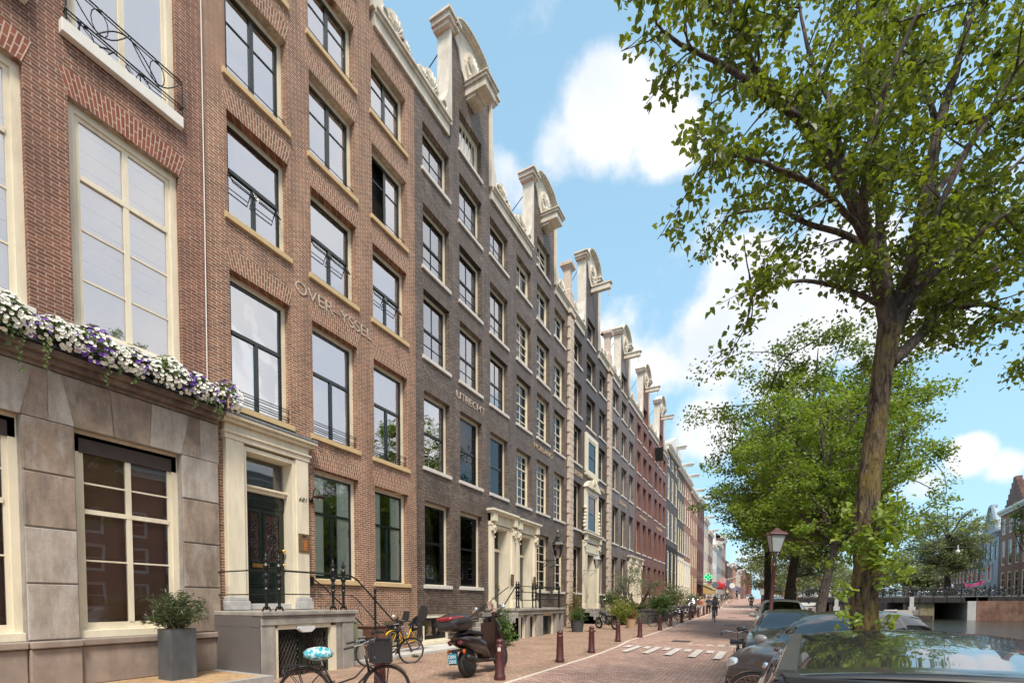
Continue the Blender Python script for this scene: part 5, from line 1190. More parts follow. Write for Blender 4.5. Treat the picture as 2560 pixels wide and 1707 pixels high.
mb=MB(); mb.prism([(.05,-4.2,11.9),(.05,4.2,11.9),(.05,.7,16.6),(.05,-.7,16.6)],(-.5,0,0)); mb.box(-.5,.3,-.9,.9,16.6,17.0)
for s in (-1,1): mb.tube([(.1,s*4.3,11.8),(.1,s*.8,16.7)],.28,4)
mb.build('gable',mat('pale_blue_paint2',(.36,.42,.47),.6),BL)
mb=MB(); mb.box(.02,.12,-1.5,1.3,3.6,7.0); bn=mb.build('banner',mat('white_banner',(.6,.58,.56),.6),BL); mb=MB(); mb.ball((.14,-.1,6.1),.05,.7,.6,n=10,k=6,jit=.2); mb.tube([(.14,-.1,5.8),(.14,0,4.2)],.1,5); mb.build('banner_flower',mat('red_flower_print',(.45,.05,.05),.6),bn)
fb('dark brown crooked house with white windows left of the pale blue house',13,36.1,124.6,12,B_DK,4,rw,fr=WHITE,low=mat('cream_shop',(.5,.46,.36),.6),zlow=4.0,corn='neck',side=0)
fb('brown brick house with a red roof edge behind the wide far quay tree',14,37.3,138.5,11.6,B_BR,5,rw,fr=WHITE,corn='neck',side=0)
fb('dark house behind the wide far quay tree trunk',14,38.5,152.6,11.5,B_DK,5,rw,fr=WHITE,side=0,corn='flat')
fb('orange brick house seen under the far quay trees',16,39.9,168,11.6,B_OR,5,rw,fr=WHITE,side=0)
fb('white house seen under the far quay trees',18,41.4,185.5,10.4,WHITE,5,rw,fr=BLACKP,side=0)
fb('red brick house farthest along the far quay',24,43,207,11,B_RD,7,rw,fr=WHITE,side=0)
for i,(y,zt,m_,lb) in enumerate([(86,13,B_BR,'brown brick'),(72,15,B_DK,'dark brick'),(57,13,B_OR,'orange brick'),(42,16,B_RD,'oxblood brick'),(27,14,B_BR,'brown brick'),(12,15,B_DK,'dark brick'),(-4,13,B_OR,'orange brick'),(-20,15,B_RD,'red brick')]):
    fb(['brown brick house across the canal next to the stepped gable house','dark brick house opposite the bridge foot','orange brick house opposite the cyclists','oxblood brick house opposite the red pair','brown brick house opposite the quoin strips','dark brick house opposite the twin portals','orange brick house opposite the stone fronted house','red brick house across the canal behind the camera'][i],14.5,34.5,y,zt,m_,4,[(.6,3.2),(4.2,6.8),(7.8,10.4)],rot=0,fr=WHITE,side=0)
# distant houses with red roofs at the bend
for (x,y,w,h,l) in((19,270,16,10,'distant pale house with a bright red roof left of the slender trunk'),(27,300,22,12,'distant long house with a dark red roof right of the slender trunk'),(9,300,12,9,'small distant white house below the red roofs')):
    t=thing('distant_house',l,'house',(x,y,1))
    mb=MB(); mb.box(x-w/2,x+w/2,y,y+10,0,h); mb.build('wall',WHITE,t)
    mb=MB(); mb.prism([(x-w/2-.3,y-.4,h),(x-w/2-.3,y+10.4,h),(x-w/2-.3,y+5,h+4)],(w+.6,0,0)); mb.build('roof',mat('red_roof',(.35,.1,.05),.8),t)
    mb=MB()
    for k in range(int(w/3)): mb.box(x-w/2+1+k*3,x-w/2+2.2+k*3,y-.05,y,h-3,h-1.2)
    mb.build('window',ROOM,t)
# kiosk, parasol, boats, poster column, wires
t=thing('market_kiosk','brown wooden kiosk box beside the bridge foot','kiosk',(2.75,70,gz(70)))
mb=MB(); mb.box(1.95,3.6,69.4,71,gz(70),3.25); mb.build('wooden_box',mat('kiosk_wood',(.24,.13,.08),.7,var=.3,scale=3),t)
mb=MB(); mb.box(1.85,3.7,69.3,71.1,3.25,3.33); mb.build('roof',mat('kiosk_roof',(.3,.3,.28),.8),t)
t=thing('parasol','dark open parasol standing in front of the wooden kiosk','parasol',(1.3,66,gz(66)))
mb=MB(); mb.lathe([(1.45,2.1),(0.05,2.75)],(1.3,66,gz(66)),8); mb.build('canopy',mat('dark_canvas',(.04,.04,.042),.8),t); mb=MB(); mb.tube([(1.3,66,gz(66)),(1.3,66,gz(66)+2.7)],.04,6); mb.build('pole',mat('wood_pole',(.35,.16,.07),.6),t)
def boat(label,x,y,L,c,cover,rz=0,cat='boat'):
    t=thing('moored_boat',label,cat,(0,0,0)); mb=MB(); rows=[]
    for i in range(9):
        s=i/8; w=.95*math.sin(PI*min(1,(s*.85+.15)))**.6 if s<1 else .02; yy=-L/2+L*s
        rows.append([(-w,yy,.65+.25*s*s),(-w*.85,yy,.1),(0,yy,-.2),(w*.85,yy,.1),(w,yy,.65+.25*s*s)])
    mb.grid(rows); mb.grid([[(r[0][0]*.97,r[0][1],r[0][2]-.06),(0,r[0][1],r[0][2]-.02),(r[4][0]*.97,r[4][1],r[4][2]-.06)] for r in rows]); mb.build('hull',mat('hull',c,.4),t,smooth=True)
    mb=MB(); mb.prism([(-.7,-L*.3,.6),(.7,-L*.3,.6),(.55,-L*.3,1.25),(-.55,-L*.3,1.25)],(0,L*.45,0)); mb.build('cabin',mat('boat_cover',cover,.7),t,bevel=.08)
    t.location=(x,y,-.5); t.rotation_euler=(0,0,rz); return t
boat('white moored motor boat with a pale cover in front of the bridge pier',12.7,66,7,(.5,.5,.48),(.35,.33,.3),.2)
boat('low red hulled boat moored beyond the bridge opening left of the mossy trunk',7.5,96,8,(.3,.05,.04),(.3,.25,.25),.1)
boat('dark open boat moored against the pale bridge abutment',14.5,71,5,(.12,.09,.07),(.2,.18,.16),1.2)
t=thing('advertising_board','red advertising board with a white disc standing on the bridge','sign',(11.2,77.5,2.42))
mb=MB(); mb.box(10.6,11.75,77.4,77.6,2.9,5.2); mb.box(10.7,10.8,77.45,77.55,2.4,2.9); mb.box(11.55,11.65,77.45,77.55,2.4,2.9); mb.build('panel',mat('red_board',(.35,.02,.03),.4),t)
mb=MB(); mb.lathe([(.42,0),(.42,.02)],(11.17,77.36,4.4),16,axis='y',sy=.7); mb.build('disc',WHITE,t)
t=thing('overhead_wires','thin overhead wires crossing the canal with a white globe lamp','wires',(0,60,8))
mb=MB()
for (a,b) in (((-10.9,60,10.0),(34,86,9.2)),((-10.9,88,7.6),(36,120,8.2)),((-10.9,89,7.0),(36,121,7.6)),((3,62,8.3),(34,70,12))):
    a=Vector(a);b=Vector(b); mb.tube([a.lerp(b,i/12)-Vector((0,0,1.2*math.sin(PI*i/12))) for i in range(13)],.018,4,cap=False)
mb.build('wire',mat('wire',(.12,.12,.13)),t)
p=at(2395,1378,60); mb=MB(); mb.ball(p,.22,n=10,k=7); mb.tube([p,p+Vector((0,0,.8))],.06,6); mb.build('globe_lamp',WHITE,t)
# ================= street furniture =================
def bollard():
    t=thing('bollard','x','bollard')
    mb=MB(); mb.lathe([(.125,-.05),(.125,.06),(.118,.1),(.105,.12),(.088,.68),(.092,.70),(.092,.735),(.078,.745),(.078,.80),(.088,.81),(.088,.825),(.06,.87),(.0,.885)],n=20); mb.build('post',OXRED,t,smooth='all')
    return t
b0=bollard(); BP=[(-5.62,5.92),(-4.97,8.82),(-4.97,12.2),(-4.98,14.95),(-5.3,19.3),(-4.98,21.8),(-5.0,26.6),(-5.15,30.9),(-5.0,34.3),(-5.15,39.5),(-5.1,44.5),(-5.15,49),(-5.2,52.5)]
BLB=['maroon bollard nearest the camera, in front of the black bicycle','maroon bollard with a white sticker scrap beside the rear of the black scooter','maroon bollard standing alone in front of the twin portal stoop','maroon bollard near the pavement line, level with the potted shrub','maroon bollard in front of the black motorcycle rear wheel and terracotta pot','slim looking bollard standing alone before the large round planter','worn bollard left of the parked bicycle by the pavement line','maroon bollard directly in front of the parked bicycle wheel','bollard between the parked bicycle and the leaning bollard','slightly leaning bollard in front of the row of parked bicycles','bollard in front of the parked motor scooter','bollard right of the parked motor scooter','farthest bollard, just behind the cyclist in the grey top']
for i,(x,y) in enumerate(BP):
    o=b0 if i==0 else dup(b0); o.location=(x,y,gz(y)); o['label']=BLB[i]; o['group']='maroon bollards along the pavement edge'
    if i==9: o.rotation_euler=(0,R(6),0)
def marks(i,items,nm,m): # stickers on a bollard
    pass
mb=MB(); mb.box(.088,.094,-.03,.035,.62,.70); k=mb.build('sticker_scrap',mat('sticker',(.6,.58,.55)),None); k.parent=bpy.data.objects['bollard.001']; k.rotation_euler=(0,0,R(-70)); k.location=(0,0,0)
def lamp_post(label,x,y,lean=0,s=1):
    t=thing('lamp_post',label,'street lamp')
    mb=MB(); mb.lathe([(.14,-.1),(.14,.5),(.12,.55),(.10,.6),(.085,1.3),(.09,1.32),(.09,1.38),(.065,1.42),(.055,2.9),(.07,2.93),(.07,2.97),(.045,3.0),(.04,3.15)],n=12)
    for a in(0,PI/2,PI,3*PI/2): mb.tube([(.03*math.cos(a),.03*math.sin(a),3.1),(.13*math.cos(a),.13*math.sin(a),3.28),(.13*math.cos(a),.13*math.sin(a),3.42)],.014,5)
    mb.build('post',OXRED,t,smooth=True)
    mb=MB(); b,w=.18,.32; z0,z1=3.42,3.98
    mb.lathe([(b,z0-.01),(b,z0+.02)],n=4)
    for i in range(4):
        a=PI/4+i*PI/2+PI/4-PI/4; ca,sa=math.cos(2*PI*i/4+PI/4),math.sin(2*PI*i/4+PI/4); mb.tube([(b*ca,b*sa,z0),(w*ca,w*sa,z1)],.014,5)
    mb.lathe([(w*1.12,z1-.01),(w*1.2,z1+.03),(w*1.15,z1+.06),(w*.75,z1+.13),(w*.35,z1+.19),(w*.3,z1+.24),(0,z1+.27)],n=4)
    for i in range(4):
        ca,sa=math.cos(2*PI*i/4+PI/4),math.sin(2*PI*i/4+PI/4); mb.ball((w*.95*ca,w*.95*sa,z1+.1),.03,n=6,k=4)
    mb.build('lantern_frame',OXRED,t)
    mb=MB(); mb.lathe([(b*.95,z0+.02),(w*.97,z1-.01)],n=4); mb.build('lantern_glass',mat('frosted_lantern_glass',(.36,.40,.39),.25,var=.1),t)
    t.location=(x,y,gz(y)); t.rotation_euler=(lean*.3,lean,R(20)); t.scale=(s,s,s); return t
lamp_post('maroon lamp post with a square glass lantern leaning right behind the parked dark car',.12,17.6,R(2.6),.95)
lamp_post('smaller looking maroon lamp post between the dark tree trunks, farther down the quay',.15,46,0,1.0)
lamp_post('distant lamp post with a pale lantern near the traffic signs',-.25,61,0,1.0)
# planter with oleander
t=thing('square_planter','tall square dark zinc planter with an oleander bush in front of the stone ground floor','planter',(-10.15,5.15,.16))
mb=MB(); mb.prism([(-10.4,4.92,.16),(-9.92,4.92,.16),(-9.92,5.38,.16),(-10.4,5.38,.16)],(0,0,.98)); mb.build('pot',mat('zinc_grey',(.085,.095,.105),.42,.2,var=.15,scale=3,dirt=((.13,.14,.15),4)),t,bevel=.008)
mb=MB(); mb.box(-10.38,-9.94,4.94,5.36,1.14,1.142); mb.build('soil',mat('soil',(.05,.035,.025),.9),t)
rg=random.Random(5)
def lance(name,m,P,stems,L,w,rng,per=12,up=.3):
    mb=MB()
    for B in stems:
        for k in range(per):
            q=rng.uniform(.35,1.02); p=sub(B,min(q,.999)); d=Vector((rng.gauss(0,1),rng.gauss(0,1),rng.gauss(up,.5))).normalized(); s=d.cross(Vector((0,0,1)))
            if s.length<.01: continue
            s=s.normalized()*w; l=L*rng.uniform(.7,1.2); m1=p+d*l*.5+Vector((0,0,.006)); e=p+d*l-Vector((0,0,l*.15))
            mb.poly([p,m1+s,e]); mb.poly([p,e,m1-s])
    return mb.build(name,m,P)
st=[];mb=MB()
for i in range(75):
    b=Vector((-10.16+rg.uniform(-.12,.12),5.15+rg.uniform(-.12,.12),1.14)); a=rg.uniform(0,6.28); r=rg.uniform(.15,.50); e=b+Vector((math.cos(a)*r*.85,math.sin(a)*r,rg.uniform(.30,.85)-r*.35))
    B=bend(b,e,rg,.08,4); st.append(B); mb.tube(B,[.009,.007,.006,.005,.004],5)
mb.build('stems',mat('green_stem',(.10,.09,.04),.6),t); lance('leaves',leafmat('oleander_leaf',(.06,.10,.045),(.15,.20,.09),.15,9),t,st,.125,.0105,rg,26)
# potted shrubs and greenery on the pavement
def bush(label,x,y,r,h,lm,pot=None,pr=.3,ph=.45,n=1500,ls=.06,seed=1,z=None,cat='potted plant',name='potted_plant',flow=None,potn='pot',zc=None,flat=.8):
    z=gz(y) if z is None else z; t=thing(name,label,cat,(x,y,z)); rg=random.Random(seed)
    if pot: mb=MB(); mb.lathe([(pr*.8,0),(pr,ph*.96),(pr*1.05,ph*.96),(pr*1.05,ph),(pr*.92,ph),(pr*.9,ph-.05),(0,ph-.05)],(x,y,z),20); mb.build(potn,pot,t,smooth=True)
    b=z+(ph if pot else 0); P_=[]; mb=MB()
    for i in range(26):
        a=rg.uniform(0,6.28); q=rg.uniform(.2,1); e=Vector((x+r*.8*q*math.cos(a),y+r*.8*q*math.sin(a),b+h*rg.uniform(.4,.95)*(1.05-.4*q)))
        B=bend((x,y,b-.05),e,rg,.1,4); mb.tube(B,.008,4,cap=False)
        for k in range(n//26): 
            c=sub(B,rg.uniform(.3,1)); P_.append(c+Vector((rg.gauss(0,r*.16),rg.gauss(0,r*.16),rg.gauss(0,h*.10))))
    mb.build('stems',BK_L,t); leaves('foliage',lm,t,P_,ls,rg,up=.6)
    if flow:
        mb=MB()
        for i in range(flow[1]): p=Vector(P_[rg.randrange(len(P_))])+Vector((.02,-.03,.03)); mb.ball(p,.03,n=6,k=4)
        mb.build('blossom',flow[0],t)
    return t
GP=mat('grey_pot',(.06,.06,.065),.6); TC=mat('terracotta',(.42,.28,.18),.8)
LF_B=leafmat('box_leaf',(.04,.09,.02),(.12,.2,.04),.25,8); LF_W=leafmat('warm_leaf',(.14,.19,.03),(.30,.33,.06),.3,6)
RF=mat('red_flower',(.5,.03,.02),.6); YF=mat('peach_flower',(.65,.38,.2),.6); PK=mat('pink_flower',(.6,.25,.2),.6)
bush('leafy green shrub beside the steps of the twin portals, behind the black scooter',-9.0,15.9,.85,1.5,LF_B,n=3600,ls=.09,seed=2,name='leafy_shrub',cat='shrub')
bush('round box like shrub in a dark grey tub left of the black motorcycle',-8.75,23.9,.62,.85,LF_B,GP,.36,.62,1800,.06,3)
bush('rust coloured climbing plant on a thin frame at the quoin strip',-9.9,26.6,.55,2.9,leafmat('rust_leaf',(.16,.09,.02),(.22,.2,.05),.3,5),n=1300,ls=.09,seed=4,name='climbing_plant',cat='plant')
bush('large yellow green leafy bush behind the motorcycle',-8.3,31.0,1.4,2.0,LF_W,n=3600,ls=.11,seed=5,name='leafy_shrub',cat='shrub')
bush('pot of red geraniums next to the bollard behind the motorcycle',-6.9,27.9,.42,.6,LF_B,TC,.3,.55,700,.08,6,flow=(RF,40))
t=bush('low flowering greenery in a very large round zinc tub beneath the olive tree',-7.7,33.0,1.3,.5,LF_B,mat('zinc_tub',(.17,.17,.165),.55,.2,var=.35,scale=5),1.25,.95,1600,.09,7,flow=(PK,60))
ot=thing('olive_tree','olive tree with a forked pale trunk growing from the large round tub','tree',(-7.7,33,.9)); mb=MB(); OP=[]; rg=random.Random(12)
for k,(dx,dy,dz) in enumerate([(-1.1,-.2,2.3),(.9,.1,2.4),(-.3,.4,2.7),(1.5,0,2.0),(-1.8,.1,1.8),(.2,-.5,2.6)]):
    B=bend((-7.7,33,gz(33)+.9),(-7.7+dx,33+dy,gz(33)+.9+dz),rg,.12,6); mb.tube(B,[.13,.10,.08,.07,.05,.03,.02] if k<2 else [.06,.05,.045,.04,.03,.02,.01],7)
    for j in range(12):
        c=sub(B,rg.uniform(.55,1))+Vector((rg.gauss(0,.42),rg.gauss(0,.4),rg.gauss(.1,.28)))
        for q in range(46): OP.append(c+Vector((rg.gauss(0,.17),rg.gauss(0,.17),rg.gauss(0,.13))))
mb.build('trunk',BK_B,ot,smooth='all'); leaves('crown',LF_O,ot,OP,.085,rg)
bush('dense dark green bush right of the olive tree tub',-6.9,36.2,1.2,1.7,LF_B,GP,.8,.7,2600,.12,8)
bush('trailing dark shrub in a black tub right of the olive tub',-6.6,34.5,.7,.6,LF_B,GP,.45,.5,1400,.09,9)
bush('peach rose bush on the stoop behind the olive tree',-9.9,34.5,.9,1.2,LF_B,None,z=1.5,n=1500,ls=.1,seed=10,flow=(YF,70),name='rose_bush',cat='shrub')
bush('bamboo like tall shrub in front of the pale plinth',-7.6,46,1.7,2.9,leafmat('dusty_leaf',(.1,.12,.05),(.2,.22,.1),.3,5),GP,.6,.6,2600,.14,11)
bush('low hedge of pot plants beyond the parked bicycle',-7.3,41,1.0,1.0,LF_B,GP,.5,.5,1600,.11,12)
bush('grey green shrub in front of the orange brick house',-8.4,66,1.6,2.4,LF_O,None,n=1500,ls=.2,seed=13,name='leafy_shrub',cat='shrub')
bush('small weeds growing at the edge of the pale flagstones',-9.3,11.3,.16,.1,LF_B,None,n=220,ls=.035,seed=14,name='weeds',cat='weeds'); bush('tuft of weeds beside the dark grey tub',-8.1,24.2,.4,.15,LF_W,None,n=300,ls=.05,seed=15,name='weeds',cat='weeds')
# second and farther stoops
for (y0,y1,l,d) in((31,34.6,'stone steps leading up to the sculpted portal',1.3),(43.2,48.2,'stone stoop with railings shared by the grey violet and the red house',1.6)):
    t=thing('front_stoop',l,'stoop',(-10.5,(y0+y1)/2,0)); mb=MB()
    for k in range(5): mb.box(-D,-D+.5+k*.28,y0,y1,0,1.2-k*.24)
    mb.build('step_block',BLUEST,t,bevel=.01)
t=thing('stoop_railing','black iron railing with posts on the stoop behind the olive tree and bushes','railing',(-9.4,39,1))
mb=MB()
for y in(35.5,37.4,44,46,48.4): mb.lathe([(.07,0),(.05,.1),(.05,1.0),(.08,1.05),(.04,1.15),(0,1.25)],(-9.2,y,1.2),8)
mb.build('newel_post',IRON,t); mb=MB()
for a,b in((35.5,37.4),(44,48.4)):
    for z in(2.3,1.8): mb.tube([(-9.2,a,z),(-9.2,b,z)],.03,5)
mb.tube([(-9.2,35.5,2.2),(-8.4,34.2,1.2)],.035,5); mb.build('handrail',IRON,t)
# bins beside the steps
def bin_(label,x,y,w,h,m,lm):
    t=thing('wheeled_bin',label,'bin',(x,y,0)); mb=MB(); mb.prism([(x-w/2,y-w/2,.08),(x+w/2,y-w/2,.08),(x+w/2*1.12,y-w/2*1.12,h),(x-w/2*1.12,y-w/2*1.12,h)],(0,w,0)); mb.build('body',m,t,bevel=.02)
    mb=MB(); mb.box(x-w*.6,x+w*.62,y-w*.62,y+w*.5,h,h+.05); mb.build('lid',lm,t,bevel=.02)
    for s in(-1,1): mb=MB(); mb.lathe([(.1,-.03),(.1,.03)],(x-w/2,y+s*w*.4,.1),12,axis='x'); mb.build('wheel',RUBBER,t)
bin_('pale green bin box standing against the stoop pillar',-10.0,9.3,.36,1.1,mat('pale_green_box',(.23,.28,.17),.5,dirt=((.15,.14,.1),5)),mat('dirty_lid',(.3,.28,.22),.6))
bin_('rusty brown lidded box between the stoop and the yellow bicycle',-9.85,10.1,.5,.95,mat('rusty_panel',(.15,.07,.045),.6,var=.35,scale=6,dirt=((.25,.13,.07),8)),mat('brown_lid',(.13,.075,.05),.6))
# awning shop, pharmacy cross, signs
t=thing('shop_awning','dark awning hanging over the shop front beyond the orange houses','awning',(-D,95,3)); mb=MB(); mb.prism([(-D,93,5.2),(-D+2.4,93,4.0),(-D+2.4,93,3.85),(-D,93,5.0)],(0,8,0)); mb.build('cloth',mat('black_canvas',(.02,.02,.02),.8),t)
t=thing('shop_awning','yellow and white curved awning beneath the red sign','awning',(-D,104,3)); mb=MB(); mb.prism([(-D+2.2*math.sin(a),103,3.4+1.9*math.cos(a)) for a in [i*PI/12 for i in range(7)]]+[(-D,103,3.4)],(0,4,0)); mb.build('cloth',mat('yellow_canvas',(.5,.36,.14),.7),t)
t=thing('pharmacy_cross','bright green lit pharmacy cross sign sticking out over the street','sign',(-D+2.6,96,6.3)); 
em,ent,eb=newmat('green_neon'); eb.inputs['Base Color'].default_value=(.02,.4,.1,1); eb.inputs['Emission Color'].default_value=(.05,1,.3,1); eb.inputs['Emission Strength'].default_value=1.2
x,y,z=-8.6,88,6.0; mb=MB(); 
for (a,b,c,d) in((-.2,.2,-.58,.58),(-.58,.58,-.2,.2)): mb.box(x+a,x+b,y-.06+abs(a)*.01,y+.06-abs(a)*.01,z+c,z+d)
cr_=mb.build('cross_body',mat('dark_green_panel',(.02,.12,.06),.5),t)
mb=MB()
for i in range(12):
    pts=[(a*.64,b*.64) for a,b in [(-.3,-.9),(.3,-.9),(.3,-.3),(.9,-.3),(.9,.3),(.3,.3),(.3,.9),(-.3,.9),(-.3,.3),(-.9,.3),(-.9,-.3),(-.3,-.3)]]; p=pts[i];q=pts[(i+1)%12]; mb.tube([(x+p[0],y-.1,z+p[1]),(x+q[0],y-.1,z+q[1])],.05,5)
mb.box(x-.15,x+.15,y-.12,y-.09,z-.15,z+.15); mb.build('neon_outline',em,cr_)
mb=MB(); mb.tube([(-D,y,z),(x-.9,y,z)],.05,5); mb.build('bracket',IRON,t); t.location=(0,0,0); LOC[t.name]=(0,0,0)
for c in t.children: c.matrix_parent_inverse=Matrix()
def sign(label,x,y,z,r,m,h=2.6,disc=True,name='traffic_sign'):
    t=thing(name,label,'sign',(x,y,gz(y))); mb=MB(); mb.tube([(x,y+.05,gz(y)),(x,y+.05,gz(y)+z)],.035,6); mb.build('pole',ALU,t)
    mb=MB(); mb.lathe([(r,0),(r,.03)],(x,y,gz(y)+z),18,axis='y') if disc else mb.box(x-r,x+r,y,y+.03,gz(y)+z-r,gz(y)+z+r); mb.build('plate',m,t)
sign('grey back of a round traffic sign on the left pavement',-5.6,66,2.9,.42,ALU); sign('round traffic sign with a red rim right of the grey sign back',-5.1,72,3.3,.42,mat('sign_rim',(.55,.35,.33),.5)); sign('small pale round traffic sign farther down the street',-4.6,84,2.2,.42,WHITE); sign('white square sign plate on the quay side near the lamp posts',-.1,52,2.2,.3,WHITE,disc=False)
t=thing('hanging_sign','red banner shaped sign with white lettering stripe over the pavement','sign',(-8,92,4.2)); mb=MB(); mb.ball((-6.9,90,4.6),.9,.3,.75,n=12,k=7); mb.build('body',mat('red_sign',(.5,.02,.03),.5),t,smooth=True); mb=MB(); mb.tube([(-D,90,5.2),(-7,90,5.2)],.04,5); mb.build('bracket',IRON,t)
t=thing('flag','grey lilac flag hanging from a house far down the street','flag',(-7,120,5)); mb=MB(); mb.grid([[(-8.6+i*.8,120+.25*math.sin(i*2),7.5-i*.55+j*-1.6) for i in range(6)] for j in range(2)]); mb.build('cloth',mat('lilac_cloth',(.2,.18,.26),.8),t); mb=MB(); mb.tube([(-D,120,6),(-4.5,120,7.8)],.05,5); mb.build('pole',WHITE,t)
t=thing('security_camera','small round camera on the grey wall near the hoist of the quoin house','camera',(-D,35,21)); mb=MB(); mb.ball((-D+.12,34.6,21.3),.11,n=10,k=7); mb.tube([(-D,34.6,21.3),(-D+.1,34.6,21.3)],.05,6); mb.build('housing',PLASTIC,t)
# ================= cars =================
def paint(name,c,coat=1.0,rough=.35,metal=.0): 
    m,nt,b=newmat(name); b.inputs['Base Color'].default_value=c4(c); b.inputs['Roughness'].default_value=rough; b.inputs['Metallic'].default_value=metal
    b.inputs['Coat Weight'].default_value=coat; b.inputs['Coat Roughness'].default_value=.02; b.inputs['Coat IOR'].default_value=1.48
    tc=N(nt,'ShaderNodeTexCoord'); no=N(nt,'ShaderNodeTexNoise',Scale=3.0,Detail=8.0); nt.links.new(tc.outputs['Object'],no.inputs['Vector'])
    mr=N(nt,'ShaderNodeMapRange'); mr.inputs[3].default_value=.0; mr.inputs[4].default_value=.03; nt.links.new(no.outputs['Fac'],mr.inputs[0]); nt.links.new(mr.outputs[0],b.inputs['Coat Roughness'])
    return m
def cr(a,b,c,d,t): return .5*((2*b)+(c-a)*t+(2*a-5*b+4*c-d)*t*t+(3*b-a-3*c+d)*t**3)
def car(name,label,st,body,cab,wheels,light=None,rails=False,mirror=None,cat='car',antenna=False,tail=None,roofm=None,pillars=(),grille=None,plate=None):
    """st: stations rear->front (y,w,zb,belt,rw,roof,crown); cab=(rear glass foot, rear glass top, windscreen top, windscreen foot) in y"""
    t=thing(name,label,cat)
    ks=[]; n=len(st)
    for i in range(n-1):
        m=5 if st[i+1][0]-st[i][0]<.5 else 9
        for k in range(m):
            s=k/m; ks.append([cr(st[max(i-1,0)][j],st[i][j],st[i+1][j],st[min(i+2,n-1)][j],s) if j else st[i][0]+(st[i+1][0]-st[i][0])*s for j in range(7)])
    ks.append(list(st[-1]))
    def ring(p):
        y,w,zb,bl,rw,rf,cn=p
        base=[(w*.86,zb),(w*.97,zb+.10),(w*1.0,zb+(bl-zb)*.45),(w*.985,bl-.10),(w*.95,bl),(rw+ (w*.95-rw)*.45,bl+(rf-bl)*.58),(rw,rf-.055*min(1,(rf-bl)*4)),(rw*.90,rf),(rw*.5,rf+cn*.75),(0,rf+cn)]
        out=[]; m=len(base)
        for i in range(m-1):
            for k in range(3):
                s=k/3; a=base[max(i-1,0)];b=base[i];c=base[i+1];d=base[i+2] if i+2<m else (-base[m-2][0],base[m-2][1])
                if i in(3,4): out.append((b[0]+(c[0]-b[0])*s,b[1]+(c[1]-b[1])*s,i+s))
                else: out.append((cr(a[0],b[0],c[0],d[0],s),cr(a[1],b[1],c[1],d[1],s),i+s))
        out.append((0,rf+cn,9)); return out
    B=MB();G=MB(); rf_,rt,wt,wf=cab
    R_=[ring(p) for p in ks]
    for i in range(len(ks)-1):
        ym=(ks[i][0]+ks[i+1][0])/2
        for j in range(len(R_[0])-1):
            q=(R_[i][j][2]+R_[i][j+1][2])/2; g=False
            if 4.2<q<5.9:
                lo=(q-4)/2; yr=rf_+(rt-rf_)*lo; yw=wf+(wt-wf)*lo
                if yr+.10<ym<yw-.10 and not any(abs(ym-pp)<.045 for pp in pillars): g=True
            if q>6.35 and (rf_+.02<ym<rt-.03 or wt+.03<ym<wf-.02): g=True
            for s in(1,-1):
                pts=[(s*R_[i][j][0],ks[i][0],R_[i][j][1]),(s*R_[i+1][j][0],ks[i+1][0],R_[i+1][j][1]),(s*R_[i+1][j+1][0],ks[i+1][0],R_[i+1][j+1][1]),(s*R_[i][j+1][0],ks[i][0],R_[i][j+1][1])]
                (G if g else B).poly(pts if s<0 else pts[::-1])
    for i in(0,-1):
        pts=[(r[0],ks[i][0],r[1]) for r in R_[i]]+[(-r[0],ks[i][0],r[1]) for r in R_[i][::-1][1:]]; B.poly(pts)
    B.build('body',body,t,smooth=True,weld=True); G.build('window_glass',CARGLASS,t,smooth=True,weld=True)
    mb=MB(); y0,y1=rf_+.25,wf-.3
    mb.box(-.55,.55,y0,y1,.4,.86)
    for yy in (cab[0]+.9,cab[2]-.25):
        for s in(-.36,.36): mb.box(s-.24,s+.24,yy,yy+.14,.8,1.2); mb.box(s-.11,s+.11,yy,yy+.09,1.2,1.36)
    mb.build('interior',PLASTIC,t,bevel=.04)
    w0=max(p[1] for p in st)
    for yy in wheels[:2]:
        for s in(-1,1):
            r=wheels[2]; mb=MB(); x=s*(w0-.11)
            mb.lathe([(r*.62,-.1),(r*.93,-.11),(r,-.07),(r,.07),(r*.93,.11),(r*.62,.1)],(x,yy,r),24,axis='x'); wv=mb.build('wheel',RUBBER,t,smooth='all')
            mb=MB(); mb.lathe([(r*.64,s*.08),(r*.6,s*.1),(r*.58,s*.04),(.05,s*.05),(.05,s*.08),(0,s*.085)],(x,yy,r),20,axis='x')
            for k in range(5): a=k*2*PI/5; mb.obox((x+s*.07,yy+math.cos(a)*r*.33,r+math.sin(a)*r*.33),(s*.02,0,0),(0,math.cos(a)*r*.28,math.sin(a)*r*.28),(0,-math.sin(a)*.035,math.cos(a)*.035))
            mb.build('rim',ALU,wv)
            mb=MB(); mb.tube([(s*(w0+.002),yy+(r+.06)*math.cos(a),r+(r+.06)*math.sin(a)) for a in [i*PI/12 for i in range(13)]],.03,6); mb.lathe([(r+.05,s*-.02),(r+.05,s*.004)],(s*w0,yy,r),20,axis='x'); mb.build('wheel_arch',PLASTIC,t)
    if mirror:
        y,z,m=mirror
        for s in(-1,1):
            mb=MB(); mb.ball((s*(w0+.10),y,z),.13,.075,.085,n=14,k=9); mv=mb.build('wing_mirror',m,t,smooth='all')
            mb=MB(); mb.tube([(s*(w0-.1),y+.02,z-.09),(s*(w0+.05),y,z-.04)],.025,6); mb.lathe([(.0,-.073),(.07,-.072)],(s*(w0+.10),y,z),12,axis='y',sx=1.3); mb.build('mirror_arm',PLASTIC,mv)
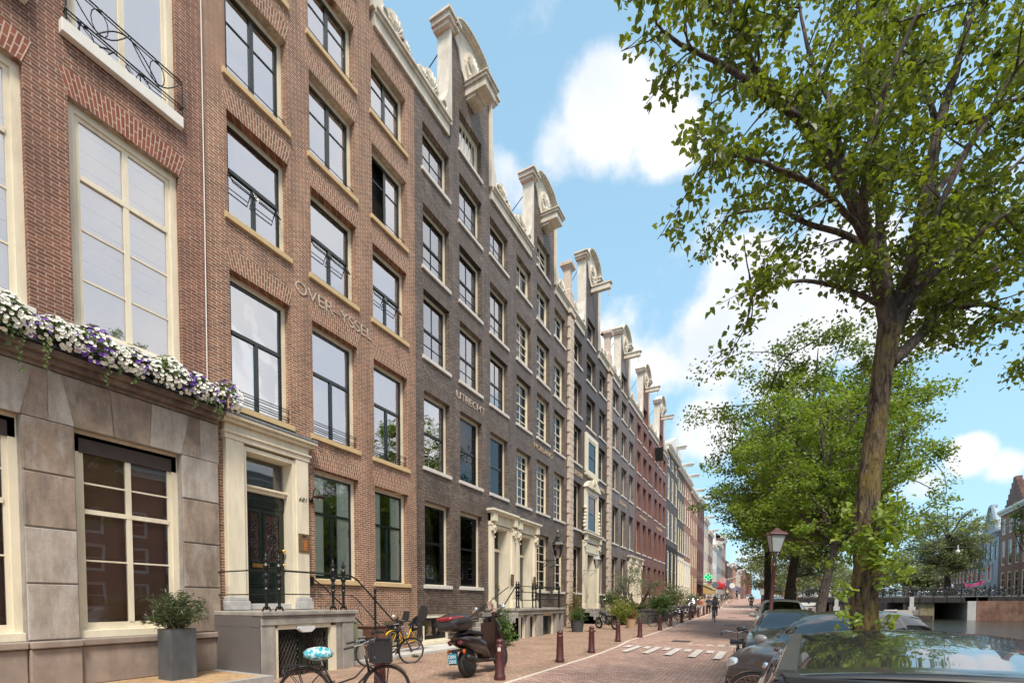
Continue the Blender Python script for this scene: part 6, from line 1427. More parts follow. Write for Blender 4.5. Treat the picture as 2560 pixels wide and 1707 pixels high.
    if light:
        kind,x,y,z,r=light
        for s in(-1,1):
            mb=MB()
            if kind=='round': mb.lathe([(r*1.12,-.04),(r*1.12,.0),(r,.015),(r*.8,.035),(0,.045)],(s*x,y,z),20,axis='y')
            else: mb.prism([(s*(x-.18),y,z-.05),(s*(x+.14),y-.16,z-.03),(s*(x+.15),y-.2,z+.08),(s*(x-.1),y-.05,z+.06)],(0,.03,0))
            mb.build('headlight',mat('headlamp',(.55,.57,.6),.1,.4,coat=1),t,smooth=(kind=='round'))
    if grille:
        mb=MB(); x,y,z0,z1=grille; mb.box(-x,x,y-.05,y+.02,z0,z1)
        mb.build('grille',PLASTIC,t,bevel=.02)
        mb=MB(); [mb.box(-x+.03,x-.03,y+.02,y+.03,z0+.03+k*.05,z0+.045+k*.05) for k in range(int((z1-z0-.03)/.05))]; mb.build('grille_bar',CHROME,t)
    if rails:
        mb=MB()
        for s in(-1,1):
            mb=MB(); P_=[(s*(p[4]*.90),p[0],p[5]+.004) for p in ks if rails[0]<p[0]<rails[1]]
            for a,b in zip(P_,P_[1:]): mb.prism([(a[0]-.035,a[1],a[2]-.02),(a[0]+.035,a[1],a[2]-.02),(a[0]+.028,a[1],a[2]+.012),(a[0]-.028,a[1],a[2]+.010)],(b[0]-a[0],b[1]-a[1],b[2]-a[2]))
            mb.build('roof_rail',mat('satin_rail',(.10,.095,.095),.35,.5),t)
    if antenna: mb=MB(); y,z=antenna; mb.prism([(-.015,y-.12,z),(-.015,y+.1,z),(-.015,y-.08,z+.09)],(.03,0,0)); mb.build('aerial_fin',PLASTIC,t,bevel=.01)
    return t
# nearest car: black estate seen over its roof from behind
c=car('parked_car','glossy black estate car with dark roof rails, nearest the camera at the bottom right corner',
 [(-2.3,.74,.38,.72,.60,.78,.02),(-2.22,.84,.26,.92,.70,.98,.02),(-2.10,.88,.2,.96,.69,1.03,.03),(-1.93,.90,.2,.97,.68,1.27,.035),(-1.85,.915,.2,.98,.67,1.375,.04),(-1.78,.92,.2,.98,.67,1.39,.045),(-1.2,.93,.2,.98,.67,1.405,.06),(-.4,.93,.2,.97,.67,1.42,.065),(.2,.93,.2,.96,.67,1.41,.06),(.6,.92,.2,.95,.65,1.35,.05),(1.35,.90,.2,.93,.70,.98,.04),(1.7,.89,.2,.90,.68,.92,.03),(2.15,.86,.22,.78,.62,.80,.02),(2.32,.76,.35,.58,.55,.62,.01)],
 paint('black_car_paint',(.010,.0095,.0095)),(-2.09,-1.88,.62,1.36),(-1.45,1.4,.33),rails=(-1.79,.5),pillars=(-.9,-.05,.0))
mb=MB()
def rim_line(y,z0,zc,w,r=.006): mb.tube([(-w+2*w*i/16,y-.03*(abs(i-8)/8)**2*-1,z0+zc*(1-(abs(i-8)/8)**2.2)) for i in range(17)],r,5)
rim_line(-1.862,1.372,.042,.64,.007); mb.build('roof_seam',PLASTIC,c)
mb=MB(); rim_line(.42,1.385,.055,.62,.004); mb.build('windscreen_seam',PLASTIC,c)
mb=MB(); mb.prism([(-.62,-1.80,1.397),(.62,-1.80,1.397),(.60,-1.87,1.39),(-.60,-1.87,1.39)],(0,0,-.02)); mb.build('tailgate_edge',PLASTIC,c)
mb=MB(); mb.tube([(.1,-2.02,1.17),(-.35,-1.99,1.2)],.012,5); mb.build('rear_wiper',PLASTIC,c)
c.location=(.80,3.74,0); c.rotation_euler=(0,0,R(-4))
# second: dark small hatchback parked across the strip, nose to the road
st2=[(-1.75,.66,.4,.72,.52,.80,.02),(-1.70,.76,.28,.92,.62,.98,.02),(-1.58,.80,.2,.96,.60,1.12,.03),(-1.25,.82,.2,.97,.54,1.40,.04),(-.7,.825,.2,.97,.55,1.47,.045),(-.1,.825,.2,.96,.55,1.46,.045),(.25,.825,.2,.95,.54,1.36,.04),(.88,.82,.2,.93,.62,.99,.04),(1.3,.80,.22,.86,.58,.92,.05),(1.6,.74,.26,.74,.5,.80,.04),(1.77,.6,.36,.56,.42,.62,.02)]
c=car('parked_car','small dark round-roofed hatchback with round headlights parked beside the mossy trunk',st2,paint('taupe_car_paint',(.035,.028,.028)),(-1.55,-1.28,.28,.90),(-1.1,1.15,.29),light=('round',.56,1.67,.66,.10),pillars=(-.62,-.58,),mirror=(.62,1.0,paint('mirror_grey',(.3,.28,.28))),antenna=(-.9,1.505))
c.location=(1.06,9.36,.0); c.rotation_euler=(0,0,R(140))
# third: dark saloon facing the camera
st3=[(-2.25,.72,.4,.75,.6,.8,.02),(-2.1,.84,.25,.93,.66,.99,.02),(-1.7,.88,.2,.95,.66,1.08,.03),(-1.1,.9,.2,.96,.58,1.38,.04),(-.4,.9,.2,.96,.58,1.43,.05),(.2,.9,.2,.95,.58,1.39,.05),(1.05,.9,.2,.93,.7,.98,.05),(1.5,.88,.2,.88,.68,.93,.05),(2.0,.85,.22,.76,.6,.82,.04),(2.3,.72,.34,.56,.5,.62,.02)]
c=car('parked_car','dark bronze car with a sky-reflecting windscreen, directly behind the small round-roofed hatchback',st3,paint('bronze_car_paint',(.05,.038,.035)),(-1.68,-1.12,.22,1.03),(-1.4,1.45,.33),light=('slant',.62,2.16,.66,.1),pillars=(-.5,),mirror=(.78,1.0,paint('mirror_dark',(.03,.03,.03))))
c.location=(.55,13.6,.0); c.rotation_euler=(0,0,PI+R(-2))
# fourth: silver SUV facing the camera
st4=[(-2.25,.75,.45,.85,.6,.9,.02),(-2.12,.88,.3,1.08,.68,1.14,.02),(-1.95,.91,.25,1.1,.66,1.25,.02),(-1.6,.92,.25,1.12,.62,1.6,.04),(-.6,.93,.25,1.12,.62,1.67,.05),(.15,.93,.25,1.1,.62,1.63,.05),(.95,.93,.25,1.06,.74,1.14,.05),(1.5,.92,.25,1.0,.72,1.06,.05),(2.0,.89,.26,.9,.66,.96,.04),(2.28,.8,.35,.7,.58,.76,.02)]
c=car('parked_car','champagne silver SUV with a pale roof facing the camera behind the leaning lamp post',st4,paint('silver_car_paint',(.42,.40,.36),.8,.3,.6),(-1.93,-1.62,.17,.93),(-1.45,1.45,.36),light=('slant',.66,2.12,.8,.1),pillars=(-.6,),mirror=(.7,1.12,paint('mirror_silver',(.35,.33,.3))),grille=(.5,2.28,.5,.78))
c.location=(.60,21.9,gz(20)); c.rotation_euler=(0,0,PI)
c5=dup(c,(1.0,39,gz(39)),PI,'white looking car farther along the quay, half hidden by the silver SUV'); c5['group']='cars parked along the quay'
c6=dup(c,(.9,57,gz(57)),PI,'small distant parked car near the bridge foot'); c6['group']='cars parked along the quay'; c['group']='cars parked along the quay'
c7=dup(c,(-2.9,118,gz(118)),0,'distant car driving away beyond the bridge crossing'); c7['group']='cars parked along the quay'; c7['category']='car'
# ================= bicycles =================
def bicycle(label,fm,ty=RUBBER,step=True,lod=1,saddle=PLASTIC,rack=True,hb=CHROME,L=1.12,r=.345,rimm=ALU,tilt=0,fr=.017,crate=False,cover=None,childseats=False,drum=True):
    t=thing('bicycle',label,'bicycle'); n=28 if lod else 12
    for k,y in enumerate((0,L)):
        mb=MB(); mb.tube([(0,y+r*math.cos(a),r+r*math.sin(a)) for a in [2*PI*i/n for i in range(n)]],.019,7 if lod else 4,closed=True); w=mb.build('wheel',ty,t,smooth='all')
        mb=MB(); mb.tube([(0,y+(r-.025)*math.cos(a),r+(r-.025)*math.sin(a)) for a in [2*PI*i/n for i in range(n)]],.012,5 if lod else 3,closed=True)
        mb.lathe([(.03,-.04),(.03,.04)],(0,y,r),10,axis='x'); mb.build('rim',rimm,w)
        if lod:
            mb=MB()
            for i in range(28): a=2*PI*i/28; mb.tube([(.03*(-1)**i,y+.025*math.cos(a+.5),r+.025*math.sin(a+.5)),(0,y+(r-.03)*math.cos(a),r+(r-.03)*math.sin(a))],.0018,3,cap=False)
            mb.build('spokes',ALU,w)
            mb=MB(); a0,a1=(-.1,PI*.98) if k==0 else (PI*.28-.15,PI*1.02)
            A=[a0+(a1-a0)*i/14 for i in range(15)] if k==0 else [PI*1.05-(PI*.85)*i/14 for i in range(15)]
            for u,v in zip(A,A[1:]):
                q=r+.03; mb.prism([(-.028,y+q*math.cos(u),r+q*math.sin(u)),(.028,y+q*math.cos(u),r+q*math.sin(u)),(.028,y+q*math.cos(v),r+q*math.sin(v)),(-.028,y+q*math.cos(v),r+q*math.sin(v))],(0,.003,.004))
            mb.build('mudguard',fm if k and lod==1 else BLACKP,t)
    bb=(0,.45,.29); sc=(0,.26,.72); hd=(0,.86,.86); hl=(0,.91,.60)
    mb=MB(); q=fr
    mb.tube([bb,sc],q,7); mb.tube([hd,hl],.02,7); mb.tube([(0,0,r),bb],.011,5)
    if step: mb.tube([hl,(0,.74,.42),(0,.55,.31),bb],q,7); mb.tube([(0,.885,.72),(0,.70,.52),(0,.42,.43)],.014,6)
    else: mb.tube([hl,bb],q,7); mb.tube([hd,(0,.28,.70)],q,7)
    for s in(-1,1): mb.tube([(s*.045,0,r),(s*.02,.26,.66)],.009,5); mb.tube([(s*.045,0,r),(s*.03,.42,.29)],.010,5); mb.tube([(s*.045,L,r),(s*.045,L-.06,.5),(s*.03,.92,.68),(0,.91,.68)],.011,5)
    mb.build('frame',fm,t,smooth='all' if lod else False)
    mb=MB(); mb.tube([sc,(0,.22,.86)],.013,6); mb.build('seat_post',ALU,t)
    mb=MB(); mb.prism([(-.11,.07,.88),(-.12,.12,.92),(-.04,.30,.92),(-.02,.38,.90),(.02,.38,.90),(.04,.30,.92),(.12,.12,.92),(.11,.07,.88)],(0,0,-.05)); mb.build('saddle',saddle,t,bevel=.015)
    mb=MB(); mb.tube([hd,(0,.83,1.0)],.014,6)
    for s in(-1,1): mb.tube([(0,.83,1.0),(s*.10,.89,1.03),(s*.22,.84,1.06),(s*.29,.70,1.03)],.011,6)
    h=mb.build('handlebar',hb,t); mb=MB()
    for s in(-1,1): mb.tube([(s*.285,.71,1.032),(s*.30,.57,1.0)],.017,7)
    mb.build('grip',PLASTIC,h)
    if lod:
        mb=MB(); mb.obox((.05,.22,.30),(.012,0,0),(0,.27,-.02),(0,.0,.075)); mb.build('chain_guard',BLACKP,t,bevel=.02)
        mb=MB(); mb.tube([(-.10,.45,.29),(.10,.45,.29)],.012,6); mb.tube([(.09,.45,.29),(.10,.52,.14)],.009,5); mb.tube([(-.09,.45,.29),(-.10,.38,.44)],.009,5); mb.box(.10,.2,.47,.55,.13,.15); mb.box(-.2,-.10,.33,.41,.43,.45); mb.build('crank',ALU,t)
        mb=MB(); mb.ball((0,.99,.80),.05,n=10,k=6); mb.build('front_light',CHROME,t)
        mb=MB(); mb.tube([(-.06,.40,.28),(-.12,.30,.02)],.01,5); mb.build('kickstand',ALU,t)
    if rack:
        mb=MB()
        for s in(-1,0,1): mb.tube([(s*.055,.2,.74),(s*.055,-.28,.74)],.007,5)
        for s in(-1,1): mb.tube([(s*.055,-.1,.74),(s*.05,0,r)],.007,5); mb.tube([(s*.055,-.28,.74),(s*.05,0,r)],.006,5)
        mb.box(-.03,.03,-.30,-.28,.62,.68); mb.build('rack',BLACKP,t)
    return t
def place(o,x,y,rz,lean=0,z=None):
    o.location=(x,y,gz(y) if z is None else z); o.rotation_euler=(0,lean,rz)
rust=mat('rusty_black_frame',(.03,.022,.018),.5,.3,var=.5,scale=12)
b=bicycle('black Dutch bicycle with a turquoise saddle cover and a black plastic crate','' if 0 else rust,hb=CHROME,rimm=mat('rusty_rim',(.12,.06,.04),.6,.5),L=1.16)
# crate on the front carrier
mb=MB()
def crate(mb,x0,x1,y0,y1,z0,z1):
    for z in [z0+i*.042 for i in range(7)]: 
        for (a,b_,c,d) in((x0,x1,y0,y0+.012),(x0,x1,y1-.012,y1),(x0,x0+.012,y0,y1),(x1-.012,x1,y0,y1)): mb.box(a,b_,c,d,z,z+.022)
    for (a,b_,c,d) in((x0,x1,y0,y0+.014),(x0,x1,y1-.014,y1),(x0,x0+.014,y0,y1),(x1-.014,x1,y0,y1)): mb.box(a-.002,b_+.002,c-.002,d+.002,z1-.05,z1)
    for k in range(8):
        x=x0+(x1-x0)*k/7; y=y0+(y1-y0)*k/7
        for yy in(y0,y1-.014): mb.box(x-.01,x+.01,yy-.002,yy+.016,z0,z1)
        for xx in(x0,x1-.014): mb.box(xx-.002,xx+.016,y-.01,y+.01,z0,z1)
    mb.box(x0,x1,y0,y1,z0-.008,z0)
crate(mb,-.22,.22,.92,1.24,.78,1.08); k=mb.build('crate',PLASTIC,b)
mb=MB(); mb.tube([(-.15,.95,.76),(-.15,1.22,.76),(.15,1.22,.76),(.15,.95,.76)],.01,5); mb.tube([(-.06,1.16,.35),(-.12,1.2,.76)],.008,5); mb.tube([(.06,1.16,.35),(.12,1.2,.76)],.008,5); mb.build('front_carrier',BLACKP,b)
mb=MB(); mb.tube([(-.16,.84,1.02),(-.14,.98,1.08),(0,1.0,1.12),(.14,.98,1.08),(.16,.84,1.02)],.009,5); mb.build('carrier_hoop',ALU,b)
m,nt_,bb_=newmat('turquoise_cover'); bb_.inputs['Roughness'].default_value=.45
tcx=N(nt_,'ShaderNodeTexCoord'); nx=N(nt_,'ShaderNodeTexNoise',Scale=9.0,Detail=3.0,Distortion=1.5); nt_.links.new(tcx.outputs['Object'],nx.inputs['Vector']); rx=N(nt_,'ShaderNodeValToRGB'); e=rx.color_ramp.elements; e[0].position=.42; e[0].color=(.01,.26,.36,1); e[1].position=.58; e[1].color=(.6,.62,.58,1); e.new(.5).color=(.05,.38,.46,1); nt_.links.new(nx.outputs['Fac'],rx.inputs['Fac']); nt_.links.new(rx.outputs[0],bb_.inputs['Base Color'])
mb=MB(); mb.ball((0,.20,.90),.155,.21,.10,n=20,k=12,jit=.05); mb.build('saddle_cover',m,b,smooth=True)
place(b,-5.95,4.72,R(-46.5),R(3))
# yellow bicycle with child seats
y_=mat('yellow_frame',(.85,.46,.01),.3,coat=.5,var=.03)
b=bicycle('yellow bicycle with front and rear black child seats, parked on the pale flagstones',y_,step=True,hb=BLACKP,fr=.026)
mb=MB(); mb.ball((0,-.10,.86),.17,.16,.05,n=14,k=8); mb.prism([(-.17,-.22,.86),(.17,-.22,.86),(.15,-.36,1.38),(.09,-.38,1.46),(-.09,-.38,1.46),(-.15,-.36,1.38)],(0,.05,0)); mb.prism([(-.19,-.2,.84),(-.19,.02,.86),(-.19,-.02,1.02),(-.19,-.26,1.12)],(.03,0,0)); mb.prism([(.16,-.2,.84),(.16,.02,.86),(.16,-.02,1.02),(.16,-.26,1.12)],(.03,0,0)); mb.box(-.2,-.13,-.05,.1,.45,.85); mb.box(.13,.2,-.05,.1,.45,.85); mb.build('rear_child_seat',PLASTIC,b,bevel=.02)
mb=MB(); mb.ball((0,.66,1.0),.11,.12,.05,n=12,k=7); mb.prism([(-.12,.56,1.0),(.12,.56,1.0),(.09,.50,1.30),(-.09,.50,1.30)],(0,.04,0)); mb.build('front_child_seat',PLASTIC,b,bevel=.02)
mb=MB(); mb.ball((.2,.9,1.13),.05,n=10,k=6); mb.build('bell',WHITE,b)
place(b,-10.2,12.35,R(180),R(-6),.07)
bk2=bicycle('old dark bicycle leaning between the bins and the stoop pillar',rust,hb=CHROME); place(bk2,-9.0,9.1,R(-30),R(5))
BIKE=bicycle('dark parked bicycle standing alone behind two bollards',mat('dark_teal_frame',(.02,.03,.035),.4),lod=1); place(BIKE,-6.0,29.6,R(-68),R(4))
FAR=bicycle('dark bicycle in the row parked before the pale plinth',BLACKP,lod=0)
rg=random.Random(9); cols=[BLACKP,mat('blue_frame',(.05,.1,.2),.4),mat('grey_frame',(.2,.2,.2),.4),mat('red_frame',(.25,.03,.03),.4)]
place(FAR,-6.9,38,R(-80)); FAR['group']='dark bicycles parked in rows on the left pavement'
for i in range(16):
    o=dup(FAR,label=FAR['label'],group=FAR['group']); y=39.2+i*.95+rg.uniform(-.2,.2); o.location=(-7.0+rg.uniform(-.5,.4),y,gz(y)); o.rotation_euler=(0,rg.uniform(-.1,.1),R(-80+rg.uniform(-25,25)))
FAR['label']='dark bicycle in the row parked before the pale plinth'
for i in range(10):
    y=68+i*2.4; o=dup(FAR,label='tiny distant bicycle parked on the left pavement near the traffic signs',group='distant bicycles on the left pavement'); o.location=(-6.0+rg.uniform(-1,.5),y,gz(y)); o.rotation_euler=(0,0,R(rg.uniform(-110,-60)))
for i in range(12):
    y=24.9+i*1.15; 
    if 36<y<42: continue
    o=dup(FAR,label='bicycle leaning in the narrow gap between the lamp post and the quay cars',group='bicycles parked beside the quay cars'); y=40+i*1.6; o.location=(-.35+rg.uniform(-.2,.3),y,gz(y)); o.rotation_euler=(0,rg.uniform(-.15,.15),R(rg.uniform(-40,40)))
for i in range(44):
    x=2.6+i*.5+rg.uniform(-.2,.2)+(.4 if i>20 else 0); o=dup(FAR,label='bicycle parked along the railing of the bridge',group='bicycles parked along the bridge railing'); o.location=(x,75.9+rg.uniform(0,.4),2.42); o.rotation_euler=(0,R(rg.uniform(-15,15)),R(-90+rg.uniform(-35,35)))
o=dup(FAR,(-10.0,33.2,1.25),R(-60),'dark bicycle leaning on the railing left of the rose bush, above the motorcycle'); o['group']='' ; del o['group']
# bicycle between the near cars
b=bicycle('black bicycle with a brown handlebar standing between the nearest car and the mossy trunk',BLACKP,hb=mat('brown_stem',(.12,.06,.04),.4,.3)); place(b,1.02,7.25,R(88),R(-3))
b=bicycle('black bicycle beside the front wheel of the dark bronze car',BLACKP); place(b,-.42,10.3,R(2),R(-3))
# ================= scooter and motorcycle =================
DB=paint('dark_maroon_scooter',(.022,.010,.010),.9,.3)
t=thing('motor_scooter','black motor scooter with a large top box with red reflector, blue plate and small windscreen','scooter')
def loft(mb,secs,n=14):
    """secs: (y,zc,hw,hh)"""
    rows=[]
    for y,z,w,h in secs: rows.append([(w*math.copysign(abs(math.cos(a))**.7,math.cos(a)),y,z+h*math.copysign(abs(math.sin(a))**.7,math.sin(a))) for a in [2*PI*i/n for i in range(n)]])
    mb.grid(rows,cl=True)
    for r_ in(rows[0],rows[-1]): mb.poly(r_)
for y in(0,1.36):
    mb=MB(); r=.27; mb.lathe([(r*.62,-.055),(r*.9,-.06),(r,-.03),(r,.03),(r*.9,.06),(r*.62,.055)],(0,y,r),24,axis='x'); wv=mb.build('wheel',RUBBER,t,smooth='all')
    mb=MB(); mb.lathe([(r*.63,-.05),(r*.60,-.045),(r*.60,.045),(r*.63,.05)],(0,y,r),20,axis='x')
    for k in range(5): a=k*2*PI/5; mb.obox((0,y+math.cos(a)*r*.32,r+math.sin(a)*r*.32),(.035,0,0),(0,math.cos(a)*r*.3,math.sin(a)*r*.3),(0,-math.sin(a)*.022,math.cos(a)*.022))
    mb.lathe([(.05,-.06),(.05,.06)],(0,y,r),10,axis='x'); mb.build('rim',mat('dark_rim',(.06,.06,.06),.4,.5),wv)
mb=MB(); loft(mb,[(-.38,.74,.06,.03),(-.30,.70,.13,.08),(-.1,.66,.17,.12),(.2,.60,.18,.16),(.5,.52,.17,.15),(.62,.36,.16,.1)])
loft(mb,[(.58,.26,.15,.03),(.7,.25,.2,.05),(1.0,.25,.2,.05),(1.12,.30,.19,.06)])
mb.prism([(-.21,1.10,.26),(.21,1.10,.26),(.24,1.02,.62),(.17,.96,.98),(-.17,.96,.98),(-.24,1.02,.62)],(0,.10,0)); loft(mb,[(1.04,.98,.16,.1),(1.16,.86,.17,.16),(1.24,.66,.15,.18),(1.28,.5,.08,.1)])
loft(mb,[(1.12,.55,.06,.03),(1.3,.58,.085,.05),(1.5,.54,.08,.05),(1.66,.42,.05,.03)])
mb.build('body',DB,t,smooth=True,bevel=0)
mb=MB(); loft(mb,[(-.22,.80,.10,.03),(0,.83,.14,.05),(.25,.80,.14,.05),(.5,.77,.12,.05),(.62,.74,.07,.03)]); mb.build('seat',PLASTIC,t,smooth=True)
mb=MB(); loft(mb,[(-.62,1.0,.14,.05),(-.58,1.02,.22,.13),(-.4,1.02,.25,.165),(-.15,1.02,.25,.165),(-.02,1.0,.2,.12),(.02,.99,.1,.05)],20); k=mb.build('top_box',mat('box_plastic',(.035,.033,.035),.38,var=.1),t,smooth=True)
mb=MB(); loft(mb,[(-.635,1.075,.10,.02),(-.6,1.09,.19,.04),(-.5,1.10,.235,.045),(-.38,1.10,.257,.035)],20); mb.build('red_reflector',mat('red_lens',(.2,.008,.012),.12,coat=1),k,smooth=True)
mb=MB(); mb.box(-.257,.257,-.6,.0,1.0,1.012); mb.build('box_seam',PLASTIC,k)
mb=MB(); mb.tube([(0,1.08,.95),(0,1.0,1.08)],.03,6)
for s in(-1,1): mb.tube([(0,1.0,1.08),(s*.18,.96,1.10),(s*.34,.88,1.08)],.014,6); mb.tube([(s*.22,.98,1.08),(s*.27,1.0,1.24)],.007,5)
h=mb.build('handlebar',BLACKP,t); 
for s in(-1,1): mb=MB(); mb.tube([(s*.25,.93,1.095),(s*.36,.87,1.075)],.02,8); mb.build('grip',PLASTIC,h)
for s in(-1,1): mb=MB(); mb.ball((s*.31,.99,1.26),.085,.02,.06,n=12,k=7); mb.build('mirror',CHROME,t,smooth=True)
mb=MB(); mb.grid([[( (i-4)/4*.20*(1-.25*j/4),1.10+.05*(1-((i-4)/4)**2)+.0-j*.045,1.05+j*.085) for i in range(9)] for j in range(5)]); mb.build('windscreen',glass('perspex',.12,(.75,.75,.75)),t,smooth='all')
mb=MB(); mb.tube([(.16,.35,.26),(.19,.1,.28),(.20,-.1,.33),(.2,-.32,.40)],[.02,.035,.055,.05],10); mb.build('exhaust',mat('exhaust_black',(.03,.03,.03),.4,.4),t,smooth='all')
mb=MB(); mb.box(-.09,.09,-.42,-.1,.50,.54); mb.prism([(-.05,-.40,.52),(.05,-.40,.52),(.09,-.47,.28),(-.09,-.47,.28)],(0,.02,0)); mb.build('rear_mudguard',PLASTIC,t)
mb=MB(); mb.box(-.09,.09,-.50,-.49,.30,.48); pl=mb.build('number_plate',mat('blue_plate',(.03,.22,.33),.4),t)
for q,s in enumerate(('DBN','200')): text(s,-.075,.395-q*.078,.085,WHITE,pl,ext=.002,name='plate_lettering',wid=.15,rot=lambda v:(v[0]-.075,-.503-v[2],v[1]+.395-q*.085))
mb=MB(); mb.ball((.1,-.36,.66),.05,.03,.05,n=10,k=6); mb.ball((-.1,-.36,.66),.05,.03,.05,n=10,k=6); mb.build('tail_light',mat('dark_red_lens',(.12,.01,.01),.15,coat=1),t)
mb=MB(); mb.ball((-.16,-.34,.5),.03,.03,.045,n=8,k=6); mb.ball((.16,-.34,.5),.03,.03,.045,n=8,k=6); mb.build('indicator',mat('orange_lens',(.5,.08,.01),.2),t)
mb=MB(); mb.tube([(-.05,.5,.2),(-.16,.42,.0)],.014,5); mb.tube([(0,-.25,.76),(0,-.5,.84)],.02,5); mb.build('stand',ALU,t)
t.location=(-5.75,8.8,0); t.scale=(1.2,1.2,1.2); t.rotation_euler=(0,R(-4),R(-4)); 
t.rotation_euler=(0,R(-6),R(3))
# classic motorcycle
t=thing('motorcycle','black classic motorcycle with a ribbed bench seat and spoked wheels','motorcycle')
for y in(0,1.4):
    mb=MB(); r=.32; mb.tube([(0,y+(r-.045)*math.cos(a),r+(r-.045)*math.sin(a)) for a in [2*PI*i/24 for i in range(24)]],.05,8,closed=True); wv=mb.build('wheel',RUBBER,t,smooth='all')
    mb=MB(); mb.tube([(0,y+(r-.10)*math.cos(a),r+(r-.10)*math.sin(a)) for a in [2*PI*i/24 for i in range(24)]],.018,5,closed=True); mb.lathe([(.07,-.05),(.07,.05)],(0,y,r),12,axis='x')
    for i in range(24): a=2*PI*i/24; mb.tube([(.05*(-1)**i,y+.06*math.cos(a+.4),r+.06*math.sin(a+.4)),(0,y+(r-.1)*math.cos(a),r+(r-.1)*math.sin(a))],.004,3,cap=False)
    mb.build('rim',ALU,wv)
mb=MB(); loft(mb,[(.55,.80,.05,.03),(.65,.84,.12,.09),(.85,.87,.14,.12),(1.05,.86,.10,.08),(1.1,.85,.04,.03)]); mb.build('fuel_tank',paint('tank_black',(.02,.02,.02)),t,smooth=True)
mb=MB(); loft(mb,[(-.2,.80,.08,.03),(-.1,.79,.12,.045),(.2,.77,.13,.05),(.45,.77,.12,.05),(.58,.8,.08,.03)]); mb.build('seat',mat('ribbed_seat',(.03,.025,.022),.6),t,smooth=True)
mb=MB(); mb.ball((0,.62,.42),.16,.2,.17,n=12,k=8); mb.tube([(0,.66,.5),(0,.74,.74)],.09,8); mb.tube([(.1,.5,.36),(.14,.0,.34),(.15,-.25,.38)],.04,8); mb.build('engine',mat('engine_metal',(.12,.12,.12),.35,.8,var=.4,scale=20),t,smooth=True)
mb=MB(); mb.tube([(0,1.12,.88),(0,.9,.35),(0,.5,.22),(0,.3,.45),(0,-.1,.72),(0,.6,.74),(0,1.12,.84)],.02,6)
for s in(-1,1): mb.tube([(s*.08,1.4,.32),(s*.08,1.08,.98)],.022,6); mb.tube([(s*.1,0,.32),(s*.1,.02,.7)],.02,6); mb.tube([(0,1.06,1.0),(s*.2,1.05,1.1),(s*.36,.92,1.08)],.013,5)
mb.tube([(0,1.4+.37*math.cos(a),.32+.37*math.sin(a)) for a in [PI*.3+i*PI*.06 for i in range(8)]],.03,5); mb.tube([(0,.37*math.cos(a),.32+.37*math.sin(a)) for a in [PI*.2+i*PI*.09 for i in range(8)]],.035,5)
mb.build('frame',BLACKP,t,smooth='all')
mb=MB(); mb.lathe([(.09,-.05),(.10,.04),(.08,.06),(0,.07)],(0,1.2,.93),16,axis='y'); mb.build('headlight',CHROME,t,smooth=True)
t.location=(-7.35,26.2,gz(26)); t.rotation_euler=(0,R(-6),R(57))
# ================= people =================
SKIN=mat('skin',(.42,.24,.17),.6,var=.06); HAIRD=mat('dark_hair',(.03,.018,.012),.6); HAIRB=mat('blonde_hair',(.35,.24,.12),.6)
def skinned(name,chain,m,P,lv=2,root=0):
    """chain: list of polylines [((x,y,z),r)...]; coincident points are shared"""
    vs=[];rs=[];es=[];idx={}
    for pl in chain:
        pr_=None
        for (p,r) in pl:
            k=tuple(round(c,3) for c in p)
            if k not in idx: idx[k]=len(vs); vs.append(p); rs.append(r)
            i=idx[k]
            if pr_ is not None: es.append((pr_,i))
            pr_=i
    me=bpy.data.meshes.new(name); me.from_pydata(vs,es,[]); o=bpy.data.objects.new(name,me); COL.objects.link(o)
    o.modifiers.new('skin','SKIN'); 
    if not me.skin_vertices: me.attributes.new
    sv=me.skin_vertices[0].data if len(me.skin_vertices) else None
    if sv is None:
        import bmesh; bm=bmesh.new(); bm.from_mesh(me); bm.verts.layers.skin.verify(); bm.to_mesh(me); bm.free(); sv=me.skin_vertices[0].data
    for i,r in enumerate(rs): sv[i].radius=(r,r); sv[i].use_root=(i==root)
    s=o.modifiers.new('sub','SUBSURF'); s.levels=lv; s.render_levels=lv
    me.materials.append(m); o.parent=P; return o
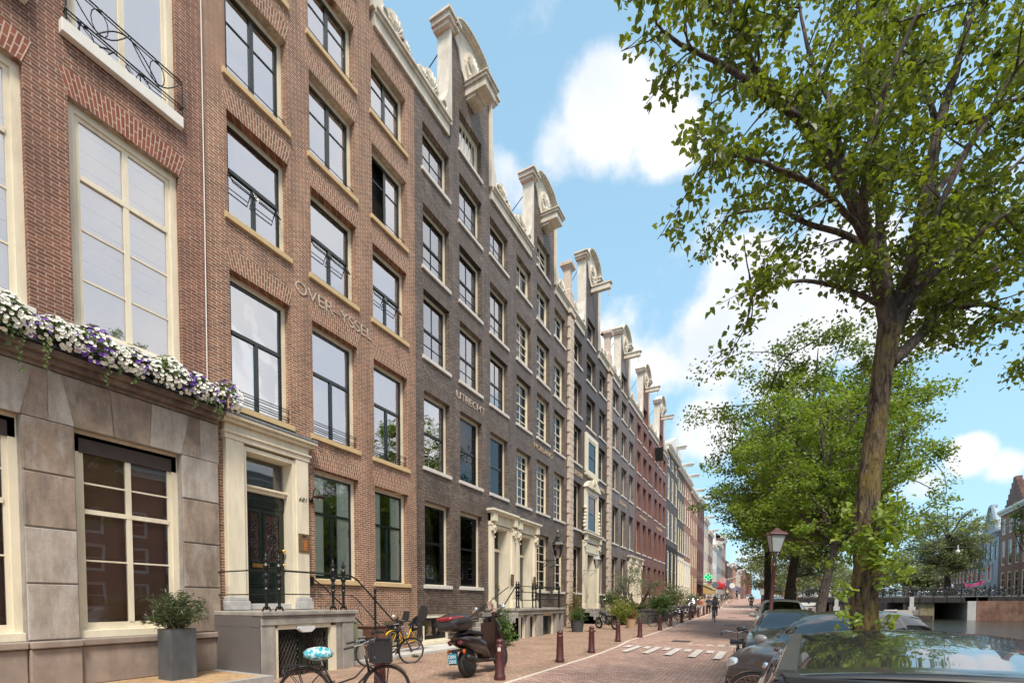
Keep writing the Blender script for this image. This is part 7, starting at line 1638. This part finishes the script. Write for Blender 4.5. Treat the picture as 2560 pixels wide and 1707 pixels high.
def person(label,J,top,bot,hair=HAIRD,hairlong=False,shoes=PLASTIC,sleeve=.4,extra=None):
    """J: dict of joints (local, y forward)"""
    t=thing('person',label,'person'); V=Vector
    pel,chest,neck,head=J['pel'],J['chest'],J['neck'],J['head']
    ch=[[(pel,.13),(V(pel).lerp(V(chest),.5),.125),(chest,.15),(neck,.055),(V(neck).lerp(V(head),.45),.055),(head,.098),(V(head)+V((0,.0,.07)),.085)]]
    for s,k in((1,'r'),(-1,'l')):
        sh,el,wr=J['sh'+k],J['el'+k],J['wr'+k]; hip,kn,an,to=J['hip'+k],J['kn'+k],J['an'+k],J['to'+k]
        d=(V(wr)-V(el)).normalized()
        ch.append([(chest,.15),(sh,.062),(V(sh).lerp(V(el),.5),.05),(el,.042),(V(el).lerp(V(wr),.4),.04),(wr,.028),(V(wr)+d*.07,.034)])
        ch.append([(pel,.13),(hip,.095),(V(hip).lerp(V(kn),.5),.08),(kn,.058),(V(kn).lerp(V(an),.35),.056),(an,.038),(to,.035)])
    skinned('body',[[ (tuple(p),r) for p,r in c] for c in ch],SKIN,t)
    for s,k in((1,'r'),(-1,'l')):   # fingers
        el,wr=V(J['el'+k]),V(J['wr'+k]); d=(wr-el).normalized(); sd_=d.cross(V((0,0,1))).normalized(); mb=MB(); b0=wr+d*.07
        for q in range(4):
            o=b0+sd_*(-.025+.017*q); L=(.055,.065,.062,.048)[q]; mb.tube([o,o+d*L*.6-V((0,0,.012)),o+d*L*.75-V((0,0,.045))],[.009,.008,.006],6)
        mb.tube([wr+d*.03-sd_*.03*s,wr+d*.06-sd_*.06*s,wr+d*.09-sd_*.055*s-V((0,0,.02))],[.011,.010,.008],6); mb.build('fingers',SKIN,t,smooth='all')
    tp=[[(V(pel)+V((0,0,.06)),.145),(V(pel).lerp(V(chest),.5),.15),(chest,.172),(V(neck)-V((0,0,.03)),.07)]]
    bt=[]
    for s,k in((1,'r'),(-1,'l')):
        sh,el,wr=V(J['sh'+k]),V(J['el'+k]),V(J['wr'+k]); 
        tp.append([(chest,.172),(sh,.078),(sh.lerp(el,.5),.068),(sh.lerp(el,.85),.062)]+([(el,.058),(el.lerp(wr,.85),.045)] if sleeve>.8 else []))
        hip,kn,an=V(J['hip'+k]),V(J['kn'+k]),V(J['an'+k]); bt.append([(pel,.15),(hip,.112),(hip.lerp(kn,.5),.096),(kn,.075),(kn.lerp(an,.5),.07),(kn.lerp(an,.93),.058)])
    skinned('top',[[ (tuple(p),r) for p,r in c] for c in tp],top,t); skinned('trousers',[[ (tuple(p),r) for p,r in c] for c in bt],bot,t)
    mb=MB(); h=V(head); mb.ball(h+V((0,-.03,.075)),.103,.112,.10,n=14,k=9)
    if hairlong: mb.ball(h+V((0,-.07,-.05)),.10,.07,.17,n=12,k=8)
    mb.build('hair',hair,t,smooth='all')
    mb=MB(); mb.ball(h+V((0,.108,.02)),.014,.02,.022,n=6,k=5)
    for s in(-1,1): mb.ball(h+V((s*.1,0,.02)),.015,.025,.032,n=6,k=5)
    mb.build('face_feature',SKIN,t,smooth='all')
    mb=MB(); 
    for s in(-1,1): mb.ball(h+V((s*.036,.093,.045)),.02,.012,.012,n=7,k=5)
    mb.box(h.x-.025,h.x+.025,h.y+.093,h.y+.1,h.z-.035,h.z-.025); mb.build('eyes_and_mouth',HAIRD,t)
    for k in 'rl':
        a,b=V(J['an'+k]),V(J['to'+k]); mb=MB(); mb.ball((a+b)/2+V((0,0,-.02)),.05,.14,.045,n=10,k=7); mb.build('shoe',shoes,t,smooth='all')
    if extra: extra(t)
    return t
def ride(st=0): # cyclist on the local bicycle (rear wheel at y=0)
    return dict(pel=(0,.20,1.0),chest=(0,.32,1.36),neck=(0,.36,1.52),head=(0,.39,1.65),
     shr=(.18,.33,1.43),shl=(-.18,.33,1.43),elr=(.26,.50,1.2),ell=(-.26,.50,1.2),wrr=(.29,.64,1.05),wrl=(-.29,.64,1.05),
     hipr=(.10,.22,.95),hipl=(-.10,.22,.95),knr=(.12,.60,.72),knl=(-.12,.55,.92),anr=(.13,.46,.26),anl=(-.13,.36,.50),tor=(.14,.60,.18),tol=(-.14,.50,.45))
def stand(lean=0,sit=False):
    if sit: return dict(pel=(0,0,.85),chest=(0,.04,1.22),neck=(0,.06,1.38),head=(0,.09,1.52),shr=(.18,.04,1.3),shl=(-.18,.04,1.3),elr=(.25,.16,1.05),ell=(-.25,.16,1.05),wrr=(.22,.38,1.02),wrl=(-.22,.38,1.02),hipr=(.10,.04,.8),hipl=(-.10,.04,.8),knr=(.18,.42,.74),knl=(-.18,.42,.74),anr=(.2,.38,.30),anl=(-.2,.38,.30),tor=(.2,.52,.25),tol=(-.2,.52,.25))
    return dict(pel=(0,0,.93),chest=(0,.02,1.30),neck=(0,.02,1.47),head=(0,.05,1.61),shr=(.19,0,1.38),shl=(-.19,0,1.38),elr=(.26,.0,1.10),ell=(-.26,0,1.10),wrr=(.25,.12,.88),wrl=(-.25,.12,.88),hipr=(.09,0,.88),hipl=(-.09,0,.88),knr=(.10,.06,.48),knl=(-.10,-.04,.48),anr=(.10,.08,.09),anl=(-.10,-.12,.09),tor=(.10,.2,.04),tol=(-.10,0,.04))
GREY_T=mat('grey_tshirt',(.20,.20,.215),.9); PALEJ=mat('pale_jeans',(.42,.46,.52),.9); DARKC=mat('dark_clothes',(.02,.02,.025),.9); WHT=mat('white_shirt',(.62,.62,.64),.9); NAVY=mat('navy_cloth',(.03,.04,.08),.9); ORC=mat('orange_coat',(.45,.15,.08),.9)
cb=bicycle('bicycle with a grey front basket ridden by the person in the grey top',BLACKP); mb=MB(); mb.box(-.2,.2,.9,1.2,.82,1.08); mb.box(-.22,.22,.88,1.22,1.07,1.10); mb.build('basket',mat('grey_basket',(.10,.095,.085),.7),cb,bevel=.02)
CX,CY=-3.15,37.2; cb.location=(CX,CY,gz(CY)); cb.rotation_euler=(0,0,PI+R(4))
p=person('person in a grey short sleeved top, pale jeans and sunglasses cycling towards the camera',ride(),GREY_T,PALEJ,hairlong=True,shoes=mat('red_shoe',(.3,.05,.06),.6)); p.location=cb.location; p.rotation_euler=cb.rotation_euler
cb=bicycle('bicycle ridden away from the camera by the dark dressed person',BLACKP,lod=0); cb.location=(-1.35,62.5,gz(62.5)); cb.rotation_euler=(0,0,R(5))
p=person('person in dark clothes cycling away down the street',ride(),DARKC,DARKC,sleeve=1); p.location=cb.location; p.rotation_euler=cb.rotation_euler
# parked scooter group
sc=dup([o for o in bpy.data.objects if o.name=='motor_scooter'][0],(-5.6,44.2,gz(44)),PI+R(10),'black scooter parked behind the far bollards with a person in white sitting on it'); sc.rotation_euler=(0,0,PI+R(10))
p=person('person in a white shirt sitting astride the scooter behind the far bollards',stand(sit=True),WHT,DARKC,sleeve=1); p.location=(-5.6,44.0,gz(44)); p.rotation_euler=(0,0,PI+R(10))
for (x,y,l,a,b,hr,rz) in((-5.3,47.5,'person in a white and orange top standing behind the scooter rider',ORC,WHT,HAIRB,2.6),(-5.0,52,'person in a navy top walking on the pavement right of the cyclist',NAVY,DARKC,HAIRD,3.0),(-4.9,58,'person in dark clothes walking beside the last bollard',DARKC,NAVY,HAIRD,.3),(-5.2,82,'person in pale clothes standing near the round traffic signs',mat('pale_yellow',(.5,.42,.25),.9),DARKC,HAIRB,1.0),(-3.9,84,'person with a bicycle standing near the round traffic signs',NAVY,DARKC,HAIRD,2.0)):
    p=person(l,stand(),a,b,hr); p.location=(x,y,gz(y)); p.rotation_euler=(0,0,rz)
for (x,l,c_) in((14.5,'person in pale clothes crossing the bridge by the mossy trunk',WHT),(19.5,'person in dark clothes on the bridge left of the pink banner',DARKC),(20.6,'person in a pale blue top on the bridge beside the pink banner',mat('pale_blue',(.3,.42,.6),.9)),(5.2,'person in dark clothes on the bridge left of the mossy trunk',DARKC)):
    p=person(l,stand(),c_,DARKC); p.location=(x,78,2.42); p.rotation_euler=(0,0,1.2)
t=thing('cloth_banner','bright pink cloth banner tied to the bridge railing among the bicycles','banner',(21.6,75,3.5)); mb=MB(); mb.grid([[(20.9+i*.26,75.1+.12*math.sin(i*1.7),4.0-.22*math.sin(i*.7)-j*(.12+.35*abs(math.sin(i*.9)))) for i in range(8)] for j in range(2)]); mb.build('cloth',mat('pink_cloth',(.42,.06,.18),.8),t)
